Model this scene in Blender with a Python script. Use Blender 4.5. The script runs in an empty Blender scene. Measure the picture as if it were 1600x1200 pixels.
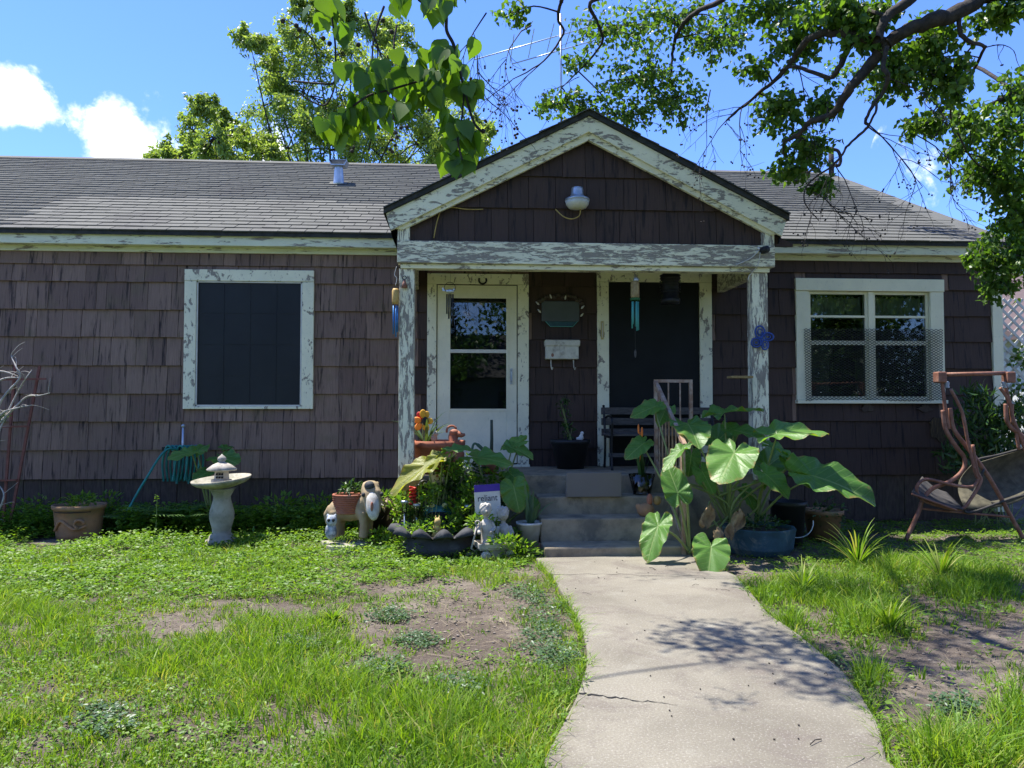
import bpy, bmesh, math, random
import numpy as np
from mathutils import Vector, Matrix, Quaternion, noise as mnoise
R = math.radians
rng = np.random.default_rng(7)
random.seed(7)
scene = bpy.context.scene
col = scene.collection

# ------------------------------------------------------------------ camera
F, CAMH, PITCH, YAW = 1186.0, 1.3, R(2.0), R(3.6)
cam_data = bpy.data.cameras.new('camera')
cam_data.sensor_width = 36; cam_data.lens = 36 * F / 1600; cam_data.clip_end = 2000
cam = bpy.data.objects.new('camera', cam_data); col.objects.link(cam)
cam.location = (0, 0, CAMH); cam.rotation_euler = (R(90) + PITCH, 0, -YAW)
scene.camera = cam

# ------------------------------------------------------------------ sky, sun, exposure
SUN_DIR = Vector((0.35, -0.222, -1.0)).normalized()        # the way the light travels
SUN_EL = math.asin(-SUN_DIR.z); SUN_AZ = math.atan2(-SUN_DIR.x, -SUN_DIR.y)
world = bpy.data.worlds.new('World'); scene.world = world; world.use_nodes = True
def ray_dir(x, y):
    fw = Vector((math.sin(YAW) * math.cos(PITCH), math.cos(YAW) * math.cos(PITCH), math.sin(PITCH)))
    rt = Vector((math.cos(YAW), -math.sin(YAW), 0)); up = rt.cross(fw)
    return fw + rt * ((x - 800) / F) + up * (-(y - 600) / F)
def at(x, y, Y):                                            # a photo pixel at the distance Y
    d = ray_dir(x, y); s = Y / d.y
    return Vector((d.x * s, Y, CAMH + d.z * s))
def gr(x, y, z=0.0):                                        # a photo pixel on level ground
    d = ray_dir(x, y); s = (z - CAMH) / d.z
    return Vector((d.x * s, d.y * s, z))
def build_world():
    nt = world.node_tree; nt.nodes.clear()
    N = nt.nodes.new; L = nt.links.new
    sky = N('ShaderNodeTexSky'); sky.sky_type = 'NISHITA'; sky.sun_disc = False
    sky.sun_elevation = SUN_EL; sky.sun_rotation = SUN_AZ; sky.altitude = 0
    sky.air_density = 1.0; sky.dust_density = 0.05; sky.ozone_density = 4.0
    tc = N('ShaderNodeTexCoord')
    # broken fair weather cumulus: banks of cloud all round, with noise for their edges
    banks = [(ray_dir(0, 130), .065, 1), (ray_dir(35, 165), .035, .8), (ray_dir(180, 175), .052, .95), (ray_dir(225, 222), .075, 1), (ray_dir(420, 225), .06, .65), (ray_dir(1450, 240), .06, .2),
             (Vector((-1, .2, .35)), .2, 1), (Vector((-.8, -.7, .4)), .25, 1), (Vector((.1, -1, .3)), .22, 1), (Vector((.9, -.5, .45)), .25, 1), (Vector((1, .35, .2)), .15, .7)]
    total = None
    for v, r, amp in banks:
        d = N('ShaderNodeVectorMath'); d.operation = 'DISTANCE'; d.inputs[1].default_value = v.normalized()
        L(tc.outputs['Generated'], d.inputs[0])
        m = N('ShaderNodeMapRange'); m.inputs['From Min'].default_value = 0; m.inputs['From Max'].default_value = r
        m.inputs['To Min'].default_value = amp; m.inputs['To Max'].default_value = 0
        L(d.outputs['Value'], m.inputs['Value'])
        if total is None: total = m.outputs[0]
        else:
            mx = N('ShaderNodeMath'); mx.operation = 'MAXIMUM'; L(total, mx.inputs[0]); L(m.outputs[0], mx.inputs[1]); total = mx.outputs[0]
    nz = N('ShaderNodeTexNoise'); nz.inputs['Scale'].default_value = 15; nz.inputs['Detail'].default_value = 10
    nz.inputs['Roughness'].default_value = .6; nz.inputs['Distortion'].default_value = .15
    L(tc.outputs['Generated'], nz.inputs['Vector'])
    a = N('ShaderNodeMath'); a.operation = 'MULTIPLY_ADD'; a.inputs[1].default_value = 3.2; a.inputs[2].default_value = -1.65
    L(nz.outputs['Fac'], a.inputs[0])
    b = N('ShaderNodeMath'); b.operation = 'ADD'; L(total, b.inputs[0]); L(a.outputs[0], b.inputs[1])
    g = N('ShaderNodeMath'); g.operation = 'GREATER_THAN'; g.inputs[1].default_value = 0.001; L(total, g.inputs[0])
    rp = N('ShaderNodeMapRange'); rp.interpolation_type = 'SMOOTHSTEP'
    rp.inputs['From Min'].default_value = .22; rp.inputs['From Max'].default_value = .8; L(b.outputs[0], rp.inputs['Value'])
    fac = N('ShaderNodeMath'); fac.operation = 'MULTIPLY'; L(rp.outputs[0], fac.inputs[0]); L(g.outputs[0], fac.inputs[1])
    nz2 = N('ShaderNodeTexNoise'); nz2.inputs['Scale'].default_value = 22; nz2.inputs['Detail'].default_value = 6; L(tc.outputs['Generated'], nz2.inputs['Vector'])
    cc = N('ShaderNodeMixRGB'); cc.inputs['Color1'].default_value = (3.9, 4.3, 5.2, 1); cc.inputs['Color2'].default_value = (6.6, 6.7, 6.9, 1)
    cr_ = N('ShaderNodeMapRange'); cr_.inputs['From Min'].default_value = .35; cr_.inputs['From Max'].default_value = .6; L(nz2.outputs['Fac'], cr_.inputs['Value']); L(cr_.outputs[0], cc.inputs['Fac'])
    mix = N('ShaderNodeMixRGB'); L(cc.outputs[0], mix.inputs['Color2'])
    tint = N('ShaderNodeMixRGB'); tint.blend_type = 'MULTIPLY'; tint.inputs['Fac'].default_value = 1
    tint.inputs['Color2'].default_value = (.48, .60, .95, 1)
    L(sky.outputs[0], tint.inputs['Color1']); L(tint.outputs[0], mix.inputs['Color1']); L(fac.outputs[0], mix.inputs['Fac'])
    bg = N('ShaderNodeBackground'); bg.inputs['Strength'].default_value = 0.138
    L(mix.outputs[0], bg.inputs['Color'])
    out = N('ShaderNodeOutputWorld'); L(bg.outputs[0], out.inputs['Surface'])
build_world()
sun_data = bpy.data.lights.new('sun', 'SUN'); sun_data.energy = 4.8; sun_data.angle = R(0.55); sun_data.color = (1, .955, .88)
sun = bpy.data.objects.new('sun', sun_data); col.objects.link(sun)
sun.rotation_euler = SUN_DIR.to_track_quat('-Z', 'Y').to_euler(); sun.location = (-4, 3, 12)
scene.view_settings.view_transform = 'Standard'; scene.view_settings.look = 'None'
scene.view_settings.gamma = 1; scene.view_settings.use_curve_mapping = False
scene.view_settings.exposure = 1.28
scene.render.engine = 'CYCLES'
scene.cycles.max_bounces = 7; scene.cycles.diffuse_bounces = 3; scene.cycles.glossy_bounces = 3
scene.cycles.transmission_bounces = 4; scene.cycles.transparent_max_bounces = 8
scene.cycles.use_denoising = True; scene.cycles.sample_clamp_indirect = 4

# ------------------------------------------------------------------ materials
class NT:
    def __init__(s, name):
        s.m = bpy.data.materials.new(name); s.m.use_nodes = True
        s.t = s.m.node_tree; s.t.nodes.clear()
        s.out = s.t.nodes.new('ShaderNodeOutputMaterial')
    def n(s, typ, props=None, **kw):
        nd = s.t.nodes.new(typ)
        for k, v in (props or {}).items(): setattr(nd, k, v)
        for k, v in kw.items():
            k = k.replace('_', ' ')
            if hasattr(v, 'is_output'): s.t.links.new(v, nd.inputs[k])
            else: nd.inputs[k].default_value = v
        return nd
    def link(s, a, b): s.t.links.new(a, b)
    def pos(s, scale=(1, 1, 1), obj=False):
        if obj: o = s.n('ShaderNodeTexCoord').outputs['Object']
        else: o = s.n('ShaderNodeNewGeometry').outputs['Position']
        return s.n('ShaderNodeMapping', Vector=o, Scale=scale).outputs[0]
    def noise(s, vec, scale, detail=4, rough=.55, dist=0):
        return s.n('ShaderNodeTexNoise', Vector=vec, Scale=scale, Detail=detail, Roughness=rough, Distortion=dist).outputs['Fac']
    def ramp(s, fac, lo, hi, a=0., b=1.):
        nd = s.n('ShaderNodeMapRange', {'interpolation_type': 'SMOOTHSTEP'}, Value=fac)
        for k, v in (('From Min', lo), ('From Max', hi), ('To Min', a), ('To Max', b)): nd.inputs[k].default_value = v
        return nd.outputs[0]
    def mix(s, fac, a, b, mode='MIX'):
        a = c4(a) if not hasattr(a, 'is_output') else a; b = c4(b) if not hasattr(b, 'is_output') else b
        return s.n('ShaderNodeMixRGB', {'blend_type': mode}, Fac=fac, Color1=a, Color2=b).outputs[0]
    def math(s, op, a, b=0.):
        nd = s.t.nodes.new('ShaderNodeMath'); nd.operation = op
        for i, v in enumerate((a, b)):
            if hasattr(v, 'is_output'): s.link(v, nd.inputs[i])
            else: nd.inputs[i].default_value = v
        return nd.outputs[0]
    def bump(s, h, strength=.3, dist=.01):
        return s.n('ShaderNodeBump', Height=h, Strength=strength, Distance=dist).outputs[0]
    def done(s, color, rough=.7, metal=0., normal=None, spec=.4, **kw):
        p = s.n('ShaderNodeBsdfPrincipled')
        for k, v in (('Base Color', color), ('Roughness', rough), ('Metallic', metal), ('Specular IOR Level', spec)):
            if hasattr(v, 'is_output'): s.link(v, p.inputs[k])
            else: p.inputs[k].default_value = c4(v) if k == 'Base Color' else v
        for k, v in kw.items(): p.inputs[k.replace('_', ' ')].default_value = v
        if normal is not None: s.link(normal, p.inputs['Normal'])
        s.link(p.outputs[0], s.out.inputs['Surface']); return s.m
def c4(c): return (c[0], c[1], c[2], 1)
def pm(name, c1, c2=None, scale=8, rough=.7, bump=.25, bscale=60, metal=0, spec=.35, dirt=None, dirt_amt=.5, stretch=(1, 1, 1), bdist=.004):
    """a surface whose colour wanders between c1 and c2, with optional dirt blotches and fine relief"""
    t = NT(name); v = t.pos(stretch)
    c2 = c2 or tuple(x * .75 for x in c1)
    c = t.mix(t.ramp(t.noise(v, scale, 6, .6), .3, .7), c1, c2)
    if dirt: c = t.mix(t.ramp(t.noise(v, scale * .45, 8, .7, .5), .5, .68, 0, dirt_amt), c, dirt)
    return t.done(c, rough, metal, t.bump(t.noise(v, bscale, 4, .6), bump, bdist) if bump else None, spec)
def peel(name, amount, stretch, paint=(.79, .755, .54), wood=(.27, .24, .19), scale=5.0, dirt=.25):
    """old pale paint flaking off grey boards"""
    t = NT(name); v = t.pos(stretch)
    n1 = t.math('ADD', t.math('MULTIPLY', t.noise(v, scale, 9, .66, .9), .68), t.math('MULTIPLY', t.noise(v, scale * 4.3, 6, .65, .5), .32))
    e = t.ramp(n1, amount - .012, amount + .012)            # 1 = paint stays
    grain = t.noise(t.pos(tuple(q * 3 for q in stretch)), scale * 2, 5, .6, .4)
    wc = t.mix(grain, tuple(q * .6 for q in wood), tuple(q * 1.35 for q in wood))
    big = t.noise(t.pos((1.2, 1.2, 1.2)), 3.0, 5, .6)
    pc = t.mix(t.ramp(big, .35, .75, 0, dirt), paint, (.36, .37, .29))
    pc = t.mix(t.ramp(t.noise(v, scale * 5, 3, .7), .62, .72, 0, .45), pc, (.30, .29, .25))
    h = t.math('ADD', e, t.math('MULTIPLY', grain, .35))
    return t.done(t.mix(e, wc, pc), .62, 0, t.bump(h, .7, .004), .3)
def leafmat(name, cols, trans=.45, tcol=None, rough=.42, spec=.35, vein=False):
    """leaf: colour from each leaf's own random number, light also passes through the blade"""
    t = NT(name)
    r = t.n('ShaderNodeAttribute', {'attribute_name': 'rnd'}).outputs['Fac']
    cr = t.t.nodes.new('ShaderNodeValToRGB'); t.link(r, cr.inputs[0])
    el = cr.color_ramp.elements
    while len(el) < len(cols): el.new(.5)
    for i, c in enumerate(cols): el[i].position = i / max(1, len(cols) - 1); el[i].color = c4(c)
    c = cr.outputs[0]
    if vein:
        c = t.mix(t.ramp(t.noise(t.pos((1, 1, 1), True), 9, 4, .6), .35, .7, 0, .35), c, tuple(x * .6 for x in cols[0]))
    p = t.n('ShaderNodeBsdfPrincipled'); t.link(c, p.inputs['Base Color'])
    p.inputs['Roughness'].default_value = rough; p.inputs['Specular IOR Level'].default_value = spec
    tl = t.n('ShaderNodeBsdfTranslucent')
    tc = t.mix(1, c, tcol or (1.7, 1.75, .55), 'MULTIPLY'); t.link(tc, tl.inputs['Color'])
    mx = t.n('ShaderNodeMixShader'); mx.inputs[0].default_value = trans
    t.link(p.outputs[0], mx.inputs[1]); t.link(tl.outputs[0], mx.inputs[2]); t.link(mx.outputs[0], t.out.inputs['Surface'])
    return t.m
def glassmat(name, tint=(.75, .8, .78)):
    t = NT(name)
    tr = t.n('ShaderNodeBsdfTransparent'); tr.inputs['Color'].default_value = c4(tint)
    gl = t.n('ShaderNodeBsdfGlossy'); gl.inputs['Roughness'].default_value = .015
    fr = t.n('ShaderNodeFresnel'); fr.inputs['IOR'].default_value = 1.55
    f = t.math('ADD', fr.outputs[0], .03)
    mx = t.n('ShaderNodeMixShader'); t.link(f, mx.inputs[0]); t.link(tr.outputs[0], mx.inputs[1]); t.link(gl.outputs[0], mx.inputs[2])
    t.link(mx.outputs[0], t.out.inputs['Surface']); return t.m
def wall_shingle_mat(name, a, b, dark, streak, moss=None):
    t = NT(name); rnd = t.n('ShaderNodeObjectInfo').outputs['Random']
    p = t.n('ShaderNodeNewGeometry').outputs['Position']
    off = t.n('ShaderNodeCombineXYZ', X=t.math('MULTIPLY', rnd, 37.), Y=0., Z=t.math('MULTIPLY', rnd, 91.)).outputs[0]
    v = t.n('ShaderNodeVectorMath', {'operation': 'ADD'}); t.link(p, v.inputs[0]); t.link(off, v.inputs[1]); v = v.outputs[0]
    def mp(sc): return t.n('ShaderNodeMapping', Vector=v, Scale=sc).outputs[0]
    c = t.mix(rnd, a, b)
    c = t.mix(t.ramp(t.noise(t.pos((1, 1, 1)), 1.6, 4, .6), .35, .7, 0, .5), c, tuple(x * .72 for x in a))
    c = t.mix(t.ramp(t.noise(mp((26, 1, 2.2)), 1.0, 6, .65, .3), .52, .68, 0, streak), c, dark)
    if moss: c = t.mix(t.ramp(t.noise(mp((2, 1, 2)), 2.0, 4, .6), .5, .75, 0, .4), c, moss)
    g = t.noise(mp((230, 1, 5)), 1.0, 4, .6)
    c = t.mix(t.ramp(g, .3, .7, 0, .35), c, dark)
    return t.done(c, .68, 0, t.bump(g, .45, .004), .3)
M = {}
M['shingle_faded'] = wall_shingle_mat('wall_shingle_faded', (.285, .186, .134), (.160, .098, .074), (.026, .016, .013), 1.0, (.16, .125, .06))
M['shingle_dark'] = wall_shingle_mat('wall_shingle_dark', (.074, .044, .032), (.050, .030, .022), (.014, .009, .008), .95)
M['peel_beam'] = peel('peeling_paint_beam', .50, (1.0, 5, 6), scale=4.2)
M['peel_post'] = peel('peeling_paint_post', .492, (7, 7, 1.3), scale=3.0)
M['peel_rake'] = peel('peeling_paint_rake', .456, (1.6, 5, 5), scale=3.0)
M['peel_frame'] = peel('peeling_paint_frame', .437, (4, 4, 2.4), scale=2.2)
M['paint_fascia'] = peel('pale_fascia_paint', .44, (1.0, 4, 7), scale=2.4, paint=(.70, .71, .50))
M['paint_frame'] = peel('pale_frame_paint', .30, (5, 5, 2), scale=2.6, paint=(.79, .76, .545), dirt=.2)
M['paint_door'] = peel('storm_door_paint', .27, (5, 5, 1.6), scale=2.4, paint=(.78, .74, .55), dirt=.25)
M['dark_edge'] = pm('dark_roof_edge', (.020, .022, .020), (.045, .045, .04), 14, .85)
M['skirt'] = pm('rotten_skirting', (.085, .062, .048), (.045, .033, .026), 9, .9, stretch=(6, 1, 1), dirt=(.09, .085, .045))
M['black_void'] = pm('dark_interior', (.012, .012, .013), None, 3, .9, 0)
M['ceiling'] = pm('porch_ceiling_paint', (.34, .35, .30), (.22, .22, .19), 5, .8)
M['screen'] = pm('window_screen_mesh', (.015, .018, .019), (.010, .012, .013), 2, .5, .5, 400, spec=.3)
M['screen_black'] = pm('black_screen_door', (.009, .011, .011), (.006, .007, .007), 3, .6, .4, 400, spec=.2)
M['glass'] = glassmat('window_glass')
M['concrete'] = pm('step_concrete', (.335, .275, .18), (.21, .173, .115), 7, .85, .5, 90, dirt=(.09, .085, .07), dirt_amt=.7)
M['terracotta'] = pm('terracotta', (.36, .125, .065), (.26, .085, .045), 12, .8, .3, 80, dirt=(.30, .21, .15), dirt_amt=.55)
M['terracotta_old'] = pm('weathered_terracotta', (.34, .19, .095), (.23, .13, .065), 9, .85, .4, 70, dirt=(.17, .15, .08), dirt_amt=.8)
M['stone'] = pm('garden_stone', (.38, .355, .29), (.24, .225, .17), 10, .9, .6, 90, dirt=(.11, .12, .065), dirt_amt=.85)
M['cherub'] = pm('cast_stone_white', (.50, .46, .39), (.34, .31, .26), 14, .9, .5, 120, dirt=(.13, .12, .09), dirt_amt=.75)
M['rust'] = pm('rusty_pink_metal', (.27, .125, .082), (.165, .072, .046), 14, .65, .4, 120, metal=.15, dirt=(.38, .23, .165), dirt_amt=.5)
M['rail'] = pm('rusty_rail_paint', (.40, .30, .22), (.26, .15, .09), 16, .7, .4, 120, metal=.15, dirt=(.52, .46, .38), dirt_amt=.6)
M['black_plastic'] = pm('black_plastic', (.012, .012, .013), (.02, .02, .02), 8, .5, .15)
M['black_metal'] = pm('black_metal', (.016, .017, .018), (.03, .03, .03), 20, .45, .2, metal=.5)
M['galv'] = pm('galvanised_steel', (.50, .54, .58), (.36, .40, .44), 9, .42, .15, metal=.75)
M['white_plastic'] = pm('white_plastic', (.62, .61, .56), (.48, .46, .40), 9, .5, .1, dirt=(.25, .2, .14), dirt_amt=.5)
M['mail'] = pm('mailbox_enamel', (.62, .60, .50), (.48, .46, .38), 12, .5, .2, dirt=(.16, .13, .1), dirt_amt=.7)
M['wood_grey'] = pm('grey_wood', (.10, .09, .078), (.05, .045, .04), 6, .85, .4, 60, stretch=(2, 8, 8))
M['wood_tan'] = pm('tan_wood', (.33, .23, .09), (.24, .16, .06), 6, .8, .4, 60, stretch=(6, 6, 1))
M['bark'] = pm('tallow_bark', (.05, .04, .034), (.02, .017, .015), 20, .9, .9, 40, bdist=.01)
M['bark_pale'] = pm('pale_dead_twig', (.40, .38, .34), (.26, .24, .21), 20, .85, .4)
M['trellis'] = pm('red_brown_trellis', (.19, .070, .055), (.13, .048, .036), 12, .75, .3)
M['hose'] = pm('green_hose', (.02, .22, .18), (.015, .15, .125), 10, .4, .05)
M['blue'] = pm('blue_paint', (.02, .05, .22), (.03, .08, .30), 20, .45, .1)
M['blue_concrete'] = pm('worn_blue_concrete', (.035, .085, .115), (.022, .05, .065), 7, .85, .5, 60, dirt=(.25, .25, .2), dirt_amt=.7)
M['rubber'] = pm('tyre_rubber', (.045, .047, .05), (.028, .029, .031), 10, .75, .4, 90, dirt=(.13, .13, .12), dirt_amt=.55)
M['yellow'] = pm('yellow_paint', (.72, .42, .04), (.6, .3, .02), 12, .5, .1)
M['orange'] = pm('orange_paint', (.75, .17, .03), (.8, .27, .03), 12, .5, .1)
M['red'] = pm('red_paint', (.55, .03, .03), (.42, .02, .02), 12, .5, .1)
M['white'] = pm('white_paint', (.64, .62, .56), (.52, .5, .45), 9, .5, .1)
M['teal'] = pm('teal_paint', (.08, .36, .31), (.06, .27, .24), 12, .45, .1)
M['soil'] = pm('pot_soil', (.05, .036, .026), (.03, .022, .017), 30, .95, .8, 70)
M['frog'] = pm('frog_glaze', (.018, .10, .125), (.03, .14, .13), 9, .25, .1, spec=.6)
M['dead_leaf'] = pm('dead_leaf', (.33, .235, .12), (.2, .13, .07), 20, .8, .3)
M['slate'] = pm('grey_plaque', (.085, .095, .095), (.07, .08, .08), 5, .7, .1)
M['wire_yellow'] = pm('yellow_cable', (.42, .30, .08), (.3, .21, .06), 12, .6, .1)
M['vinyl'] = pm('white_vinyl', (.66, .66, .60), (.5, .5, .45), 6, .55, .1)
M['crystal'] = glassmat('clear_plastic', (.9, .92, .9))

# ------------------------------------------------------------------ mesh helpers
class MB:
    """collects shapes, then build() links them as one mesh object"""
    def __init__(s, T=None): s.v = []; s.f = []; s.T = T or Matrix.Identity(4)
    def add(s, vs, fs):
        o = len(s.v); s.v += [tuple(s.T @ Vector(v)) for v in vs]; s.f += [tuple(i + o for i in f) for f in fs]; return s
    def box(s, p0, p1):
        x0, y0, z0 = p0; x1, y1, z1 = p1
        return s.add([(x0, y0, z0), (x1, y0, z0), (x1, y1, z0), (x0, y1, z0), (x0, y0, z1), (x1, y0, z1), (x1, y1, z1), (x0, y1, z1)],
                     [(0, 3, 2, 1), (4, 5, 6, 7), (0, 1, 5, 4), (1, 2, 6, 5), (2, 3, 7, 6), (3, 0, 4, 7)])
    def bar(s, a, b, w, d, up=(0, 0, 1)):
        """a square bar from a to b, w wide, d deep"""
        a = Vector(a); b = Vector(b); t = (b - a).normalized(); u = Vector(up)
        if abs(t.dot(u)) > .95: u = Vector((0, 1, 0))
        x = t.cross(u).normalized() * w / 2; y = x.cross(t).normalized() * d / 2
        vs = [a - x - y, a + x - y, a + x + y, a - x + y, b - x - y, b + x - y, b + x + y, b - x + y]
        return s.add(vs, [(0, 3, 2, 1), (4, 5, 6, 7), (0, 1, 5, 4), (1, 2, 6, 5), (2, 3, 7, 6), (3, 0, 4, 7)])
    def prism(s, poly, y0, y1):
        """polygon in x,z (counter clockwise seen from -y) pulled from y0 to y1"""
        n = len(poly)
        vs = [(p[0], y0, p[1]) for p in poly] + [(p[0], y1, p[1]) for p in poly]
        return s.add(vs, [tuple(range(n)), tuple(range(2 * n - 1, n - 1, -1))] + [((i + 1) % n, i, i + n, (i + 1) % n + n) for i in range(n)])
    def tube(s, pts, r, n=8, cap=True, closed=False):
        pts = [Vector(p) for p in pts]; m = len(pts)
        rs = [r] * m if not hasattr(r, '__len__') else list(r)
        up = Vector((0, 0, 1)); vs = []; last = None
        for i, p in enumerate(pts):
            if closed: t = pts[(i + 1) % m] - pts[i - 1]
            else: t = pts[min(i + 1, m - 1)] - pts[max(i - 1, 0)]
            t = t.normalized() if t.length > 1e-9 else Vector((0, 0, 1))
            if last is None: x = t.orthogonal().normalized()
            else: x = (last - t * last.dot(t)); x = x.normalized() if x.length > 1e-6 else t.orthogonal().normalized()
            last = x; y = t.cross(x)
            vs += [p + (x * math.cos(2 * math.pi * k / n) + y * math.sin(2 * math.pi * k / n)) * rs[i] for k in range(n)]
        fs = []
        for i in range(m if closed else m - 1):
            j = (i + 1) % m
            fs += [(i * n + k, i * n + (k + 1) % n, j * n + (k + 1) % n, j * n + k) for k in range(n)]
        if cap and not closed: fs += [tuple(range(n - 1, -1, -1)), tuple(range((m - 1) * n, m * n))]
        return s.add(vs, fs)
    def lathe(s, prof, c=(0, 0, 0), n=28, wob=None, tilt=None, squash=1.0):
        vs = []; m = len(prof); T = tilt or Matrix.Identity(4)
        for i, (r, z) in enumerate(prof):
            for k in range(n):
                a = 2 * math.pi * k / n; q = r * (1 + (wob(a, i) if wob else 0))
                vs.append(Vector(c) + T @ Vector((q * math.cos(a), q * math.sin(a) * squash, z)))
        fs = [(i * n + k, i * n + (k + 1) % n, (i + 1) * n + (k + 1) % n, (i + 1) * n + k) for i in range(m - 1) for k in range(n)]
        fs += [tuple(range(n - 1, -1, -1)), tuple(range((m - 1) * n, m * n))]
        return s.add(vs, fs)
    def ball(s, c, r, n=12, m=8, Rm=None):
        r = (r, r, r) if not hasattr(r, '__len__') else r; c = Vector(c); Rm = Rm or Matrix.Identity(3)
        vs = [c + Rm @ Vector((0, 0, -r[2]))]
        for i in range(1, m):
            p = math.pi * i / m - math.pi / 2
            vs += [c + Rm @ Vector((r[0] * math.cos(p) * math.cos(2 * math.pi * k / n), r[1] * math.cos(p) * math.sin(2 * math.pi * k / n), r[2] * math.sin(p))) for k in range(n)]
        vs.append(c + Rm @ Vector((0, 0, r[2]))); e = len(vs) - 1
        fs = [(0, 1 + (k + 1) % n, 1 + k) for k in range(n)]
        for i in range(m - 2): fs += [(1 + i * n + k, 1 + i * n + (k + 1) % n, 1 + (i + 1) * n + (k + 1) % n, 1 + (i + 1) * n + k) for k in range(n)]
        b = 1 + (m - 2) * n
        fs += [(b + k, b + (k + 1) % n, e) for k in range(n)]
        return s.add(vs, fs)
    def build(s, name, mat, parent=None, smooth=False, bevel=0, remesh=0, sub=0, kind=None):
        me = bpy.data.meshes.new(name)
        off = world_loc(parent) if parent else Vector((0, 0, 0))
        me.from_pydata([(v[0] - off.x, v[1] - off.y, v[2] - off.z) for v in s.v], [], s.f); me.update()
        me.materials.append(M[mat] if isinstance(mat, str) else mat)
        if smooth: me.polygons.foreach_set('use_smooth', [True] * len(me.polygons))
        o = bpy.data.objects.new(name, me); col.objects.link(o)
        if parent: o.parent = parent
        if bevel:
            b = o.modifiers.new('bevel', 'BEVEL'); b.width = bevel; b.segments = 2; b.limit_method = 'ANGLE'
        if remesh:
            q = o.modifiers.new('remesh', 'REMESH'); q.mode = 'VOXEL'; q.voxel_size = remesh; q.use_smooth_shade = True
            sm = o.modifiers.new('smooth', 'SMOOTH'); sm.factor = .5; sm.iterations = 3
        if kind: o['kind'] = kind
        return o
def world_loc(o):
    p = Vector(o.location); q = o.parent
    while q: p += Vector(q.location); q = q.parent
    return p
def thing(name, label, cat, loc=(0, 0, 0), group=None):
    o = bpy.data.objects.new(name, None); col.objects.link(o); o.location = loc; o.empty_display_size = .1
    o['label'] = label; o['category'] = cat
    if group: o['group'] = group
    return o
def tag(o, label, cat, group=None):
    o['label'] = label; o['category'] = cat
    if group: o['group'] = group
    return o
def struct(o): o['kind'] = 'structure'; return o
def arc(c, r, a0, a1, n, u=(1, 0, 0), v=(0, 0, 1)):
    c = Vector(c); u = Vector(u); v = Vector(v)
    return [c + u * (r * math.cos(R(a0 + (a1 - a0) * i / n))) + v * (r * math.sin(R(a0 + (a1 - a0) * i / n))) for i in range(n + 1)]
def curve(pts, n=6):
    """smooth line through points"""
    pts = [Vector(p) for p in pts]; out = []
    for i in range(len(pts) - 1):
        p0 = pts[max(i - 1, 0)]; p1 = pts[i]; p2 = pts[i + 1]; p3 = pts[min(i + 2, len(pts) - 1)]
        for k in range(n):
            t = k / n
            out.append(.5 * ((2 * p1) + (p2 - p0) * t + (2 * p0 - 5 * p1 + 4 * p2 - p3) * t * t + (3 * p1 - p0 - 3 * p2 + p3) * t ** 3))
    out.append(pts[-1]); return out
def fast_mesh(name, verts, faces, mat, parent=None, rnd=None, smooth=False, kind=None):
    """big meshes from arrays: verts (n,3), faces (m,k)"""
    me = bpy.data.meshes.new(name); verts = np.asarray(verts, np.float32)
    if parent is not None: verts = verts - np.array(world_loc(parent), np.float32)
    k = faces.shape[1]; m = len(faces)
    me.vertices.add(len(verts)); me.vertices.foreach_set('co', verts.ravel())
    me.loops.add(m * k); me.loops.foreach_set('vertex_index', faces.astype(np.int32).ravel())
    me.polygons.add(m); me.polygons.foreach_set('loop_start', np.arange(0, m * k, k, dtype=np.int32))
    try: me.polygons.foreach_set('loop_total', np.full(m, k, np.int32))
    except Exception: pass
    if smooth: me.polygons.foreach_set('use_smooth', np.ones(m, bool))
    if rnd is not None:
        a = me.attributes.new('rnd', 'FLOAT', 'POINT'); a.data.foreach_set('value', np.asarray(rnd, np.float32))
    me.materials.append(M[mat] if isinstance(mat, str) else mat)
    me.update(calc_edges=True); me.validate()
    o = bpy.data.objects.new(name, me); col.objects.link(o)
    if parent is not None: o.parent = parent
    if kind: o['kind'] = kind
    return o
def nrm(a): return a / np.maximum(np.linalg.norm(a, axis=-1, keepdims=True), 1e-9)
LEAF = {  # u along, v across, w up; triangles
    'oval': (np.array([(0, 0, 0), (.35, .5, .08), (.35, -.5, .08), (.5, 0, -.03), (1, 0, -.05)]), np.array([(0, 3, 1), (0, 2, 3), (1, 3, 4), (3, 2, 4)])),
    'heart': (np.array([(0, 0, 0), (.08, .36, .06), (.08, -.36, .06), (.36, .5, .07), (.36, -.5, .07), (.5, 0, -.05), (.7, .24, .0), (.7, -.24, .0), (1.05, 0, -.12)]),
              np.array([(0, 5, 1), (1, 5, 3), (3, 5, 6), (6, 5, 8), (0, 2, 5), (2, 4, 5), (4, 7, 5), (7, 8, 5)])),
    'lance': (np.array([(0, 0, 0), (.3, .5, .05), (.3, -.5, .05), (.65, .38, -.02), (.65, -.38, -.02), (1, 0, -.18)]), np.array([(0, 2, 1), (1, 2, 3), (2, 4, 3), (3, 4, 5)])),
}
def leaf_arrays(pos, d, n, length, width, shape='oval'):
    tv, tf = LEAF[shape]; d = nrm(d); s = nrm(np.cross(n, d)); n2 = np.cross(d, s)
    V = (pos[:, None, :] + d[:, None, :] * (tv[None, :, 0:1] * length[:, None, None]) + s[:, None, :] * (tv[None, :, 1:2] * width[:, None, None])
         + n2[:, None, :] * (tv[None, :, 2:3] * length[:, None, None]))
    k = len(tv); Fc = tf[None] + (np.arange(len(pos)) * k)[:, None, None]
    return V.reshape(-1, 3), Fc.reshape(-1, 3), k
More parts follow.
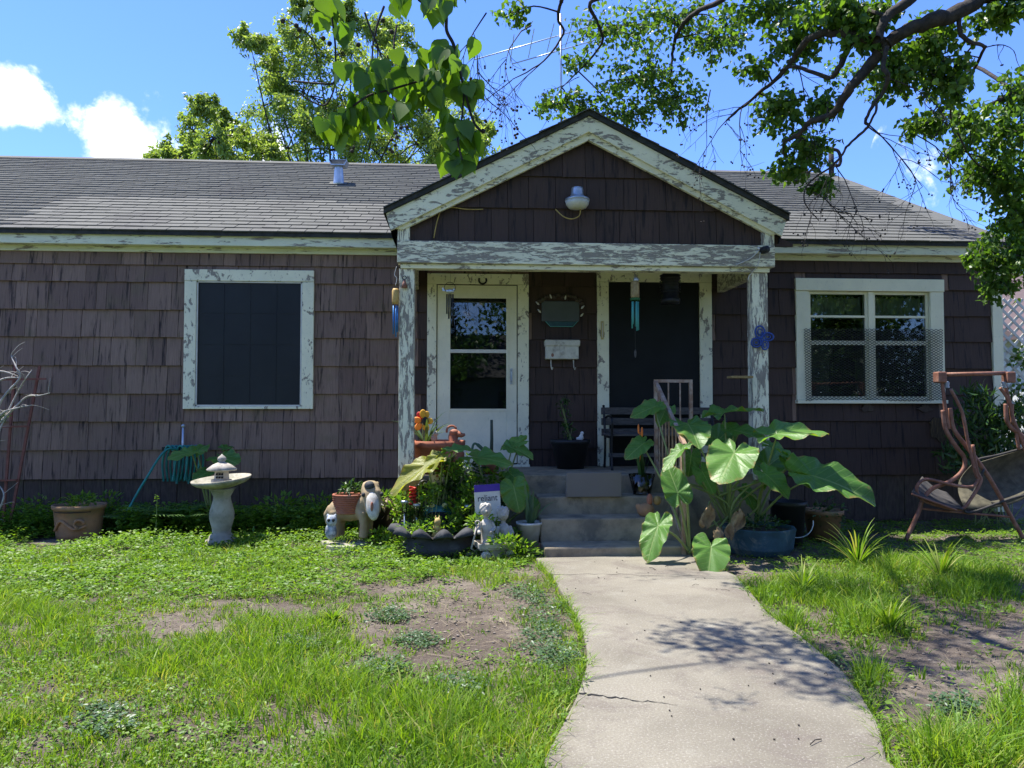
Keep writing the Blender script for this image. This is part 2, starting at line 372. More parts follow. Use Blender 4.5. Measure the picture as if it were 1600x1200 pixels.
def leaves(name, pos, d, n, length, width, mat, parent=None, shape='oval', rnd=None, kind=None):
    pos = np.asarray(pos, float); N = len(pos)
    length = np.broadcast_to(np.asarray(length, float), (N,)); width = np.broadcast_to(np.asarray(width, float), (N,))
    V, Fc, k = leaf_arrays(pos, np.asarray(d, float), np.asarray(n, float), length, width, shape)
    r = rng.random(N) if rnd is None else np.asarray(rnd)
    return fast_mesh(name, V, Fc, mat, parent, np.repeat(r, k), False, kind)
def rand_dirs(n): return nrm(rng.normal(size=(n, 3)))

# ------------------------------------------------------------------ ground and path
def ground_mat():
    t = NT('yard_soil'); v = t.pos()
    c = t.mix(t.ramp(t.noise(v, 1.3, 8, .68, .4), .42, .72), (.105, .084, .067), (.215, .182, .147))
    c = t.mix(t.ramp(t.noise(v, 9, 8, .7), .5, .72, 0, .75), c, (.055, .043, .034))
    c = t.mix(t.ramp(t.noise(v, 55, 5, .75), .54, .66, 0, .8), c, (.036, .029, .023)); c = t.mix(t.ramp(t.noise(v, 38, 4, .75), .40, .33, 0, .6), c, (.27, .24, .2))
    sy = t.n('ShaderNodeSeparateXYZ', Vector=v).outputs['Y']
    far = t.math('ADD', t.ramp(sy, 2.2, .6), t.ramp(sy, 14, 18))
    c = t.mix(far, c, t.mix(t.noise(v, 4, 6, .7), (.045, .085, .015), (.09, .14, .03)))
    h = t.math('ADD', t.noise(v, 24, 8, .75), t.math('MULTIPLY', t.noise(v, 130, 3, .6), .5))
    return t.done(c, .95, 0, t.bump(h, .9, .02), .15)
M['ground'] = ground_mat()
def path_mat():
    t = NT('walk_concrete'); v = t.pos()
    c = t.mix(t.ramp(t.noise(v, 1.1, 6, .6, .3), .35, .7), (.205, .188, .145), (.138, .125, .096))
    c = t.mix(t.ramp(t.noise(v, 3.3, 7, .65), .54, .72, 0, .5), c, (.255, .245, .20))
    c = t.mix(t.ramp(t.noise(v, 2.1, 9, .75, 1.), .47, .66, 0, .8), c, (.12, .102, .085))
    s1 = t.noise(v, 95, 4, .7)
    c = t.mix(t.ramp(s1, .52, .64, 0, .55), c, (.15, .125, .105)); c = t.mix(t.ramp(s1, .46, .34, 0, .5), c, (.35, .325, .285))
    return t.done(c, .88, 0, t.bump(s1, .6, .006), .25)
M['path'] = path_mat()
def build_ground():
    xs = np.unique(np.concatenate([np.linspace(-260, -8, 14), np.linspace(-8, 9, 120), np.linspace(9, 260, 14)]))
    ys = np.unique(np.concatenate([np.linspace(-120, 1.5, 12), np.linspace(1.5, 9.5, 80), np.linspace(9.5, 420, 16)]))
    X, Y = np.meshgrid(xs, ys); Z = np.zeros_like(X)
    for i in range(X.shape[0]):
        for j in range(X.shape[1]):
            x, y = X[i, j], Y[i, j]
            if -8 <= x <= 9 and 1.5 <= y <= 9.5:
                Z[i, j] = .022 * mnoise.noise((x * 1.3, y * 1.3, 0)) + .012 * mnoise.noise((x * 5, y * 5, 3)) - .004
    V = np.stack([X.ravel(), Y.ravel(), Z.ravel()], 1); nx = len(xs)
    i, j = np.meshgrid(np.arange(len(ys) - 1), np.arange(nx - 1), indexing='ij'); a = (i * nx + j).ravel()
    struct(fast_mesh('ground', V, np.stack([a, a + 1, a + nx + 1, a + nx], 1), 'ground', smooth=True))
build_ground()
def gz(x, y): return .022 * mnoise.noise((x * 1.3, y * 1.3, 0)) + .012 * mnoise.noise((x * 5, y * 5, 3)) - .004
PATH_L = [gr(837, 877), gr(862, 905), gr(882, 940), gr(901, 968), gr(912, 997), gr(917, 1025), gr(916, 1052), gr(900, 1100), gr(876, 1148), gr(850, 1197)]
PATH_R = [gr(1150, 905), gr(1172, 930), gr(1200, 965), gr(1250, 1000), gr(1290, 1034), gr(1322, 1062), gr(1342, 1090), gr(1372, 1140), gr(1377, 1152), gr(1386, 1200)]
PATH_L += [Vector((.27, 1.8, 0)), Vector((.25, -4, 0))]; PATH_R += [Vector((1.56, 1.8, 0)), Vector((1.58, -4, 0))]
def in_path(x, y, pad=0.):
    if y > 6.65 or y < -4: return False
    def xi(L):
        for a, b in zip(L, L[1:]):
            if (a.y >= y >= b.y): return a.x + (b.x - a.x) * (a.y - y) / max(1e-6, a.y - b.y)
        return L[0].x
    return xi(PATH_L) - pad < x < xi(PATH_R) + pad
def build_path():
    right = [Vector((1.98, 6.61, 0))] + PATH_R
    top = [(p.x, p.y, .032) for p in PATH_L] + [(p.x, p.y, .032) for p in reversed(right)]
    n = len(top); b = MB(); b.add(top + [(x, y, -.06) for x, y, z in top], [tuple(range(n))] + [((i + 1) % n, i, i + n, (i + 1) % n + n) for i in range(n)])
    o = b.build('path', 'path', bevel=.012); struct(o); o.data.flip_normals() if o.data.polygons[0].normal.z < 0 else None
    # cracks: thin open joints, each a dark ragged sliver in the slab
    rr = random.Random(3)
    def crack(px_pts, w0, w1):
        pts = []
        for (x0, y0), (x1, y1) in zip(px_pts, px_pts[1:]):
            for k in range(6):
                f = k / 6; pts.append(gr(x0 + (x1 - x0) * f + rr.uniform(-3, 3), y0 + (y1 - y0) * f + rr.uniform(-1.6, 1.6), .0335))
        pts.append(gr(*px_pts[-1], .0335)); m = len(pts); c = MB(); up = []; dn = []
        for i, p in enumerate(pts):
            w = (w0 + (w1 - w0) * i / m) * rr.uniform(.4, 1.4)
            up.append((p.x, p.y + w, .0345)); dn.append((p.x, p.y - w, .0345))
        c.add(up + dn, [(i, i + m, i + m + 1, i + 1) for i in range(m - 1)])
        c.build('crack', 'black_void', o)
    crack([(906, 1083), (935, 1087), (975, 1092), (1010, 1096), (1060, 1102)], .007, .0015)
    crack([(850, 897), (930, 897), (1010, 899), (1100, 900)], .004, .002)
build_path()

# ------------------------------------------------------------------ the house
W = 8.70
house = thing('house', 'single storey house with brown shingle walls, grey roof and white peeling gabled porch', 'house', (0, 8.7, 0))
RX0, RX1 = -9.0, 6.5; EY, EZ, RY, RZ = 8.50, 3.275, 13.0, 5.51; SL = (RZ - EZ) / (RY - EY)
DOOR = (-.423, .738, .66, 2.866); SEC = (1.532, 2.882, .66, 2.933); WL = (-3.123, -1.697, 1.317, 2.88); WR = (3.889, 5.691, 1.394, 2.857)
def boxes_around(b, x0, x1, z0, z1, holes, y0, y1):
    """a wall slab with openings"""
    xs = x0
    for (a, c, d, e) in sorted(holes):
        b.box((xs, y0, z0), (a, y1, z1)); b.box((a, y0, e), (c, y1, z1))
        if d > z0: b.box((a, y0, z0), (c, y1, d))
        xs = c
    b.box((xs, y0, z0), (x1, y1, z1))
b = MB(); boxes_around(b, -8.8, 6.40, .0, 3.2, [(-.313, .606, .665, 2.741), (4.05, 5.518, 1.42, 2.704)], 8.705, 8.83)
front_wall = b.build('front_wall', 'skirt', house)
b = MB(); b.box((-8.8, 17.2, 0), (6.4, 17.35, 3.2)); b.box((-8.8, 8.84, 0), (-8.66, 17.19, 3.2)); b.box((6.26, 8.84, 0), (6.4, 17.19, 3.2))
b.box((-8.65, 8.84, .5), (6.25, 17.19, .56)); b.box((-8.65, 8.84, 3.0), (6.25, 17.19, 3.06))
b.box((1.0, 10.6, .57), (6.2, 10.7, 2.99)); b.box((-1.4, 10.4, .57), (.9, 10.5, 2.99))
for x in (-8.79, 6.27): b.prism([(0, 0)] * 0 or [(x, 3.2), (x + .12, 3.2), (x + .12, 3.25), (x, 3.25)], 8.84, 17.2)
b.build('inner_walls', 'black_void', house)
b = MB(); b.add([(6.395, 8.85, 3.2), (6.395, 17.2, 3.2), (6.395, 13, 5.38)], [(0, 1, 2)]); b.build('gable_end', 'shingle_dark', house)

def clip_poly(poly, a, b_, c):
    """keep the side a*x + b*z <= c"""
    out = []
    for i in range(len(poly)):
        p, q = poly[i], poly[(i + 1) % len(poly)]; dp = a * p[0] + b_ * p[1] - c; dq = a * q[0] + b_ * q[1] - c
        if dp <= 0: out.append(p)
        if dp * dq < 0:
            f = dp / (dp - dq); out.append((p[0] + (q[0] - p[0]) * f, p[1] + (q[1] - p[1]) * f))
    return out
# wall shingles ----------------------------------------------------------
def unit_shingle(name, mat):
    vs = [(0, -.033, 0), (1, -.033, 0), (1, -.007, 1), (0, -.007, 1), (0, .003, 0), (1, .003, 0), (1, .003, 1), (0, .003, 1)]
    me = bpy.data.meshes.new(name); me.from_pydata(vs, [], [(0, 1, 2, 3), (0, 4, 5, 1), (1, 5, 6, 2), (0, 3, 7, 4), (3, 2, 6, 7)]); me.update()
    me.materials.append(M[mat]); return me
SH_F = unit_shingle('wall_shingle', 'shingle_faded'); SH_D = unit_shingle('wall_shingle', 'shingle_dark')
ZL = [3.14, 2.93, 2.735, 2.424, 2.118, 1.80, 1.487, 1.178, .863, .545]
def sub_rect(r, h):
    x0, x1, z0, z1 = r; a, c, d, e = h
    if a >= x1 or c <= x0 or d >= z1 or e <= z0: return [r]
    out = []
    if a > x0: out.append((x0, a, z0, z1))
    if c < x1: out.append((c, x1, z0, z1))
    if e < z1: out.append((max(x0, a), min(x1, c), e, z1))
    if d > z0: out.append((max(x0, a), min(x1, c), z0, d))
    return out
rs = random.Random(11); pieces = []
for i in range(len(ZL) - 1):
    zt, zb = ZL[i], ZL[i + 1]; x = -8.7 + rs.random() * .2
    while x < 6.3:
        w = rs.choice((.12, .16, .2, .24, .28, .33)) * rs.uniform(.9, 1.1) if x < .9 else rs.choice((.2, .3, .38, .45)) * rs.uniform(.9, 1.1)
        if x > 3.1: w *= 1.5
        r = [(x, min(x + w - rs.uniform(.003, .006), 6.3), zb + rs.uniform(-.0025, .0025), zt + .015)]
        for h in (DOOR, SEC, WL, WR, (-9, -.62, 3.14, 4), (-.7, 3.2, 2.93, 4)):
            r = [q for p in r for q in sub_rect(p, h)]
        pieces += [q for q in r if q[1] - q[0] > .03 and q[3] - q[2] > .045]; x += w
pieces.sort(key=lambda q: (q[0] < -5.3, -(q[1] - q[0]) * (q[3] - q[2])))
rest = MB(); gable_reserve = 46
for k, (x0, x1, z0, z1) in enumerate(pieces):
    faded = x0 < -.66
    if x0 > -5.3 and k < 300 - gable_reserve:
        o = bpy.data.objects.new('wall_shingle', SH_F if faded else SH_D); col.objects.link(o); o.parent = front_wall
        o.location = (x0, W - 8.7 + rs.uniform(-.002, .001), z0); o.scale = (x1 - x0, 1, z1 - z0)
        o.rotation_euler = (0, rs.uniform(-.003, .003), 0)
    else:
        rest.add([(x0, W - .024, z0), (x1, W - .024, z0), (x1, W - .007, z1), (x0, W - .007, z1), (x0, W + .003, z0), (x1, W + .003, z0)], [(0, 1, 2, 3), (0, 4, 5, 1)])
rest.build('wall_shingles', 'shingle_faded', front_wall, kind='stuff')
# skirting boards below the shingles
x = -8.7
while x < 6.3:
    w = rs.uniform(.14, .34)
    if not (-.52 < x + w and x < 3.15) and rs.random() > .05:
        b = MB(); b.box((x, 8.69 + rs.uniform(0, .01), rs.uniform(.02, .1)), (min(x + w - .008, 6.29), 8.702, .56)); b.build('skirting_board', 'skirt', house)
    x += w
# corner board, frieze, fascia, soffit
b = MB(); b.box((6.30, 8.655, .1), (6.425, 8.70, 3.12)); b.box((6.38, 8.702, .1), (6.425, 8.8, 3.12)); b.build('corner_board', 'paint_frame', house, bevel=.003)
for (a, c) in ((-8.8, -.72), (3.2, 6.42)):
    b = MB(); b.box((a, 8.53, 3.125), (c, 8.56, 3.262)); b.build('fascia_board', 'paint_fascia', house, bevel=.004)
    b = MB(); b.box((a, 8.561, 3.13), (c, 8.70, 3.15)); b.build('soffit', 'paint_fascia', house)
    b = MB(); b.box((a, 8.655, 3.07), (c, 8.70, 3.129)); b.build('frieze_board', 'paint_fascia', house, bevel=.003)
# roof: boarding, then shingles course by course ----------------------------------------------------------
b = MB(); t_ = .05
for (ya, yb) in ((EY, RY), (17.5, RY)):
    b.add([(RX0, ya, EZ - t_), (RX1, ya, EZ - t_), (RX1, yb, RZ - t_), (RX0, yb, RZ - t_), (RX0, ya, EZ), (RX1, ya, EZ), (RX1, yb, RZ), (RX0, yb, RZ)],
          [(3, 2, 1, 0), (4, 5, 6, 7), (0, 1, 5, 4), (1, 2, 6, 5), (2, 3, 7, 6), (3, 0, 4, 7)])
roof = b.build('roof', 'dark_edge', house)
def roof_mat():
    t = NT('asphalt_roof_shingle'); rnd = t.n('ShaderNodeObjectInfo').outputs['Random']; v = t.pos()
    a = t.n('ShaderNodeAttribute', {'attribute_name': 'rnd'}).outputs['Fac']
    r = t.math('FRACT', t.math('ADD', rnd, a))
    c = t.mix(r, (.098, .099, .086), (.122, .122, .106))
    c = t.mix(t.ramp(t.noise(t.pos((1, .6, .6)), 1.4, 7, .68), .45, .7, 0, .5), c, (.066, .063, .061))
    c = t.mix(t.ramp(t.noise(v, 160, 3, .7), .55, .66, 0, .5), c, (.04, .038, .037)); c = t.mix(t.ramp(t.noise(v, 120, 3, .7), .36, .28, 0, .5), c, (.30, .29, .285))
    return t.done(c, .9, 0, t.bump(t.noise(v, 140, 3, .7), .5, .006), .25)
M['roof_tab'] = roof_mat()
EXPO = .165; TAB = .30
sl = Vector((0, RY - EY, RZ - EZ)); SLEN = sl.length; sd = sl.normalized(); sn = Vector((0, -sd.z, sd.y))
def tab_verts(w):
    a = Vector((0, 0, 0)); vs = []
    for (u, d, h) in ((0, -.012, .016), (w, -.012, .016), (w, EXPO + .02, .004), (0, EXPO + .02, .004), (0, -.012, .002), (w, -.012, .002)):
        vs.append(Vector((u, 0, 0)) + sd * d + sn * h)
    return vs
tabme = bpy.data.meshes.new('roof_shingle'); tabme.from_pydata(tab_verts(TAB - .008), [], [(0, 1, 2, 3), (0, 4, 5, 1), (0, 3, 4), (1, 5, 2)]); tabme.update(); tabme.materials.append(M['roof_tab'])
rows = int(SLEN / EXPO); tabs = []
for i in range(rows):
    x = RX0 + (i % 3) * .1 + rs.uniform(0, .05)
    while x < RX1 - TAB + .02:
        p = Vector((x, EY, EZ)) + sd * (i * EXPO)
        if not (-.79 < x < 3.0 and p.y < 8.6 + 2 * max(0, 1.0 - abs(x + .15 - 1.24) * .5)): tabs.append((i, p, x > -5.2))
        x += TAB
near = [q for q in tabs if q[2]][:298]; nid = set(id(q) for q in near); V = []; Fq = []; rv = []
for q in near:
    o = bpy.data.objects.new('roof_shingle', tabme); col.objects.link(o); o.parent = roof
    o.location = q[1] - Vector((0, 8.7, 0)) + sn * rs.uniform(0, .004) + sd * rs.uniform(-.006, .006)
for q in tabs:
    if id(q) in nid: continue
    k = len(V); p = q[1] + sn * rs.uniform(0, .004) + sd * rs.uniform(-.006, .006)
    V += [tuple(p + v) for v in tab_verts(TAB - .008)]; Fq += [(k, k + 1, k + 2, k + 3), (k, k + 4, k + 5, k + 1)]; rv += [rs.random()] * 6
fast_mesh('roof_shingles', V, np.array(Fq), 'roof_tab', roof, rv, kind='stuff')
b = MB(); x = RX0
while x < RX1 - .2:
    b.add([(x, RY - .14, RZ - .045), (x + .3, RY - .14, RZ - .045), (x + .3, RY, RZ + .03), (x, RY, RZ + .03), (x + .3, RY + .14, RZ - .045), (x, RY + .14, RZ - .045)], [(0, 1, 2, 3), (3, 2, 4, 5)]); x += .296
b.build('ridge_cap', 'roof_tab', roof)
b = MB(); b.add([(RX1 - .34, EY - .01, EZ + .012), (RX1 + .01, EY - .01, EZ + .012), (RX1 + .01, RY, RZ + .014), (RX1 - .34, RY, RZ + .014), (RX1 + .01, EY - .01, EZ - .14), (RX1 + .01, RY, RZ - .14)], [(0, 1, 2, 3), (1, 4, 5, 2)]); b.build('rake_edge', 'roof_tab', roof)
# roof vent and the pipe at the ridge end
b = MB(); vx, vy = -1.86, 11.25; vz = EZ + SL * (vy - EY)
b.lathe([(.085, -.06), (.078, .03), (.06, .26), (.06, .27)], (vx, vy, vz), 16); b.build('vent_duct', 'galv', roof, True)
b = MB(); b.prism([(vx - .10, vz + .26), (vx + .10, vz + .26), (vx + .135, vz + .335), (vx + .125, vz + .335), (vx + .09, vz + .275), (vx - .09, vz + .275), (vx - .125, vz + .335), (vx - .135, vz + .335)], vy - .1, vy + .1)
b.box((vx - .13, vy - .1, vz + .337), (vx + .13, vy + .1, vz + .343)); b.build('vent_cap', 'galv', roof)
b = MB(); b.add([(vx - .13, vy - .11, vz - .11 * SL + .026), (vx + .13, vy - .11, vz - .11 * SL + .026), (vx + .13, vy + .11, vz + .11 * SL + .026), (vx - .13, vy + .11, vz + .11 * SL + .026)], [(0, 1, 2, 3)]); b.build('vent_flashing', 'roof_tab', roof)
px_, py_ = 6.42, 12.8
b = MB(); b.tube([(px_, py_, 5.3), (px_, py_, 5.92)], .045, 10)
b.tube(curve([(px_, py_, 5.62), (px_ + .13, py_, 5.6), (px_ + .17, py_, 5.72), (px_ + .12, py_, 5.86), (px_, py_, 5.88)]), .03, 8)
b.build('vent_pipe', 'bark', roof, True)
# porch ----------------------------------------------------------
AX, AZ, PS = 1.24, 4.285, .505
def rake_z(x): return AZ - PS * abs(x - AX)
XL, XR = -.77, 3.25
b = MB()
for s, xe in ((-1, XL - .02), (1, XR + .02)):
    ze = rake_z(xe); b.add([(AX, 7.40, AZ - .04), (xe, 7.40, ze - .04), (xe, 10.7, ze - .04), (AX, 10.7, AZ - .04), (AX, 7.40, AZ + .012), (xe, 7.40, ze + .012), (xe, 10.7, ze + .012), (AX, 10.7, AZ + .012)],
        [(0, 1, 2, 3), (7, 6, 5, 4), (0, 4, 5, 1), (1, 5, 6, 2), (2, 6, 7, 3)])
b.build('porch_roof', 'dark_edge', house)
b = MB(); rows_p = 11
for s in (-1, 1):
    for i in range(rows_p):
        for k in range(11):
            d0, d1 = 2.03 - i * .19, 2.03 - (i + 1) * .19 - .02
            y0 = 7.385 + k * .3 + (i % 2) * .12 - .12
            if d1 < 0: d1 = 0
            x0, x1 = AX + s * d0, AX + s * d1; zz = rs.uniform(0, .006)
            y0c = max(y0, 7.385 - rs.uniform(0, .02)); y1 = y0 + .292
            b.add([(x0, y0c, rake_z(x0) + .026 + zz), (x0, y1, rake_z(x0) + .026 + zz), (x1, y1, rake_z(x1) + .016), (x1, y0c, rake_z(x1) + .016), (x0, y0c, rake_z(x0) + .012), (x0, y1, rake_z(x0) + .012), (x1, y0c, rake_z(x1) + .012)],
                  [(0, 1, 2, 3), (0, 4, 5, 1), (0, 3, 6, 4)])
b.build('porch_roof_shingles', 'roof_tab', house, kind='stuff')
for s in (-1, 1):
    def rk(x, d): return (x, rake_z(x) - d)
    xe = XL if s < 0 else XR
    b = MB(); poly = [rk(AX, .043), rk(xe, .043), (xe - s * .05, rake_z(xe) - .21), rk(AX, .20)]
    b.prism(poly if s > 0 else poly, 7.425, 7.455); b.build('rake_board', 'peel_rake', house, bevel=.003)
    b = MB(); b.prism([rk(AX, .192), (xe - s * .045, rake_z(xe - s * .045) - .192), (xe - s * .16, rake_z(xe - s * .16) - .275), rk(AX, .275)], 7.457, 7.50); b.build('rake_trim', 'peel_rake', house, bevel=.003)
    b = MB(); b.add([(xe, 7.42, rake_z(xe) - .042), (xe, 8.7, rake_z(xe) - .042), (xe - s * .06, 8.7, 3.0), (xe - s * .06, 7.47, 3.0)], [(0, 1, 2, 3)]); b.build('porch_eave_board', 'dark_edge', house)
    x0, x1 = (-.66, -.54) if s < 0 else (3.02, 3.14)
    b = MB(); b.box((x0, 7.47, 2.972), (x1, 7.56, 3.14)); b.build('corner_block', 'peel_post', house, bevel=.003)
gable = MB(); gable.prism([(-.60, 2.97), (3.08, 2.97), (AX, 2.97 + (rake_z(AX) - rake_z(3.08)) + .0)], 7.545, 7.6)
gable = gable.build('gable_wall', 'skirt', house)
GZ = [4.12, 3.986, 3.653, 3.327, 2.976]
for i in range(4):
    zt, zb = GZ[i] + .012, GZ[i + 1]; x = -.62 + rs.random() * .1
    while x < 3.1:
        w = rs.choice((.13, .17, .21, .25, .3)) * rs.uniform(.9, 1.1)
        poly = [(x, zb + rs.uniform(-.004, .004)), (x + w - .005, zb), (x + w - .005, zt), (x, zt)]
        lim = AZ - .215
        poly = clip_poly(poly, PS, 1, lim + PS * AX); poly = clip_poly(poly, -PS, 1, lim - PS * AX) if len(poly) > 2 else []
        if len(poly) > 2 and max(p[1] for p in poly) - zb > .03:
            yb = 7.545; m = len(poly); g = MB()
            def yf(z): return yb - .030 + .023 * (z - zb) / (zt - zb)
            g.add([(p[0], yf(p[1]), p[1]) for p in poly] + [(p[0], yb, p[1]) for p in poly], [tuple(range(m))] + [((q + 1) % m, q, q + m, (q + 1) % m + m) for q in range(m)])
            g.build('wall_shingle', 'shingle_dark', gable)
        x += w
b = MB(); b.box((-.66, 7.46, 2.752), (3.14, 7.60, 2.972)); b.build('porch_beam', 'peel_beam', house, bevel=.005)
b = MB(); b.box((-.63, 7.50, 2.705), (3.10, 7.62, 2.750)); b.build('beam_trim', 'peel_rake', house, bevel=.003)
for x0, x1 in ((-.645, -.495), (2.92, 3.085)):
    b = MB(); b.box((x0, 7.52, .60), (x1, 7.66, 2.704)); b.build('porch_post', 'peel_post', house, bevel=.006)
for x0, x1 in ((-.60, -.52), (2.95, 3.03)):
    b = MB(); b.box((x0, 7.67, 2.68), (x1, 8.67, 2.90)); b.build('side_beam', 'peel_beam', house, bevel=.003)
b = MB(); b.box((-.66, 7.61, 2.95), (3.14, 8.69, 2.97)); b.build('porch_ceiling', 'ceiling', house)
# storm door ----------------------------------------------------------
x0, x1, z0, z1 = DOOR
fr = MB(); fr.box((x0, 8.655, z0), (-.318, 8.71, 2.745)); fr.box((.611, 8.655, z0), (x1, 8.71, 2.745)); fr.box((x0, 8.65, 2.747), (x1, 8.71, z1))
fr.box((x0 - .01, 8.63, z0 - .004), (x1 + .01, 8.71, z0 + .024)); door_frame = fr.build('door_frame', 'peel_frame', house, bevel=.004)
door = MB(); door.box((-.308, 8.672, .70), (-.165, 8.703, 2.735)); door.box((.485, 8.672, .70), (.60, 8.703, 2.735))
door.box((-.165, 8.672, 2.595), (.485, 8.703, 2.735)); door.box((-.165, 8.672, .70), (.485, 8.703, 1.31))
door = door.build('storm_door', 'paint_door', house, bevel=.003)
b = MB(); b.box((-.163, 8.668, 1.958), (.483, 8.70, 1.998)); b.build('middle_rail', 'white', door, bevel=.002)
for za, zb in ((1.325, 1.958), (1.998, 2.58)):
    b = MB(); b.box((-.164, 8.686, za - .012), (.484, 8.690, zb + .012)); b.build('pane', 'glass', door)
b = MB(); b.box((-.185, 8.664, 1.295), (.505, 8.671, 1.32)); b.box((-.185, 8.664, 2.585), (.505, 8.671, 2.61)); b.box((-.185, 8.664, 1.321), (-.16, 8.671, 2.584)); b.box((.48, 8.664, 1.321), (.505, 8.671, 2.584)); b.build('glazing_bead', 'paint_door', door)
b = MB(); b.box((.525, 8.655, 1.60), (.55, 8.672, 1.78)); b.tube([(.537, 8.65, 1.62), (.537, 8.63, 1.64), (.537, 8.63, 1.74), (.537, 8.65, 1.76)], .007, 6); b.build('handle', 'galv', door)
b = MB(); b.box((-.30, 8.80, .68), (.6, 8.82, 2.72)); b.build('inner_door', 'black_void', house)
# the wide dark screen door ----------------------------------------------------------
x0, x1, z0, z1 = SEC
b = MB(); b.box((x0, 8.655, z0), (x0 + .135, 8.71, z1 - .142)); b.box((x1 - .145, 8.655, z0), (x1, 8.71, z1 - .142)); b.box((x0, 8.65, z1 - .14), (x1, 8.71, z1)); b.build('opening_frame', 'peel_frame', house, bevel=.004)
b = MB(); b.box((x0 + .14, 8.675, z0 + .01), (x1 - .15, 8.70, z1 - .145)); scr = b.build('dark_screen', 'screen_black', house)
b = MB(); b.box((x0 + .136, 8.668, 1.29), (x1 - .146, 8.674, 1.31)); b.build('screen_rail', 'black_metal', scr)
# left window ----------------------------------------------------------
x0, x1, z0, z1 = WL
b = MB(); b.box((x0, 8.65, z0), (x0 + .13, 8.71, z1 - .13)); b.box((x1 - .13, 8.65, z0), (x1, 8.71, z1 - .13)); b.box((x0, 8.645, z1 - .128), (x1, 8.71, z1)); b.box((x0 + .13, 8.65, z0), (x1 - .13, 8.71, z0 + .03))
win = b.build('window', 'peel_frame', house, bevel=.004)
b = MB(); a0, a1, c0, c1 = x0 + .133, x1 - .133, z0 + .033, z1 - .131
b.box((a0, 8.66, c0), (a0 + .014, 8.70, c1)); b.box((a1 - .014, 8.66, c0), (a1, 8.70, c1)); b.box((a0, 8.66, c0 - .001), (a1, 8.70, c0 + .014)); b.box((a0, 8.66, c1 - .014), (a1, 8.70, c1)); b.build('screen_frame', 'white', win)
b = MB(); b.box((a0 + .014, 8.675, c0 + .014), (a1 - .014, 8.69, c1 - .014)); s_ = b.build('insect_screen', 'screen', win)
b = MB()
for k in (1, 2, 3):
    x = a0 + (a1 - a0) * k / 4; b.box((x - .008, 8.671, c0 + .02), (x + .008, 8.676, c1 - .02)); z = c0 + (c1 - c0) * k / 4; b.box((a0 + .02, 8.6715, z - .008), (a1 - .02, 8.6765, z + .008))
b.build('muntin', M['screen'], s_)
# right window with the wire guard ----------------------------------------------------------
x0, x1, z0, z1 = WR
b = MB(); b.box((x0, 8.65, z0 + .03), (x0 + .155, 8.71, z1 - .148)); b.box((x1 - .165, 8.65, z0 + .03), (x1, 8.71, z1 - .148)); b.box((x0 - .005, 8.64, z1 - .146), (x1 + .005, 8.71, z1)); b.box((x0 - .01, 8.615, z0 - .012), (x1 + .01, 8.71, z0 + .028))
win = b.build('window', 'paint_frame', house, bevel=.004)
a0, a1 = x0 + .16, x1 - .17; c0, c1 = z0 + .032, z1 - .15; mx_ = (4.774, 4.836)
b = MB(); b.box((mx_[0], 8.665, c0), (mx_[1], 8.76, c1)); b.build('mullion', 'paint_frame', win, bevel=.003)
for (p, q) in ((a0, mx_[0] - .001), (mx_[1] + .001, a1)):
    b = MB(); b.box((p, 8.69, c0), (p + .03, 8.75, c1)); b.box((q - .03, 8.69, c0), (q, 8.75, c1)); b.box((p + .03, 8.69, c0), (q - .03, 8.75, c0 + .04)); b.box((p + .03, 8.69, c1 - .03), (q - .03, 8.75, c1))
    b.box((p + .03, 8.69, 2.40), (q - .03, 8.72, 2.425)); b.box((p + .03, 8.685, 2.075), (q - .03, 8.74, 2.125)); sash = b.build('sash', 'paint_frame', win)
    for za, zb in ((c0 + .03, 2.08), (2.12, 2.405), (2.42, c1 - .02)):
        b = MB(); b.box((p + .02, 8.705, za), (q - .02, 8.709, zb)); b.build('pane', 'glass', win)
    n = 40; cv = MB(); vs = []
    for i in range(n + 1):
        u = i / n; x = p + .02 + (q - p - .04) * u; y = 8.80 + .022 * math.sin(u * 38) + .01 * math.sin(u * 91)
        vs += [(x, y, c1 - .05 + .012 * math.sin(u * 60)), (x, y + .01 * math.sin(u * 50), 2.40)]
    cv.add(vs, [(2 * i, 2 * i + 1, 2 * i + 3, 2 * i + 2) for i in range(n)])
    M.setdefault('curtain', pm('cream_valance', (.42, .44, .33), (.30, .33, .22), 18, .9, .3, 60)); cv.build('valance', 'curtain', win, True)
b = MB(); b.box((4.1, 9.1, 1.45), (4.5, 9.14, 2.1)); b.box((4.9, 9.2, 1.5), (5.2, 9.24, 1.95)); b.build('room_panel', pm('dim_room_panel', (.16, .18, .13), None, 4, .8), house)
g = MB(); gx0, gx1, gz0, gz1 = 3.97, 5.645, 1.41, 2.245; nr = 27; nc = 62
dx = (gx1 - gx0) / nc; dz = (gz1 - gz0) / nr
for r_ in range(nr + 1):
    for s in (0, 1):
        if r_ == nr and s: continue
        z = gz0 + r_ * dz; vs = []
        for c_ in range(nc + 1):
            zz = z + dz * .5 * (((c_ + (0 if s == 0 else 1)) % 2)); x = gx0 + c_ * dx
            if s: zz = z + dz * .5 + dz * .5 * (1 - (c_ % 2 == 0)) if False else z + dz - dz * .5 * (((c_) % 2))
            y = 8.622 + .012 * math.sin(x * 5 + z * 3) - (.012 if x > 5.1 else 0)
            vs += [(x, y, zz - .0036), (x, y, zz + .0036)]
        g.add(vs, [(2 * i, 2 * i + 2, 2 * i + 3, 2 * i + 1) for i in range(nc)])
g.build('wire_guard', 'black_metal', win, kind='stuff')
M['rot'] = pm('rotten_wood', (.11, .075, .035), (.04, .028, .018), 14, .9, .6, 60, stretch=(5, 1, 1))
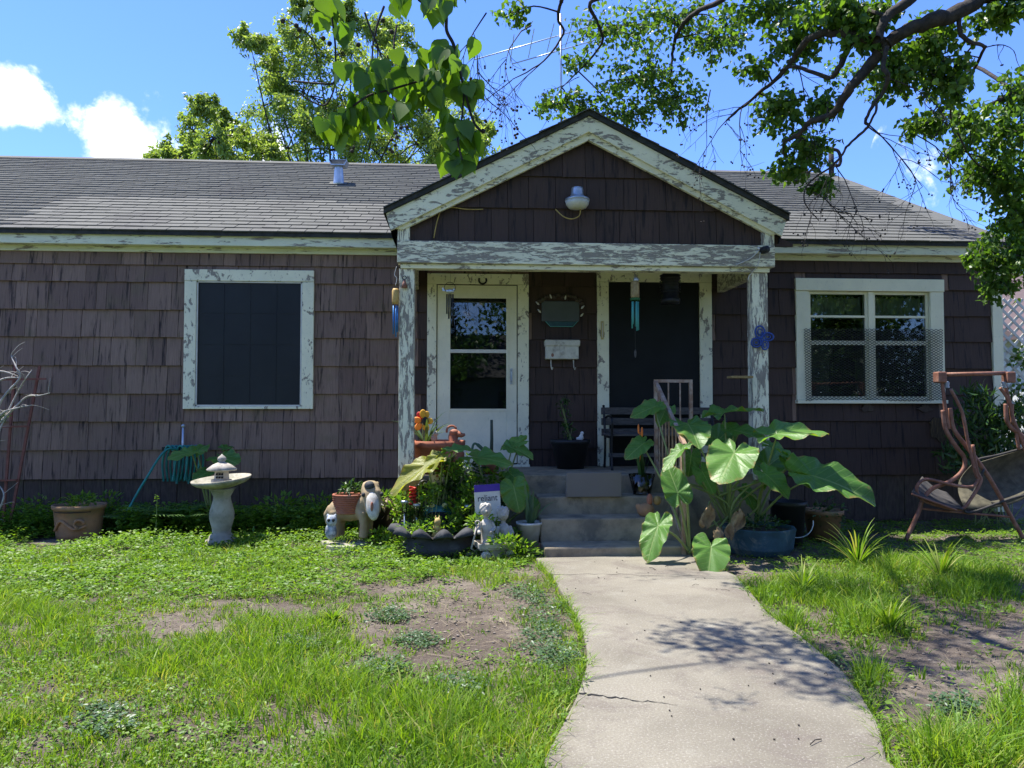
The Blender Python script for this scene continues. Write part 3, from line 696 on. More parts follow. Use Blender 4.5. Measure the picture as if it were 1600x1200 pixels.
# rotten patch of wall below that window, and cables
for (x, z) in ((4.74, 1.33), (5.45, 1.33), (5.62, 1.08)):
    b = MB(); n = 15; b.prism([(x + (.10 if z > 1.2 else .15) * math.cos(6.28 * k / n) * rs.uniform(.5, 1.1), z + (.055 if z > 1.2 else .17) * math.sin(6.28 * k / n) * rs.uniform(.6, 1.1)) for k in range(n)], 8.662, 8.685); b.build('rotten_patch', 'rot' if z < 1.2 else 'skirt', house)
# ------------------------------------------------------------------ concrete steps
steps = thing('concrete_steps', 'worn grey concrete porch slab with three steps leading up from the path', 'steps', (1.35, 7.1, 0))
b = MB(); b.box((-.50, 7.55, 0), (3.10, 8.688, .66)); b.build('porch_slab', 'concrete', steps, bevel=.012)
for ya, yb, z in ((7.25, 7.549, .475), (6.95, 7.249, .31), (6.62, 6.949, .105)):
    b = MB(); b.box((.70, ya, -.05), (2.0, yb, z)); b.build('step', 'concrete', steps, bevel=.014)

# ------------------------------------------------------------------ trees
M['leaf_tallow'] = leafmat('tallow_leaf', [(.045, .10, .018), (.08, .155, .026), (.125, .21, .035)], .48)
M['leaf_pecan'] = leafmat('pecan_leaf', [(.13, .20, .05), (.21, .29, .075), (.31, .37, .12)], .5, (1.4, 1.45, .55))
M['leaf_dark'] = leafmat('dark_shrub_leaf', [(.018, .045, .012), (.035, .085, .018), (.06, .12, .03)], .3)
def leaf_obj_mat(name, a, b, trans=.5, rough=.4, vein=0.):
    """single large leaves: each object its own tone"""
    t = NT(name); r = t.n('ShaderNodeObjectInfo').outputs['Random']; c = t.mix(r, a, b)
    if vein:
        at_ = t.n('ShaderNodeAttribute', {'attribute_name': 'rnd'}).outputs['Fac']
        xyz = t.n('ShaderNodeSeparateXYZ', Vector=t.n('ShaderNodeTexCoord').outputs['Object'])
        av = t.math('ABSOLUTE', xyz.outputs['Y']); s_ = t.math('SUBTRACT', xyz.outputs['X'], t.math('MULTIPLY', av, .75))
        fr_ = t.math('ABSOLUTE', t.math('SUBTRACT', t.math('FRACT', t.math('MULTIPLY', s_, 6.5)), .5))
        side = t.ramp(fr_, .43, .5); mid = t.ramp(av, .022, .008)
        c = t.mix(t.math('MULTIPLY', t.math('MAXIMUM', t.math('MULTIPLY', side, .45), mid), vein), c, (.30, .40, .14))
        ob = t.pos((1, 1, 1), True); c = t.mix(t.ramp(t.noise(ob, 7, 5, .65), .5, .75, 0, .35), c, tuple(x * 1.5 for x in b))
        edge = t.math('MULTIPLY', t.ramp(at_, .86, 1.), t.ramp(t.noise(ob, 5, 5, .7), .5, .6)); c = t.mix(edge, c, (.26, .20, .06))
        c = t.mix(t.ramp(t.noise(ob, 26, 4, .6), .70, .74, 0, .8), c, (.20, .15, .06))
    p = t.n('ShaderNodeBsdfPrincipled', Roughness=rough); t.link(c, p.inputs['Base Color'])
    if vein: t.link(t.bump(t.math('ADD', t.math('MULTIPLY', side, -.8), t.noise(t.pos((1, 1, 1), True), 30, 3, .6)), .5, .006), p.inputs['Normal']); p.inputs['Specular IOR Level'].default_value = .4
    tl = t.n('ShaderNodeBsdfTranslucent'); t.link(t.mix(1, c, (1.75, 1.7, .5), 'MULTIPLY'), tl.inputs['Color'])
    mx = t.n('ShaderNodeMixShader'); mx.inputs[0].default_value = trans
    t.link(p.outputs[0], mx.inputs[1]); t.link(tl.outputs[0], mx.inputs[2]); t.link(mx.outputs[0], t.out.inputs['Surface']); return t.m
M['leaf_big'] = leaf_obj_mat('near_tallow_leaf', (.06, .135, .016), (.12, .215, .026), .58)
def px_pts(L): return [at(x, y, Y) for x, y, Y in L]
def droop_dirs(n, down=.7):
    d = rng.normal(size=(n, 3)) * .6; d[:, 2] -= down; return nrm(d)
def up_norms(n, j=.8):
    v = rng.normal(size=(n, 3)) * j; v[:, 2] += 1; return nrm(v)
def cluster_leaves(c, r, n):
    p = rng.normal(size=(n, 3)); p = nrm(p) * (rng.random((n, 1)) ** .45) * np.array(r)
    return np.array(c) + p
def twig(b, p, d, length, r, depth, rr, tips=None, droop=.15):
    pts = [Vector(p)]; d = Vector(d).normalized(); n = 5
    for i in range(n):
        d = (d + Vector((rr.uniform(-.35, .35), rr.uniform(-.35, .35), rr.uniform(-.35, .3) - droop)) * .6).normalized()
        pts.append(pts[-1] + d * length / n)
        if depth and rr.random() < .75:
            twig(b, pts[-1], d + Vector((rr.uniform(-1, 1), rr.uniform(-1, 1), rr.uniform(-1, .6))), length * rr.uniform(.4, .7), r * .6, depth - 1, rr, tips, droop)
    b.tube(pts, [r * (1 - .6 * i / n) for i in range(n + 1)], 4, False)
    if tips is not None: tips.append(pts[-1])
def tallow():
    rr = random.Random(5)
    tree = thing('tallow_tree', 'spreading tree with heart shaped leaves whose limbs overhang the roof and path', 'tree', (5.7, 3.9, 0))
    b = MB(); b.tube(curve([(5.7, 3.9, -.1), (5.68, 3.92, .5), (5.6, 3.95, 1.6), (5.5, 4.0, 2.6), (5.3, 4.1, 3.1)]), [.26, .22, .2, .2, .2, .19, .19, .19, .19, .18, .18, .18, .18, .18, .18, .17, .17, .17, .17, .16, .16, .15, .15, .15, .14], 12, False)
    b.build('trunk', 'bark', tree, True)
    wood = MB(); nodes = []
    def limb(L, r0, r1, n=8):
        pts = [p if isinstance(p, Vector) else (Vector(p[1:]) if p[0] == 'w' else at(*p)) for p in L]
        q = curve(pts, 6); k = len(q); jit = [p + Vector((rr.uniform(-1, 1), rr.uniform(-1, 1), rr.uniform(-1, 1))) * r0 * .18 for p in q]
        wood.tube(jit, [(r0 + (r1 - r0) * i / (k - 1)) * rr.uniform(.92, 1.08) for i in range(k)], n, False); nodes.extend(jit)
    Y = 5.3
    limb([('w', 5.45, 4.0, 2.8), ('w', 4.7, 4.6, 3.7), (1590, -14, Y), (1500, 18, Y), (1440, 38, Y), (1385, 68, Y + .1)], .074, .046, 10)
    limb([(1385, 68, Y + .1), (1358, 102, Y + .2), (1331, 134, 5.5), (1310, 167, 5.6), (1296, 182, 5.7), (1265, 190, 5.8), (1250, 208, 5.9), (1225, 220, 6.0)], .045, .014)
    limb([(1385, 68, Y + .1), (1342, 56, 5.5), (1304, 51, 5.6), (1267, 59, 5.7), (1240, 91, 5.9), (1213, 124, 6.0), (1180, 150, 6.2), (1135, 188, 6.3)], .042, .008)
    limb([(1342, 56, 5.5), (1328, 72, 5.6), (1310, 107, 5.6), (1294, 121, 5.7), (1245, 105, 5.8), (1218, 110, 5.9)], .03, .01)
    limb([(1372, 62, Y), (1386, 26, Y), (1420, 2, Y), (1450, -40, Y)], .03, .04)
    limb([(1386, 26, Y), (1350, 16, 5.5), (1320, 22, 5.6), (1270, 45, 5.8), (1225, 40, 6)], .018, .006)
    limb([(1386, 74, Y), (1380, 104, Y), (1388, 120, Y), (1378, 148, 5.4), (1368, 158, 5.4), (1352, 190, 5.5), (1356, 198, 5.5), (1326, 226, 5.6), (1305, 255, 5.7), (1262, 288, 6), (1258, 318, 6), (1280, 345, 6)], .019, .004)
    limb([(1368, 158, 5.4), (1369, 172, 5.4), (1356, 198, 5.5)], .012, .008)
    limb([(1500, 18, Y), (1500, 50, Y), (1516, 65, Y), (1537, 72, 5.5), (1535, 82, 5.6), (1505, 140, 5.9), (1485, 175, 6.2), (1500, 215, 6.5), (1512, 240, 6.8)], .018, .006)
    limb([('w', 5.45, 4.0, 2.9), ('w', 4.3, 4.4, 4.6), ('w', 2.8, 4.7, 5.3)], .10, .04, 10); limb([('w', 2.8, 4.7, 5.3), ('w', 1.2, 4.9, 5.5), ('w', -.1, 5.0, 5.0)], .022, .008)
    limb([('w', 2.8, 4.7, 5.3), ('w', 2.5, 5.8, 5.4), (1150, -20, 7.2), (1086, 20, 7.9), (1062, 45, 8.1), (1052, 78, 8.3), (1048, 115, 8.3), (1040, 135, 8.3)], .04, .008)
    limb([('w', 1.2, 4.9, 5.5), ('w', 1.1, 5.8, 5.3), (960, -20, 7.4), (922, 5, 7.8), (935, 40, 8.1), (941, 65, 8.2), (920, 95, 8.3), (900, 115, 8.3), (878, 137, 8.3)], .03, .005)
    limb([('w', 1.2, 4.9, 5.5), (890, -30, 6.2), (876, 5, 6.4), (872, 30, 6.5), (880, 52, 6.6), (850, 95, 6.6), (800, 125, 6.6)], .022, .004)
    limb([('w', 5.4, 4.05, 2.7), ('w', 5.6, 5.6, 3.6), (1640, 120, 6.8), (1600, 140, 7), (1540, 165, 7)], .07, .02)
    limb([('w', 5.6, 5.6, 3.6), (1680, 300, 7), (1610, 380, 7.1), (1560, 400, 7.1)], .03, .008)
    limb([('w', -.1, 5.0, 5.0), ('w', -1.3, 4.5, 4.7), ('w', -1.5, 3.3, 3.8), (600, -90, 2.3), (690, -20, 2.0)], .011, .006)
    # leaf clumps: place, half width and half height in the photo, distance, number of leaves
    CL = [(1000, 120, 70, 55, 8.3, 420), (1060, 150, 45, 38, 8.3, 260), (960, 40, 75, 38, 8.3, 330), (1050, 30, 65, 35, 8.3, 300), (880, 162, 50, 20, 8.3, 210), (960, 178, 62, 22, 8.3, 230),
          (1120, 60, 45, 45, 8.3, 200), (1240, 60, 48, 45, 6.0, 280), (1200, 15, 70, 25, 6.2, 260), (1215, 170, 35, 40, 6.2, 230), (1255, 228, 40, 28, 6.2, 220), (1236, 262, 33, 20, 6.2, 130), (1287, 288, 20, 18, 6.1, 70),
          (1290, 160, 22, 35, 5.8, 110), (1400, 112, 42, 42, 5.6, 300), (1460, 60, 45, 42, 5.5, 280), (1480, 120, 38, 45, 5.6, 300), (1445, 192, 35, 20, 5.9, 150), (1350, 18, 55, 25, 5.5, 260), (1300, 18, 50, 28, 5.6, 220),
          (1560, 18, 45, 22, 5.4, 180), (1135, 40, 40, 35, 8.3, 160), (800, 20, 30, 25, 6.5, 60), (1175, 105, 22, 25, 6.0, 70), (1340, 60, 30, 25, 5.5, 90), (905, 95, 26, 16, 8.3, 70),
          (1565, 200, 55, 45, 7.0, 420), (1545, 262, 48, 45, 7.1, 400), (1585, 330, 42, 55, 7.1, 420), (1515, 185, 32, 32, 6.8, 200), (1575, 400, 45, 38, 7.1, 380), (1532, 398, 22, 25, 7.1, 160), (1560, 440, 30, 22, 7.1, 160),
          (1590, 140, 35, 40, 7.0, 260), (1500, 228, 22, 22, 6.8, 90), (1630, 250, 50, 120, 7.2, 500), (1640, 400, 50, 70, 7.2, 300), (1575, 272, 36, 26, 7.0, 200)]
    P_ = []; tips = []
    for (x, y, rx, ry, Yc, n) in CL:
        c = at(x, y, Yc); r = (rx / F * Yc, (rx + ry) * .5 / F * Yc, ry / F * Yc)
        P_.append(cluster_leaves(c, tuple(1.12 * q for q in r), int(n * .95)))
        if nodes:
            q = min(nodes, key=lambda p: (p - c).length_squared)
            if (q - c).length > .08:
                mid = (q + c) / 2 + Vector((rr.uniform(-.05, .05), rr.uniform(-.05, .05), rr.uniform(-.02, .08))); wood.tube(curve([q, mid, c], 4), [.009, .008, .008, .007, .007, .006, .006, .005, .005], 5, False)
        for k in range(max(5, n // 15)):                      # leafy shoots reaching out of the clump
            d = Vector((rr.uniform(-1, 1), rr.uniform(-1, 1), rr.uniform(-.7, .5))).normalized(); s0 = c + Vector((d.x * r[0], d.y * r[1], d.z * r[2])) * rr.uniform(0, .5); s1 = c + Vector((d.x * r[0], d.y * r[1], d.z * r[2])) * rr.uniform(.9, 1.5) + Vector((0, 0, -.03)); sm_ = (s0 + s1) / 2 + Vector((rr.uniform(-.03, .03), rr.uniform(-.03, .03), .03))
            wood.tube([c, s0, sm_, s1], [.004, .0035, .003, .002], 4, False)
            q = np.array([tuple(s0.lerp(s1, f) + Vector((rr.gauss(0, .022), rr.gauss(0, .022), rr.uniform(-.05, .02)))) for f in [rr.random() for z in range(18)]]); P_.append(q)
    # the rest of the crown, above the frame
    for (x, y, z, r, n) in [(-.15, 5.2, 4.75, .46, 620), (.05, 4.6, 4.9, .36, 330), (.25, 5.0, 4.9, .3, 260), (.8, 6.4, 5.6, .45, 300), (1.5, 6.6, 5.7, .45, 300), (2.2, 6.6, 5.7, .45, 300), (2.9, 6.6, 5.7, .45, 280), (1.2, 5.9, 5.6, .4, 240), (2.0, 6.0, 5.6, .45, 260), (1.0, 4.2, 5.3, .4, 240), (1.7, 4.6, 5.3, .45, 260), (.55, 4.9, 5.0, .32, 210), (.9, 5.3, 5.1, .4, 240), (1.5, 5.5, 5.1, .45, 240), (1.2, 4.6, 5.2, .4, 170), (2.2, 5.2, 5.4, .6, 300), (3.2, 4.4, 5.3, .6, 260),
                            (2.3, 6.4, 6.0, .5, 200), (3.4, 6.0, 5.6, .55, 250), (4.4, 5.2, 5.2, .6, 300), (1.4, 6.3, 5.8, .4, 150), (2.0, 3.9, 5.4, .5, 150), (5.2, 3.6, 5.0, .8, 400), (6.3, 4.6, 4.8, .9, 400), (5.8, 3.0, 4.4, .7, 300), (3.6, 3.2, 5.4, .6, 150), (5.3, 9.3, 5.6, .35, 260), (4.9, 9.5, 5.75, .25, 120)]:
        P_.append(cluster_leaves((x, y, z), (r, r, r * .75), n))
        if z > 4 and y < 7:
            c = Vector((x, y, z)); q = min(nodes, key=lambda p: (p - c).length_squared); wood.tube(curve([q, (q + c) / 2 + Vector((0, 0, .08)), c], 4), .011, 5, False)
            for k in range(4): twig(wood, c, (rr.uniform(-1, 1), rr.uniform(-1, 1), rr.uniform(-.8, .4)), r, .006, 1, rr)
    c = Vector((5.1, 9.4, 5.6)); q = min(nodes, key=lambda p: (p - c).length_squared); wood.tube(curve([q, (q + c) / 2 + Vector((.3, 0, .3)), c], 5), .02, 6, False)
    P_ = np.concatenate(P_); n = len(P_)
    leaves('crown', P_, droop_dirs(n), up_norms(n, 1.0), rng.uniform(.034, .066, n), rng.uniform(.032, .058, n), 'leaf_tallow', tree, 'heart')
    # bare hanging twigs with seed capsules against the sky
    bare = MB(); tips = []
    for (x, y, Yc, dx, dz, ln, dep) in [(760, 20, 5, -.3, -.4, .5, 2), (830, 40, 5.5, -.8, -.3, .6, 2), (800, 125, 6.6, -.9, -.2, .5, 2), (850, 95, 6.6, -.7, -.5, .5, 2), (878, 137, 8.3, -.5, -.5, .45, 1), (740, 60, 4, .2, -.8, .4, 2), (600, 10, 3, -.2, -.6, .35, 2), (620, 40, 3.2, .1, -.8, .35, 2), (570, 20, 3, .5, -.5, .4, 2),
                                   (1135, 188, 6.3, -.6, -.5, .5, 2), (1160, 165, 6.2, -.3, -.8, .6, 2), (1200, 135, 6.1, -.8, -.4, .6, 2), (1110, 140, 6.5, -.3, -.7, .5, 2), (1326, 226, 5.6, -.2, -.8, .5, 2), (1352, 190, 5.5, .6, -.5, .6, 2), (1356, 198, 5.5, .9, -.3, .7, 2), (1380, 120, 5.4, .8, -.4, .6, 2), (1300, 250, 5.7, .3, -.7, .4, 2),
                                   (1280, 330, 6, .7, .1, .4, 1), (1270, 300, 6, .7, -.4, .5, 2), (1537, 75, 5.5, .8, .2, .4, 1), (1530, 90, 5.6, -.8, -.2, .4, 2), (1430, 210, 6, .6, -.6, .5, 2), (1480, 240, 6.4, .3, -.7, .45, 2), (960, 186, 8.3, .1, -.9, .35, 1), (1000, 175, 8.3, .4, -.7, .35, 1), (905, 120, 8.3, -.6, -.3, .4, 2), (1240, 95, 5.9, .3, -.8, .5, 2), (1040, 160, 8.3, .6, -.6, .4, 1)]:
        for k in range(1):
            twig(bare, at(x, y, Yc), (dx + rr.uniform(-.3, .3), rr.uniform(-.4, .4), dz + rr.uniform(-.2, .2)), ln * rr.uniform(.8, 1.2), .0055, dep, rr, tips, .1)
    for p in tips[::2]:
        for k in range(2): bare.ball(p + Vector((rr.uniform(-.02, .02), rr.uniform(-.02, .02), rr.uniform(-.02, .01))), .008, 6, 4)
    wood.build('limbs', 'bark', tree, True); bare.build('bare_twigs', 'bark', tree, True, kind='stuff')
    # the low branch that hangs close in front of the camera, every leaf an object
    st = MB(); Yn = 1.95
    st.tube(curve([at(690, -20, 2.0), at(697, 22, Yn), at(698, 48, Yn), at(708, 68, Yn), at(713, 88, Yn), at(718, 108, Yn), at(728, 150, Yn), at(740, 190, Yn), at(752, 205, Yn)]), [.0045] * 20 + [.0035] * 29, 6, False)
    st.tube(curve([at(716, 100, Yn), at(690, 118, Yn), at(650, 128, Yn), at(610, 140, 1.93), at(575, 150, 1.92), at(540, 175, 1.92)]), .003, 5, False)
    st.tube(curve([at(725, 140, Yn), at(722, 180, 1.93), at(715, 215, 1.92), at(722, 250, 1.92)]), .0025, 5, False)
    st.tube(curve([at(640, -30, 2.0), at(655, 0, 1.98), at(680, 10, 1.97)]), .004, 5, False)
    st.tube(curve([at(505, -20, 2.0), at(515, 10, 1.98), at(523, 62, 1.97), at(524, 100, 1.97), at(522, 128, 1.96), at(505, 131, 1.95), at(458, 127, 1.95)]), .0028, 5, False)
    st.tube(curve([at(523, 128, 1.96), at(520, 145, 1.96), at(508, 164, 1.96), at(490, 160, 1.96), at(470, 147, 1.96)]), .0022, 5, False)
    st.tube(curve([at(505, -20, 2.0), at(600, -40, 2.0), at(690, -20, 2.0)]), .005, 6, False)
    st.build('hanging_branch', 'bark', tree, True)
    hv = []; nS = 9
    outline = [(0, .0), (-.06, .16), (-.03, .32), (.10, .45), (.28, .50), (.46, .45), (.62, .33), (.78, .19), (.9, .08), (1.06, .0)]
    vs = []; fs = []
    for i, (u, w) in enumerate(outline): vs += [(u, w, .10 * w - .1 * u * u), (u if i else 0, 0, -.1 * u * u - .015), (u, -w, .10 * w - .1 * u * u)]
    for i in range(len(outline) - 1): fs += [(3 * i, 3 * i + 3, 3 * i + 4, 3 * i + 1), (3 * i + 1, 3 * i + 4, 3 * i + 5, 3 * i + 2)]
    me = bpy.data.meshes.new('leaf'); me.from_pydata(vs, [], fs); me.update(); me.materials.append(M['leaf_big']); me.polygons.foreach_set('use_smooth', [True] * len(me.polygons))
    GL = [(505, 12, 25, 12, 4), (525, 40, 22, 16, 5), (665, 5, 55, 10, 9), (640, 14, 30, 10, 4), (690, 20, 15, 12, 3), (695, 85, 18, 20, 4), (650, 110, 45, 22, 11), (600, 130, 40, 25, 11), (700, 120, 30, 25, 9), (735, 75, 10, 6, 1), (625, 165, 40, 22, 10), (580, 180, 30, 22, 9), (550, 190, 35, 18, 9),
          (520, 195, 20, 16, 5), (560, 215, 28, 14, 6), (550, 125, 20, 16, 3), (725, 155, 18, 16, 5), (735, 140, 15, 10, 3), (700, 190, 14, 14, 4), (715, 215, 18, 18, 6), (720, 248, 16, 18, 6), (705, 262, 12, 8, 3), (738, 225, 10, 20, 4), (670, 140, 30, 25, 7)]
    for (cx, cy, rx, ry, n) in GL:
        for k in range(int(n * 1.45)):
            p = at(cx + rr.uniform(-rx, rx), cy - 12 + rr.uniform(-ry, ry), Yn + rr.uniform(-.05, .05))
            s = rr.uniform(.040, .060); d = Vector((rr.uniform(-.7, .7), rr.uniform(-.35, .35), -1)).normalized()
            nv = Vector((rr.uniform(-.9, .9), -rr.uniform(.1, 1.2), rr.uniform(.1, .9))); nv = (nv - d * nv.dot(d)).normalized(); y = nv.cross(d)
            o = bpy.data.objects.new('leaf', me); col.objects.link(o); o.parent = tree
            mt = Matrix((d, y, nv)).transposed().to_4x4(); mt.translation = p - Vector(tree.location); o.matrix_local = mt @ Matrix.Diagonal((s, s * .98, s, 1))
    br = MB()
    for (x, y) in [(463, 40), (468, 47), (442, 33), (505, 60), (515, 68), (560, 70), (598, 32), (612, 50), (636, 112), (640, 118), (645, 110), (725, 208), (735, 212), (755, 205)]:
        br.ball(at(x, y, 1.95), .0065, 8, 6)
    br.build('seed_capsules', 'bark', tree, True, kind='stuff')
tallow()
def back_tree(name, label, Yc, base, clumps, nl, leaf=(.115, .042), mat='leaf_pecan', barkm='bark', rad=.22, seed=1, trunk_top=None):
    rr = random.Random(seed); t = thing(name, label, 'tree', (base[0], base[1], 0))
    cs = [at(x, y, Yc + rr.uniform(-1.2, 1.2)) for x, y, r in clumps]; top = sum(cs, Vector()) / len(cs)
    fork = Vector((base[0], base[1], top.z * .5))
    b = MB(); b.tube(curve([(base[0], base[1], -.2), fork * .5 + Vector((base[0], base[1], 0)) * .5, fork]), [rad] * 7 + [rad * .85] * 6, 10, False); b.build('trunk', barkm, t, True)
    w = MB(); P_ = []
    for (x, y, r), c in zip(clumps, cs):
        rw = r / F * Yc; w.tube(curve([fork, (fork + c) / 2 + Vector((rr.uniform(-.3, .3), rr.uniform(-.3, .3), rr.uniform(.1, .5))), c], 5), [rad * .2 * (1 - .085 * k) for k in range(11)], 6, False)
        for k in range(7):
            tp = []; twig(w, c, (rr.uniform(-1, 1), rr.uniform(-1, 1), rr.uniform(-.3, 1)), rw * 1.1, .02, 1, rr, tp, .05)
            for q in tp: P_.append(cluster_leaves(q, (rw * .36, rw * .36, rw * .28), int(nl / 5)))
        P_.append(cluster_leaves(c, (rw * 1.25, rw * 1.25, rw), nl // 2))
    w.build('limbs', barkm, t, True); P_ = np.concatenate(P_); n = len(P_)
    leaves('crown', P_, droop_dirs(n, .3), up_norms(n, .8), rng.uniform(.7, 1.25, n) * leaf[0], rng.uniform(.8, 1.2, n) * leaf[1], mat, t, 'lance')
    return t
back_tree('pecan_tree', 'tall pale green tree rising behind the roof beside the metal vent', 19, (-3.5, 19.5), [(392, 72, 20), (440, 95, 34), (425, 160, 34), (478, 50, 34), (520, 90, 36), (480, 150, 38), (530, 150, 40), (560, 200, 46), (600, 120, 38), (640, 160, 40), (625, 60, 24), (580, 50, 26), (690, 200, 42), (722, 225, 36), (650, 225, 46), (590, 240, 46), (520, 235, 44), (450, 232, 40), (705, 140, 22), (742, 240, 24), (470, 195, 30), (420, 120, 24), (670, 245, 40), (550, 30, 20), (480, 15, 18), (750, 200, 14)], 230)
back_tree('pecan_tree', 'low bushy tree behind the far left roof ridge near the white cloud', 18, (-6.2, 18.6), [(255, 238, 18), (300, 205, 24), (318, 175, 18), (335, 215, 28), (320, 240, 26), (365, 210, 24), (390, 225, 26), (372, 245, 22), (412, 240, 22), (280, 245, 16), (345, 190, 14)], 170, seed=2)
back_tree('shade_tree', 'distant dark green tree beyond the right end of the roof', 24, (15.2, 25), [(1440, 392, 16), (1480, 392, 20), (1520, 390, 24), (1560, 400, 40), (1600, 420, 46), (1590, 470, 40), (1560, 460, 30), (1620, 480, 40), (1500, 400, 18), (1600, 380, 30)], 160, (.2, .08), 'leaf_tallow', seed=3)
# trees over the street, behind the camera: they close off the yard and show in the door glass
for k, (x, y, s) in enumerate([(-9, -16, 1.15), (-2.5, -19, 1.3), (4.5, -15, 1.1), (11, -18, 1.25), (-16, -20, 1.3), (18, -17, 1.3), (24, -14, 1.2), (15, -11, 1.0), (21, -22, 1.5)]):
    rr = random.Random(40 + k); t = thing('street_tree', ['dark broad tree over the street', 'tall oak standing over the street', 'round shade tree over the street', 'wide crowned tree over the street', 'tree at the far corner of the street', 'large tree by the street end', 'leaning tree in the yard over the street', 'young street tree on the right verge', 'tall tree behind the street verge'][k], 'tree', (x, y, 0))
    b = MB(); b.tube([(x, y, -.1), (x, y, 1.5 * s), (x + .2, y, 3.2 * s)], [.32, .25, .2], 9, False); b.build('trunk', 'bark', t, True)
    P_ = [cluster_leaves((x + rr.uniform(-2.6, 2.6) * s, y + rr.uniform(-2, 2) * s, rr.uniform(1.2, 7.8) * s), (1.3, 1.3, 1.0), 200) for q in range(34)]
    P_ = np.concatenate(P_); n = len(P_); leaves('crown', P_, droop_dirs(n, .3), up_norms(n), .28, .16, 'leaf_dark', t, 'oval')

# ------------------------------------------------------------------ grass and low ground cover
M['grass'] = leafmat('lawn_grass', [(.06, .14, .012), (.135, .25, .02), (.22, .34, .032), (.34, .33, .12)], .42, (1.5, 1.5, .5), .5, .25)
M['cover'] = leafmat('ground_cover_leaf', [(.065, .15, .02), (.125, .235, .026), (.20, .30, .04)], .45, (1.6, 1.6, .5), .45, .3)
M['cover_grey'] = leafmat('grey_green_weed', [(.05, .10, .045), (.08, .14, .06)], .3)
M['straw'] = leafmat('dry_straw', [(.30, .24, .14), (.42, .36, .24), (.20, .15, .09)], .2, (1, 1, 1))
def to_px(p):
    d = np.asarray(p) - np.array([0, 0, CAMH]); rt = np.array([math.cos(YAW), -math.sin(YAW), 0]); fw = np.array([math.sin(YAW) * math.cos(PITCH), math.cos(YAW) * math.cos(PITCH), math.sin(PITCH)]); up = np.cross(rt, fw)
    w = np.maximum(d @ fw, .05); return 800 + F * (d @ rt) / w, 600 - F * (d @ up) / w
def patches(P, G):
    x, y = to_px(P); m = np.zeros(len(P))
    for cx, cy, rx, ry, a in G: m = np.maximum(m, a * np.exp(-(((x - cx) / rx) ** 2 + ((y - cy) / ry) ** 2)))
    return m
def fbm(P, s, o=0.): return np.array([mnoise.fractal((p[0] * s + o, p[1] * s, o), 1.0, 2.0, 3) for p in P])
PL = np.array([(p.x, p.y) for p in PATH_L])[::-1]; PR = np.array([(p.x, p.y) for p in PATH_R])[::-1]
def x_left(y): return np.interp(y, PL[:, 1], PL[:, 0])
def x_right(y): return np.interp(y, PR[:, 1], PR[:, 0])
def blades(name, P, h, w, mat, label, cat, lean=.45, flat=False, tufts=0):
    n = len(P); a = rng.random(n) * 6.283; ln = rng.normal(size=(n, 2)) * lean; P = P.copy(); h = h.copy(); tone = np.zeros(n)
    if tufts:                                               # half of the blades stand together in tufts
        ci = rng.integers(0, n, tufts); own = rng.integers(0, tufts, n); inn = rng.random(n) < .6; near = ci[own]
        off = rng.normal(size=(n, 2)) * .026; P[inn, :2] = P[near][inn, :2] + off[inn]; ln[inn] = off[inn] * 17 + ln[inn] * .5
        hm = rng.uniform(.75, 1.75, tufts)[own]; h[inn] = (h[near] * hm)[inn] * rng.uniform(.7, 1.15, inn.sum()); tone[inn] = rng.normal(0, .18, tufts)[own][inn]
    side = np.stack([np.cos(a), np.sin(a), np.zeros(n)], 1); L = np.concatenate([ln, np.zeros((n, 1))], 1)
    up = np.array([0, 0, 1.]) * (1 if not flat else .08)
    h = h[:, None]; w = w[:, None]
    mid = P + (up * .55 + L * .3) * h; tip = P + (up * .92 + L * 1.0) * h
    V = np.stack([P - side * w * .5, P + side * w * .5, mid - side * w * .42, mid + side * w * .42, tip], 1).reshape(-1, 3)
    f = np.array([(0, 1, 3), (0, 3, 2), (2, 3, 4)]); Fc = (f[None] + (np.arange(n) * 5)[:, None, None]).reshape(-1, 3)
    o = fast_mesh(name, V, Fc, mat, None, np.repeat(np.clip(rng.normal(.42, .2, n) + tone + fbm(P[:, :2], .9) * .25, 0, 1), 5), False, 'stuff')
    return tag(o, label, cat)
def scatter(n, x0, x1, y0, y1):
    # more per square metre close to the camera
    u = rng.random(n); y = y0 + (y1 - y0) * u ** 1.25; x = rng.uniform(x0, x1, n); return np.stack([x, y, np.zeros(n)], 1)
BARE = [(720, 975, 170, 66, 1.15), (640, 922, 120, 24, .85), (290, 982, 95, 30, 1.0), (450, 955, 90, 16, .7), (820, 900, 60, 16, .7), (700, 1040, 95, 34, .85), (560, 1000, 70, 25, .5), (330, 945, 60, 10, .5), (150, 1120, 60, 20, .35), (880, 1120, 30, 60, .3), (500, 1120, 80, 18, .3)]
def left_lawn():
    P = scatter(270000, -5.6, 1.0, 2.3, 7.4); P = P[(P[:, 0] < x_left(P[:, 1]) - .01) & (P[:, 0] > -P[:, 1] * .62 - .5)]
    m = 1 - 1.15 * patches(P, BARE); nz = fbm(P[:, :2], 1.7, 3.); m = m + nz * .8 + fbm(P[:, :2], 6.5, 1.) * .75
    far = np.clip((P[:, 1] - 5.2) / 1.6, 0, .8)
    keep = rng.random(len(P)) < np.clip((m - .3) * 1.35, .04, 1) * (1 - far); P = P[keep]; n = len(P)
    tall = np.clip(.5 + fbm(P[:, :2], .8, 9.) * 1.2, 0.1, 1.3); px, _ = to_px(P); tall *= np.where(px < 250, 1.35, 1) * np.clip(1.15 - patches(P, BARE), .45, 1.2)
    return blades('grass', P, (.022 + .05 * tall) * rng.uniform(.6, 1.3, n), rng.uniform(.0028, .006, n) * (1 + .9 * (rng.random(n) < .12)), 'grass', 'bright green lawn grass thinning to bare soil left of the path', 'grass', .5, False, 5200)
left_lawn()
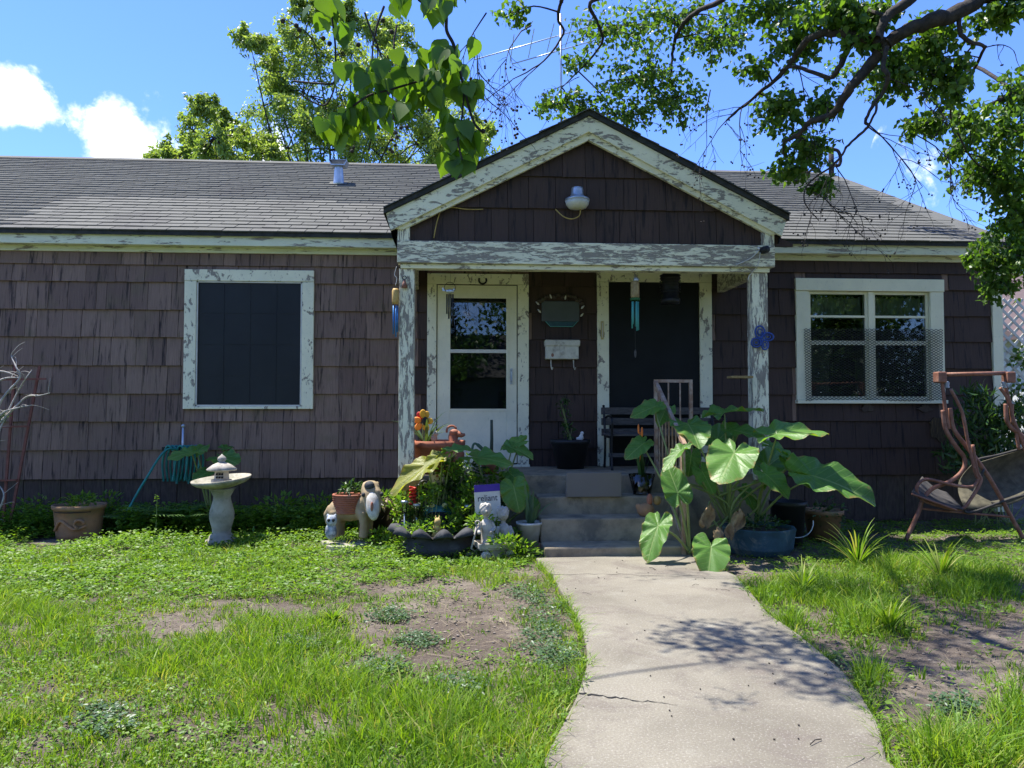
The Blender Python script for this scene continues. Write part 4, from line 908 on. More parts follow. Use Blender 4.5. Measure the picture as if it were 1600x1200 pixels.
LUSH = [(1300, 925, 120, 36, 1), (1240, 985, 45, 40, .8), (1400, 895, 120, 28, 1), (1360, 965, 75, 50, .95), (1200, 935, 45, 22, 1), (1520, 915, 100, 42, 1), (1360, 1062, 32, 34, .9), (1500, 1190, 120, 55, 1.1), (1585, 1130, 55, 60, 1), (1430, 1170, 50, 30, .7), (1290, 1030, 40, 20, .5), (1560, 1030, 60, 20, .25)]
def right_lawn():
    P = scatter(150000, 1.5, 6.2, 2.3, 6.5); P = P[(P[:, 0] > x_right(P[:, 1]) + .02)]
    m = patches(P, LUSH) + fbm(P[:, :2], 1.9, 5.) * .35 + fbm(P[:, :2], 7., 2.) * .4; P = P[rng.random(len(P)) < np.clip((m - .22) * 1.4, .012, 1)]; n = len(P)
    h = np.where(P[:, 1] > 4.8, .10, .11) * np.clip(patches(P, LUSH), .35, 1) * rng.uniform(.5, 1.35, n)
    return blades('grass', P, h, rng.uniform(.0035, .008, n), 'grass', 'tall shaggy grass clumps growing to the right of the path', 'grass', .55, False, 1500)
right_lawn()
def cover(name, P, hgt, size, mat, label, cat, per=8):
    n = len(P); k = per; base = np.repeat(P, k, 0); N = n * k; a = rng.random(N) * 6.283
    out = np.stack([np.cos(a), np.sin(a), rng.uniform(-.25, .5, N)], 1); hh = np.repeat(hgt, k) * rng.uniform(.35, 1., N)
    pos = base + np.stack([np.cos(a) * .02, np.sin(a) * .02, hh], 1) + rng.normal(size=(N, 3)) * np.array([.018, .018, .0])
    sz = np.repeat(size, k) * rng.uniform(.7, 1.3, N)
    r = np.clip(np.repeat(rng.normal(.5, .2, n), k) + rng.normal(0, .12, N), 0, 1)
    return tag(leaves(name, pos, out, up_norms(N, .35), sz, sz * .62, mat, None, 'oval', r, 'stuff'), label, cat)
def left_cover():
    P = scatter(9500, -6.2, .55, 5.4, 8.62); m = 1 - patches(P, BARE) + fbm(P[:, :2], 1.3, 2.) * .5
    ok = (rng.random(len(P)) < np.clip(m * 1.3 - .2, .03, 1) * np.clip((P[:, 1] - 5.2) / 1.2, .15, 1)) & ~((P[:, 0] > -.85) & (P[:, 1] > 7.4)) & ~((P[:, 0] > -.1) & (P[:, 1] < 6.4) & (rng.random(len(P)) < .6))
    P = P[ok]; P = P[np.hypot(P[:, 0] + 3.9, P[:, 1] - 7.75) > .34]; n = len(P); h = rng.uniform(.02, .09, n) * np.where(P[:, 1] > 6.6, 1.35, .8) * np.clip(1 + fbm(P[:, :2], 1.1, 8.), .5, 1.8)
    cover('ground_cover', P, h, rng.uniform(.022, .04, n), 'cover', 'low leafy yellow green ground cover in front of the left wall', 'ground cover', 10)
    P = scatter(2300, -6.5, -.7, 7.95, 8.66); P = P[(np.hypot(P[:, 0] + 3.93, P[:, 1] - 7.9) > .42) & (np.hypot(P[:, 0] + 2.36, P[:, 1] - 7.6) > .4)]; n = len(P); cover('ground_cover', P, rng.uniform(.1, .33, n), rng.uniform(.03, .055, n), 'cover', 'taller weeds crowding the foot of the left wall', 'ground cover', 11)
    P = scatter(4200, 2.1, 8.0, 6.2, 8.6); P = P[~((P[:, 0] < 3.2) & (P[:, 1] > 7.5)) & (rng.random(len(P)) < np.clip((P[:, 0] - 2.2) * .7, .1, 1))]; n = len(P)
    cover('ground_cover', P, rng.uniform(.012, .05, n), rng.uniform(.016, .03, n), 'cover', 'short dark clover under the garden swing', 'ground cover', 10)
    G = [(600, 1045, 35, 14), (720, 1075, 40, 14), (470, 1010, 30, 10), (650, 1005, 35, 12), (850, 960, 35, 30), (840, 1000, 40, 25), (870, 1030, 30, 20), (820, 930, 30, 16), (160, 1130, 50, 22), (610, 965, 30, 10), (1300, 1060, 25, 14), (1490, 1110, 30, 14), (380, 850, 40, 22), (300, 862, 35, 20), (590, 880, 60, 18), (1290, 1040, 22, 12)]
    Q = []
    for cx, cy, rx, ry in G:
        for k in range(70):
            a = random.uniform(0, 6.283); q = random.random() ** .5; p = gr(cx + rx * q * math.cos(a), cy + ry * q * math.sin(a))
            if not in_path(p.x, p.y, .01): Q.append(tuple(p))
    P = np.array(Q); n = len(P); cover('low_weeds', P, rng.uniform(.01, .05, n), rng.uniform(.014, .028, n), 'cover_grey', 'grey green rosettes of weed dotted over the bare soil', 'weeds', 8)
left_cover()
def lawn_weeds():
    P = scatter(9000, -5.2, .9, 2.4, 6.6); P = P[(P[:, 0] < x_left(P[:, 1]) + .01)]; m = .75 - patches(P, BARE) + fbm(P[:, :2], 2.2, 6.) * .9
    P = P[rng.random(len(P)) < np.clip(m, .05, 1)]; n = len(P); cover('lawn_weeds', P, rng.uniform(.01, .055, n), rng.uniform(.012, .026, n), 'cover', 'small broad leaved weeds mixed through the left lawn', 'weeds', 8)
    P = scatter(3200, 1.4, 5.5, 2.4, 6.5); P = P[(P[:, 0] > x_right(P[:, 1]) - .01)]; P = P[rng.random(len(P)) < np.clip(patches(P, LUSH) * .8 + .05 + fbm(P[:, :2], 2., 4.) * .4, .02, 1)]; n = len(P)
    cover('lawn_weeds', P, rng.uniform(.015, .08, n), rng.uniform(.016, .034, n), 'cover', 'leafy weeds mixed through the grass right of the path', 'weeds', 8)
    e = []                                                  # grass creeping over the edges of the walk
    for k in range(2600):
        y = rng.uniform(2.4, 6.4); s = rng.random() < .5; x = (x_left(y) + abs(rng.normal(0, .03)) - .03) if s else (x_right(y) - abs(rng.normal(0, .03)) + .03)
        if mnoise.noise((y * 2.3, 7 if s else 2, 0)) > -.12: e.append((x, y, .0))
    P = np.array(e); n = len(P); blades('edge_grass', P, rng.uniform(.035, .085, n), rng.uniform(.003, .006, n), 'grass', 'grass creeping over both edges of the concrete path', 'grass', .9)
    b = MB(); rr = random.Random(19); Q = scatter(5200, -4.5, 4.5, 2.5, 6.8); w = patches(Q, BARE); px_, _ = to_px(Q)
    for (x, y, z), wi, pp in zip(Q, w, px_):
        if in_path(x, y, .02) or (rr.random() > .15 + .8 * wi and pp < 1100): continue
        s = rr.uniform(.003, .011); b.ball((x, y, gz(x, y) + s * .3), (s * rr.uniform(.8, 1.5), s, s * .6), 5, 3)
    tag(b.build('soil_clods', 'clod', None, kind='stuff'), 'crumbs and clods of dry soil over the bare ground', 'soil')
M['clod'] = pm('dry_clod', (.14, .112, .09), (.24, .205, .17), 30, .95, .4)
lawn_weeds()
def litter():
    P = scatter(22000, -5, 4.5, 2.4, 6.9); P = P[[not in_path(x, y) for x, y, z in P]]; P = P[rng.random(len(P)) < .25 + .7 * patches(P, BARE)]
    P[:, 2] = .012; n = len(P); blades('dry_straw', P, rng.uniform(.02, .08, n), rng.uniform(.002, .004, n), 'straw', 'dry straw and dead grass lying over the bare soil', 'dry grass', 1.2, True)
    b = MB(); rr = random.Random(9)
    for k in range(260):
        x, y = rr.uniform(-4, 4), rr.uniform(2.6, 6.6); z = .038 if in_path(x, y) else .015
        if in_path(x, y) and rr.random() < .72: continue
        a = rr.uniform(0, 6.28); L = rr.uniform(.02, .13) * (1 if not in_path(x, y) else .7); p = Vector((x, y, z)); d = Vector((math.cos(a), math.sin(a), 0))
        b.tube([p, p + d * L * .5 + Vector((rr.uniform(-.01, .01), rr.uniform(-.01, .01), .006)), p + d * L], rr.uniform(.001, .0028), 4, False)
    for k in range(45):
        x, y = rr.uniform(.3, 1.9), rr.uniform(2.7, 6.4)
        if in_path(x, y): b.ball((x, y, .036), (rr.uniform(.003, .007), rr.uniform(.003, .007), .003), 5, 3)
    tag(b.build('fallen_twigs', 'bark', None, kind='stuff'), 'broken twigs and crumbs fallen on the path and soil', 'twigs')
litter()
for k, (x, y) in enumerate([(1040, 1012), (1155, 985), (960, 1008), (1110, 1052)]):
    pass

# ------------------------------------------------------------------ elephant ears and other plants
M['ear'] = leaf_obj_mat('elephant_ear_leaf', (.075, .185, .03), (.13, .27, .05), .40, .38, .7)
M['ear_yellow'] = leaf_obj_mat('yellowing_elephant_ear', (.20, .24, .03), (.26, .27, .035), .45, .4, .5)
M['stalk'] = pm('green_stalk', (.16, .22, .06), (.22, .25, .09), 12, .45, .1)
M['aloe'] = leafmat('strap_leaf', [(.06, .12, .06), (.10, .17, .09), (.13, .20, .06)], .15, (1.2, 1.3, .6))
def ear_mesh(seed, mat):
    rr = random.Random(seed); nS = 72; rings = (.0, .22, .45, .68, .86, 1.0); ph = rr.uniform(0, 6)
    key = [(0, 1.0), (10, .93), (25, .80), (45, .66), (70, .555), (95, .52), (125, .53), (148, .50), (163, .40), (173, .22), (180, .05)]
    def rad(a):
        a = abs(a)
        for (a0, r0), (a1, r1) in zip(key, key[1:]):
            if a0 <= a <= a1: f = (a - a0) / (a1 - a0); f = f * f * (3 - 2 * f) * .35 + f * .65; return r0 + (r1 - r0) * f
    vs = []; at_ = []
    for q in rings:
        for k in range(nS + 1):
            a = -180 + 360 * k / nS; r = rad(a) * q; u, v = r * math.cos(R(a)), r * math.sin(R(a)) * .96
            z = .20 * abs(v) * (1 - .5 * abs(v)) - .16 * max(u, 0) ** 2 - .12 * max(-u, 0) ** 1.5 + .040 * math.sin(R(a) * 9 + ph) * q ** 2 + .035 * math.sin(R(a) * 4 + ph * 2) * q + .02 * math.sin(R(a) * 15 + ph * 3) * q ** 3
            if k % 6 == 0: z -= .003 * q
            vs.append((u, v, z)); at_.append(q)
    m = nS + 1; fs = [(i * m + k, i * m + k + 1, (i + 1) * m + k + 1, (i + 1) * m + k) for i in range(len(rings) - 1) for k in range(nS)]
    me = bpy.data.meshes.new('leaf'); me.from_pydata(vs, [], fs); me.update(); me.materials.append(M[mat])
    a = me.attributes.new('rnd', 'FLOAT', 'POINT'); a.data.foreach_set('value', at_); me.polygons.foreach_set('use_smooth', [True] * len(me.polygons)); return me
EAR = [ear_mesh(k, 'ear') for k in range(4)]; EARY = ear_mesh(9, 'ear_yellow')
def ear(plant, ax, ay, tx, ty, Y, dY, wf=1.0, n=(0, -.55, .8), base=None, me=None, r=.012):
    A = at(ax, ay, Y); T = at(tx, ty, Y + dY); L = (T - A).length; d = (T - A) / L
    nv = Vector(n); nv = (nv - d * nv.dot(d)).normalized(); y = nv.cross(d)
    o = bpy.data.objects.new('leaf', me or EAR[random.randrange(4)]); col.objects.link(o); o.parent = plant
    mt = Matrix((d, y, nv)).transposed().to_4x4(); mt.translation = A - Vector(plant.location); o.matrix_local = mt @ Matrix.Diagonal((L, L * wf, L, 1))
    if base is not None:
        b = MB(); bp = Vector(base); mid = (bp + A) / 2 + Vector((0, 0, .10 * (A - bp).length)) - nv * .03
        q = curve([bp, mid, A - nv * .012], 6); b.tube(q, [r * (1.25 - .8 * i / (len(q) - 1)) for i in range(len(q))], 7, False); b.build('stalk', 'stalk', plant, True)
def strap_plant(t, c, n, L, w, mat='aloe', spread=.6, seed=1, name='foliage', droop=.5):
    rr = random.Random(seed); V = []; Fq = []; rv = []; seg = 7
    for k in range(n):
        a = rr.uniform(0, 6.283); ln = L * rr.uniform(.6, 1.1); s = spread * rr.uniform(.3, 1.2); d = Vector((math.cos(a) * s, math.sin(a) * s, 1)).normalized(); side = Vector((-math.sin(a), math.cos(a), 0)); p = Vector(c); b0 = len(V)
        for i in range(seg + 1):
            f = i / seg; ww = w * (1 - f ** 2.2) * (.6 + .8 * min(1, f * 4)) * .5 + .0005; V += [tuple(p - side * ww), tuple(p + d.cross(side) * ww * .35), tuple(p + side * ww)]
            p = p + d * ln / seg; d = (d + Vector((math.cos(a), math.sin(a), -.9)) * droop * f * .35).normalized()
        rv += [rr.random()] * (3 * (seg + 1))
        for i in range(seg): q = b0 + 3 * i; Fq += [(q, q + 1, q + 4, q + 3), (q + 1, q + 2, q + 5, q + 4)]
    return fast_mesh(name, V, np.array(Fq), mat, t, rv, True)
def bush(name, label, cat, base, c, r, n, size, mat='cover', shape='oval', seed=1, wf=.55, group=None, parent=None):
    rr = random.Random(seed); t = parent or thing(name, label, cat, base, group); P_ = cluster_leaves(c, r, n); c = Vector(c)
    b = MB()
    for k in range(max(5, n // 40)):
        p = P_[rr.randrange(n)]; b.tube(curve([Vector(base) + Vector((rr.uniform(-.03, .03), rr.uniform(-.03, .03), 0)), (Vector(base) + Vector(p)) / 2 + Vector((0, 0, .02)), Vector(p)], 3), .003, 4, False)
    b.build('stems', 'stalk', t); d = nrm(P_ - np.array(c) + rng.normal(size=(n, 3)) * .06 + np.array([0, 0, .03])); leaves('foliage', P_, d, up_norms(n, .5), rng.uniform(.7, 1.3, n) * size, rng.uniform(.8, 1.2, n) * size * wf, mat, t, shape); return t
def pot(name, label, c, rt, rb, h, mat, soil=True, rim=.02, cat='plant pot', group=None, squash=1.0):
    t = thing(name, label, cat, c, group); c = Vector(c)
    b = MB(); b.lathe([(rb, 0), (rb + (rt - rb) * .82, h - rim * 2.4), (rt + rim * .3, h - rim * 2.2), (rt + rim * .5, h), (rt - rim * .4, h), (rt - rim, h - rim * 2.5)], c, 30, squash=squash); b.build('body', mat, t, True)
    if soil: s = MB(); s.lathe([(.001, h - rim * 2), (rt - rim * .8, h - rim * 2.2), (rt - rim * .8, h - rim * 2.6)], c, 20, squash=squash); s.build('soil', 'soil', t)
    return t
# ---- right of the steps -------------------------------------------------
plant = thing('elephant_ear_plant', 'huge green elephant ear plant spilling over beside the stair railing', 'plant', (2.25, 7.0, 0))
B0 = Vector((2.45, 6.95, .30)); B1 = Vector((1.98, 6.6, .05)); B2 = Vector((2.75, 7.05, .25))
up = (0, -.35, .95); face = (0, -.8, .6)
for a in [(1147, 708, 1124, 752, 6.5, -.28, .98, (-.05, -.45, .9), B0), (1028, 822, 1009, 876, 6.35, -.16, .74, (-.35, -.5, .8), B1), (1111, 855, 1108, 900, 6.05, -.18, 1.1, (.05, -.55, .8), B1),
          (1059, 770, 1042, 722, 6.42, .10, .85, (-.1, -.95, .3), B1), (1064, 704, 1034, 732, 6.4, -.12, .62, (-.6, -.3, .9), B1), (1076, 664, 1094, 690, 6.85, -.32, 1.0, (0, -.75, .7), B0),
          (1022, 636, 985, 650, 7.0, -.1, .7, (.1, -.5, .85), B1), (1040, 640, 1030, 660, 7.1, -.18, .8, (.2, -.4, .9), B0), (1004, 694, 977, 716, 6.9, -.12, .75, (-.3, -.75, .6), B1),
          (1132, 645, 1192, 632, 7.0, .15, .75, (-.1, -.12, 1), B0), (1147, 672, 1200, 682, 7.0, -.1, .7, (0, -.5, .85), B0), (1214, 678, 1296, 669, 6.72, -.08, .75, (0, -.38, .95), B2),
          (1210, 700, 1256, 722, 7.1, -.1, .7, (.1, -.3, .95), B2), (1198, 742, 1236, 774, 6.72, -.15, .9, (.1, -.7, .7), B2), (1168, 722, 1203, 760, 6.9, -.12, .5, (.7, -.5, .5), B0),
          (1098, 738, 1117, 772, 6.9, -.1, .9, (0, -.85, .5), B0), (1272, 744, 1378, 772, 6.62, -.12, .82, (.05, -.55, .85), B2), (1200, 728, 1235, 700, 7.2, .15, .8, (0, -.8, .5), B2),
          (1235, 725, 1272, 766, 7.05, .0, .35, (-.6, -.6, .5), B2), (1080, 712, 1076, 745, 7.0, -.05, .9, (0, -.95, .3), B0), (1165, 770, 1185, 800, 7.0, -.05, .7, (.2, -.9, .4), B0), (1120, 690, 1150, 660, 7.25, .1, .9, (0, -.8, .6), B0)]:
    ear(plant, *a[:7], n=a[7], base=a[8])
b = MB()
for k in range(9): b.tube(curve([B0 + Vector((random.uniform(-.2, .2), random.uniform(-.1, .1), -.1)), B0 + Vector((random.uniform(-.3, .3), random.uniform(-.15, .1), .15)), B0 + Vector((random.uniform(-.5, .5), random.uniform(-.3, .1), .35))], 4), .009, 6, False)
b.build('young_stalks', 'stalk', plant, True)
for (x, y, Y, s, k) in [(1150, 812, 6.55, .11, 1), (1106, 806, 6.55, .10, 2), (1142, 830, 6.5, .07, 3), (1120, 836, 6.4, .07, 6)]:
    rr = random.Random(k); c = at(x, y, Y); b = MB(); vs = []; n = 14; m = 7          # crumpled dead leaves hanging at the base
    for i in range(m):
        for j in range(n): a = j / (n - 1) * 3.6 - 1.8; r = s * (.25 + .75 * i / (m - 1)); f = i / (m - 1); w_ = math.sin(math.pi * min(1, .12 + f * .8)) ; vs.append(c + Vector((math.sin(a) * s * .62 * w_ + .3 * s * math.sin(3 * f + k) + rr.uniform(-.1, .1) * s, -math.cos(a * 2 + k) * s * .3 * w_ + rr.uniform(-.12, .12) * s, s * .8 - f * s * 1.7 + .25 * s * math.sin(a * 1.7 + k) + rr.uniform(-.06, .06) * s)))
    b.add(vs, [(i * n + j, i * n + j + 1, (i + 1) * n + j + 1, (i + 1) * n + j) for i in range(m - 1) for j in range(n - 1)]); b.build('dead_leaf', 'dead_leaf', plant, True)
t = thing('concrete_planter', 'low worn blue concrete planter under the elephant ear leaves', 'planter', (2.55, 7.0, 0)); c = at(1185, 845, 6.85); c.z = 0
b = MB(); b.lathe([(.27, 0), (.31, .06), (.33, .2), (.34, .24), (.30, .24), (.28, .2)], c, 10); b.build('body', 'blue_concrete', t, bevel=.01); b = MB(); b.lathe([(.001, .225), (.2, .22), (.295, .21), (.295, .19)], c, 12); b.build('soil', 'soil', t); bush('planter_weeds', 'low weeds growing in the blue concrete planter', 'plant', tuple(c + Vector((0, 0, .21))), tuple(c + Vector((0, 0, .27))), (.26, .22, .06), 160, .05, 'leaf_dark', seed=88)
pot('plastic_pot', 'black plastic bucket pot behind the blue planter', (3.15, 7.25, 0), .17, .13, .42, 'black_plastic', group=None)
b = MB(); q = Vector((3.15, 7.25, 0)); b.tube(arc(q + Vector((0, -.17, .25)), .17, 180, 0, 12, (1, 0, 0), (0, -.25, -.9)), .006, 6, False); o = b.build('handle', 'galv', [x for x in bpy.data.objects if x.name.startswith('plastic_pot')][0], True)
pot('clay_pot', 'old clay pot in the shade below the farthest elephant ear leaf', (3.62, 7.5, 0), .19, .14, .3, 'terracotta_old')
bush('pot_plant', 'small leafy plant growing in the shaded clay pot', 'plant', (3.62, 7.5, .26), (3.62, 7.42, .3), (.2, .15, .14), 120, .05, 'leaf_dark', seed=8)
pot('clay_pot', 'upright red clay pot at the foot of the stair railing', tuple(gr(1043, 855)), .11, .08, .24, 'terracotta')
t = thing('clay_bird', 'clay bird ornament with red head on the second step', 'ornament', tuple(at(1009, 806, 7.05))); c = at(1009, 797, 7.05)
b = MB(); b.ball(c, (.085, .065, .07), 14, 10); b.ball(c + Vector((-.07, 0, .035)), (.03, .025, .03)); b.build('body', 'terracotta_old', t, True, remesh=.01); b = MB(); b.ball(c + Vector((.035, -.01, .10)), (.03, .03, .055)); b.build('head', 'terracotta', t, True)
b = MB(); b.ball(c + Vector((.11, 0, .09)), (.04, .03, .045)); b.build('wing', 'wood_tan', t, True)
c = at(1001, 763, 7.45); t = thing('glass_vase', 'clear glass vase holding pink pebbles on the porch edge', 'vase', tuple(c)); b = MB(); c0 = Vector((c.x, 7.40, .475)); t.location = c0
b.lathe([(.085, 0), (.09, .03), (.13, .2), (.125, .2), (.085, .035), (.001, .03)], c0, 24); b.build('body', 'crystal', t, True)
b = MB(); rr = random.Random(4)
for k in range(40): b.ball(c0 + Vector((rr.uniform(-.06, .06), rr.uniform(-.06, .06), .04 + rr.random() * .1)), rr.uniform(.014, .022), 6, 4)
b.build('pebbles', pm('pink_pebbles', (.5, .12, .2), (.6, .4, .42), 40, .4), t, True, kind='stuff')
t = thing('bird_of_paradise', 'dark stemmed flower with orange tip growing out of the glass vase', 'plant', tuple(c0 + Vector((0, 0, .1)))); strap_plant(t, c0 + Vector((0, 0, .08)), 9, .42, .03, 'leaf_dark', .25, 5, droop=.1)
b = MB(); p = at(1000, 675, 7.4); b.tube([p + Vector((0, 0, -.3)), p], .006, 6); b.ball(p + Vector((.02, 0, 0)), (.012, .012, .05)); b.ball(p + Vector((-.015, 0, .03)), (.01, .01, .05)); b.build('flower', 'orange', t, True)
# stair railing
rail = thing('stair_railing', 'rusty cream iron railing going down the right side of the steps', 'railing', (1.95, 7.1, 0)); X = 1.93
def zr(y): return 1.58 - (7.55 - y) / .93 * .56
b = MB(); b.bar((X, 7.56, .66), (X, 7.56, 1.60), .032, .032); b.build('post', 'rail', rail); b = MB(); b.bar((X + .36, 7.56, .66), (X + .36, 7.56, 1.585), .032, .032); b.build('post', 'rail', rail)
b = MB(); b.bar((X, 6.62, 0), (X, 6.62, zr(6.62)), .034, .034); b.build('post', 'rail', rail); b = MB(); b.bar((X - .016, 7.56, 1.598), (X + .376, 7.56, 1.598), .026, .03); b.build('top_bar', 'rail', rail)
b = MB(); b.bar((X, 7.57, zr(7.55) + .01), (X, 6.56, zr(6.56) + .01), .034, .04); b.build('hand_rail', 'rail', rail); b = MB(); b.bar((X, 7.54, .80), (X, 6.64, .16), .02, .02); b.build('bottom_rail', 'rail', rail)
for k in range(7):
    y = 6.72 + k * .118; b = MB(); b.bar((X, y, .16 + (y - 6.64) * .71), (X, y, zr(y)), .014, .014); b.build('baluster', 'rail', rail)
for k in range(2): b = MB(); x = X + .13 + .12 * k; b.bar((x, 7.56, .68), (x, 7.56, 1.59), .013, .013); b.build('baluster', 'rail', rail)
# ---- on the porch -------------------------------------------------
bench = thing('porch_bench', 'dark slatted garden bench with iron ends below the dark screen door', 'bench', (2.15, 8.35, .66)); bx0, bx1 = 1.55, 2.85
for z, y in ((1.30, 8.52), (1.18, 8.51), (1.06, 8.50)): b = MB(); b.box((bx0, y, z - .045), (bx1, y + .025, z + .035)); b.build('back_slat', 'wood_grey', bench, bevel=.003)
for k in range(4): b = MB(); b.box((bx0, 8.10 + k * .1, 1.025), (bx1, 8.18 + k * .1, 1.05)); b.build('seat_slat', 'wood_grey', bench, bevel=.003)
b = MB(); b.box((bx0, 8.09, .80), (bx1, 8.11, .84)); b.build('stretcher', 'wood_grey', bench)
for x in (bx0 + .03, bx1 - .03):
    b = MB(); b.tube(curve([(x, 8.06, .66), (x, 8.10, .85), (x, 8.08, 1.02), (x, 8.05, 1.2), (x, 8.2, 1.24), (x, 8.42, 1.22)]), .014, 7); b.tube(curve([(x, 8.5, .66), (x, 8.46, .9), (x, 8.48, 1.1), (x, 8.55, 1.36)]), .014, 7); b.tube([(x, 8.08, 1.01), (x, 8.47, 1.01)], .012, 7); b.build('end_frame', 'black_metal', bench, True)
c = Vector((1.17, 8.35, .662)); pot('porch_pot', 'dark plastic pot on the porch between the two doors', tuple(c), .215, .15, .32, 'black_plastic')
t = bush('porch_plant', 'spindly dark potted plant standing between the doors', 'plant', (1.17, 8.35, .95), (1.13, 8.35, 1.12), (.07, .06, .16), 70, .05, 'leaf_dark', seed=12)
bush('', '', '', (1.17, 8.35, .95), (1.10, 8.35, 1.36), (.07, .06, .08), 60, .06, 'leaf_dark', 'lance', 13, .25, parent=t); b = MB(); b.tube([(1.17, 8.35, .95), (1.12, 8.35, 1.36)], .012, 6); b.build('stem', 'bark', t, True)
b = MB(); q = at(908, 684, 8.3); b.ball(q, (.03, .025, .04), 8, 6); b.ball(q + Vector((.01, 0, .05)), .022, 8, 6); b.ball(q + Vector((-.03, 0, -.01)), (.03, .02, .02), 8, 6); tag(b.build('figurine', 'white', None, True, remesh=.006), 'tiny white figurine in the dark porch pot', 'figurine')
# things on the porch wall
t = thing('wall_plaque', 'blank grey oval edged plaque with small lights above the mailbox', 'plaque', (1.1, 8.67, 2.3))
b = MB(); b.box((.885, 8.652, 2.325), (1.325, 8.672, 2.56)); b.build('board', 'slate', t, bevel=.01)
b = MB(); b.prism([(.93, 2.325), (.985, 2.265), (1.245, 2.265), (1.30, 2.325)], 8.655, 8.672); b.build('lower_board', pm('dark_teal_board', (.012, .05, .06), (.018, .07, .08), 20, .5), t)
b = MB(); b.tube([(.93, 8.65, 2.325), (.985, 8.65, 2.265), (1.245, 8.65, 2.265), (1.30, 8.65, 2.325)], .004, 5); b.build('edge_trim', 'teal', t)
b = MB()
for k in range(14): a = R(15 + 150 * k / 13); b.ball((1.105 + .25 * math.cos(a), 8.65, 2.52 + .10 * math.sin(a) + random.uniform(-.015, .015)), (.035, .012, .022), 8, 5)
b.build('wreath', 'skirt', t, True)
for (x, z) in ((.84, 2.53), (.86, 2.44), (1.36, 2.49), (1.35, 2.40), (1.16, 2.60), (.99, 2.61)): b = MB(); b.lathe([(.004, -.025), (.012, -.005), (.006, .022), (.001, .03)], (x, 8.645, z), 8, tilt=Matrix.Rotation((x - 1.1) * 3, 4, 'Y')); b.build('light_bulb', 'white', t, True)
t = thing('mailbox', 'old white wall mailbox with two newspaper hooks between the doors', 'mailbox', (1.11, 8.68, 1.89))
b = MB(); b.box((.925, 8.56, 1.885), (1.30, 8.675, 2.05)); b.build('body', 'mail', t, bevel=.008); b = MB(); b.prism([(.915, 2.03), (1.315, 2.03), (1.318, 2.105), (.912, 2.105)], 8.545, 8.675); b.build('lid', 'mail', t, bevel=.014)
for x in (.985, 1.245): b = MB(); b.tube(curve([(x, 8.6, 1.885), (x, 8.57, 1.80), (x + .008, 8.55, 1.765), (x + .012, 8.52, 1.785)]), .006, 6); b.build('hook', 'mail', t, True)
b = MB(); b.ball((1.115, 8.555, 1.96), (.03, .006, .03), 12, 6); b.tube([(1.13, 8.552, 2.03), (1.13, 8.545, 2.0)], .008, 6); b.build('latch', 'mail', t); b = MB(); b.ball((1.0, 8.558, 1.93), (.016, .004, .022), 8, 5); b.build('rust_spot', 'rust', t)
b = MB(); b.tube(arc((.207, 8.64, 2.79), .043, 150, 390, 14, (1, 0, 0), (0, 0, 1)), .010, 6); b2 = b.build('horseshoe', 'black_metal', None, True); tag(b2, 'black iron horseshoe nailed above the white storm door', 'horseshoe')
t = thing('thermometer', 'slim yellowed thermometer fixed to the white door frame', 'thermometer', (1.60, 8.65, 2.2)); b = MB(); b.box((1.572, 8.64, 2.12), (1.602, 8.652, 2.33)); b.build('scale', pm('yellowed_card', (.52, .42, .18), (.42, .33, .12), 30, .6), t); b = MB(); b.tube([(1.587, 8.637, 2.14), (1.587, 8.637, 2.31)], .004, 6); b.build('tube', 'white', t)
def chime(name, label, top, parts_):
    t = thing(name, label, 'wind chime', tuple(top)); return t
c = at(992, 418, 7.62); t = thing('wind_chime', 'bamboo wind chime with pale teal tubes hanging before the dark screen', 'wind chime', tuple(c)); x, y = c.x, 7.62
b = MB(); b.tube([(x, y, 2.70), (x, y, 2.66)], .003, 5); b.ball((x + .01, y, 2.635), (.03, .03, .03)); b.build('hanger', 'galv', t, True); b = MB(); b.lathe([(.04, 2.44), (.046, 2.47), (.044, 2.6), (.03, 2.62)], (x, y, 0), 12); b.build('bamboo_body', pm('bamboo', (.36, .27, .12), (.22, .15, .06), 30, .6), t, True)
b = MB(); b.lathe([(.05, 2.425), (.052, 2.445), (.04, 2.45)], (x, y, 0), 12); b.build('green_band', pm('green_band', (.02, .12, .03), None, 20, .6), t)
for k in range(5): a = k * 1.256; b = MB(); L = (.29, .25, .27, .23, .30)[k]; b.tube([(x + .032 * math.cos(a), y + .032 * math.sin(a), 2.41), (x + .032 * math.cos(a), y + .032 * math.sin(a), 2.41 - L)], .0075, 7); b.build('chime_tube', 'teal', t, True)
b = MB(); b.tube([(x, y, 2.42), (x, y, 1.93)], .0015, 4); b.ball((x, y, 1.88), (.012, .004, .045)); b.build('striker', 'wood_grey', t, True)
c = at(618, 440, 7.5); t = thing('wind_chime', 'wooden wind chime with blue tubes hanging outside the left post', 'wind chime', tuple(c)); x, y = c.x, 7.5
b = MB(); b.tube(curve([(x + .01, y, 2.72), (x - .01, y, 2.64), (x + .012, y, 2.6), (x, y, 2.53)]), .003, 5); b.build('hanger', 'white', t, True); b = MB(); b.lathe([(.03, 2.35), (.034, 2.37), (.034, 2.48), (.025, 2.50)], (x, y, 0), 12); b.build('wooden_body', pm('honey_wood', (.5, .33, .1), (.4, .24, .06), 20, .6), t, True)
for k in range(5): a = k * 1.256; b = MB(); L = (.26, .3, .24, .28, .31)[k]; b.tube([(x + .022 * math.cos(a), y + .022 * math.sin(a), 2.33), (x + .022 * math.cos(a), y + .022 * math.sin(a), 2.33 - L)], .007, 7); b.build('chime_tube', pm('blue_tube', (.03, .14, .36), (.04, .2, .45), 20, .4, metal=.3) if k == 0 else bpy.data.materials['blue_tube'], t, True)
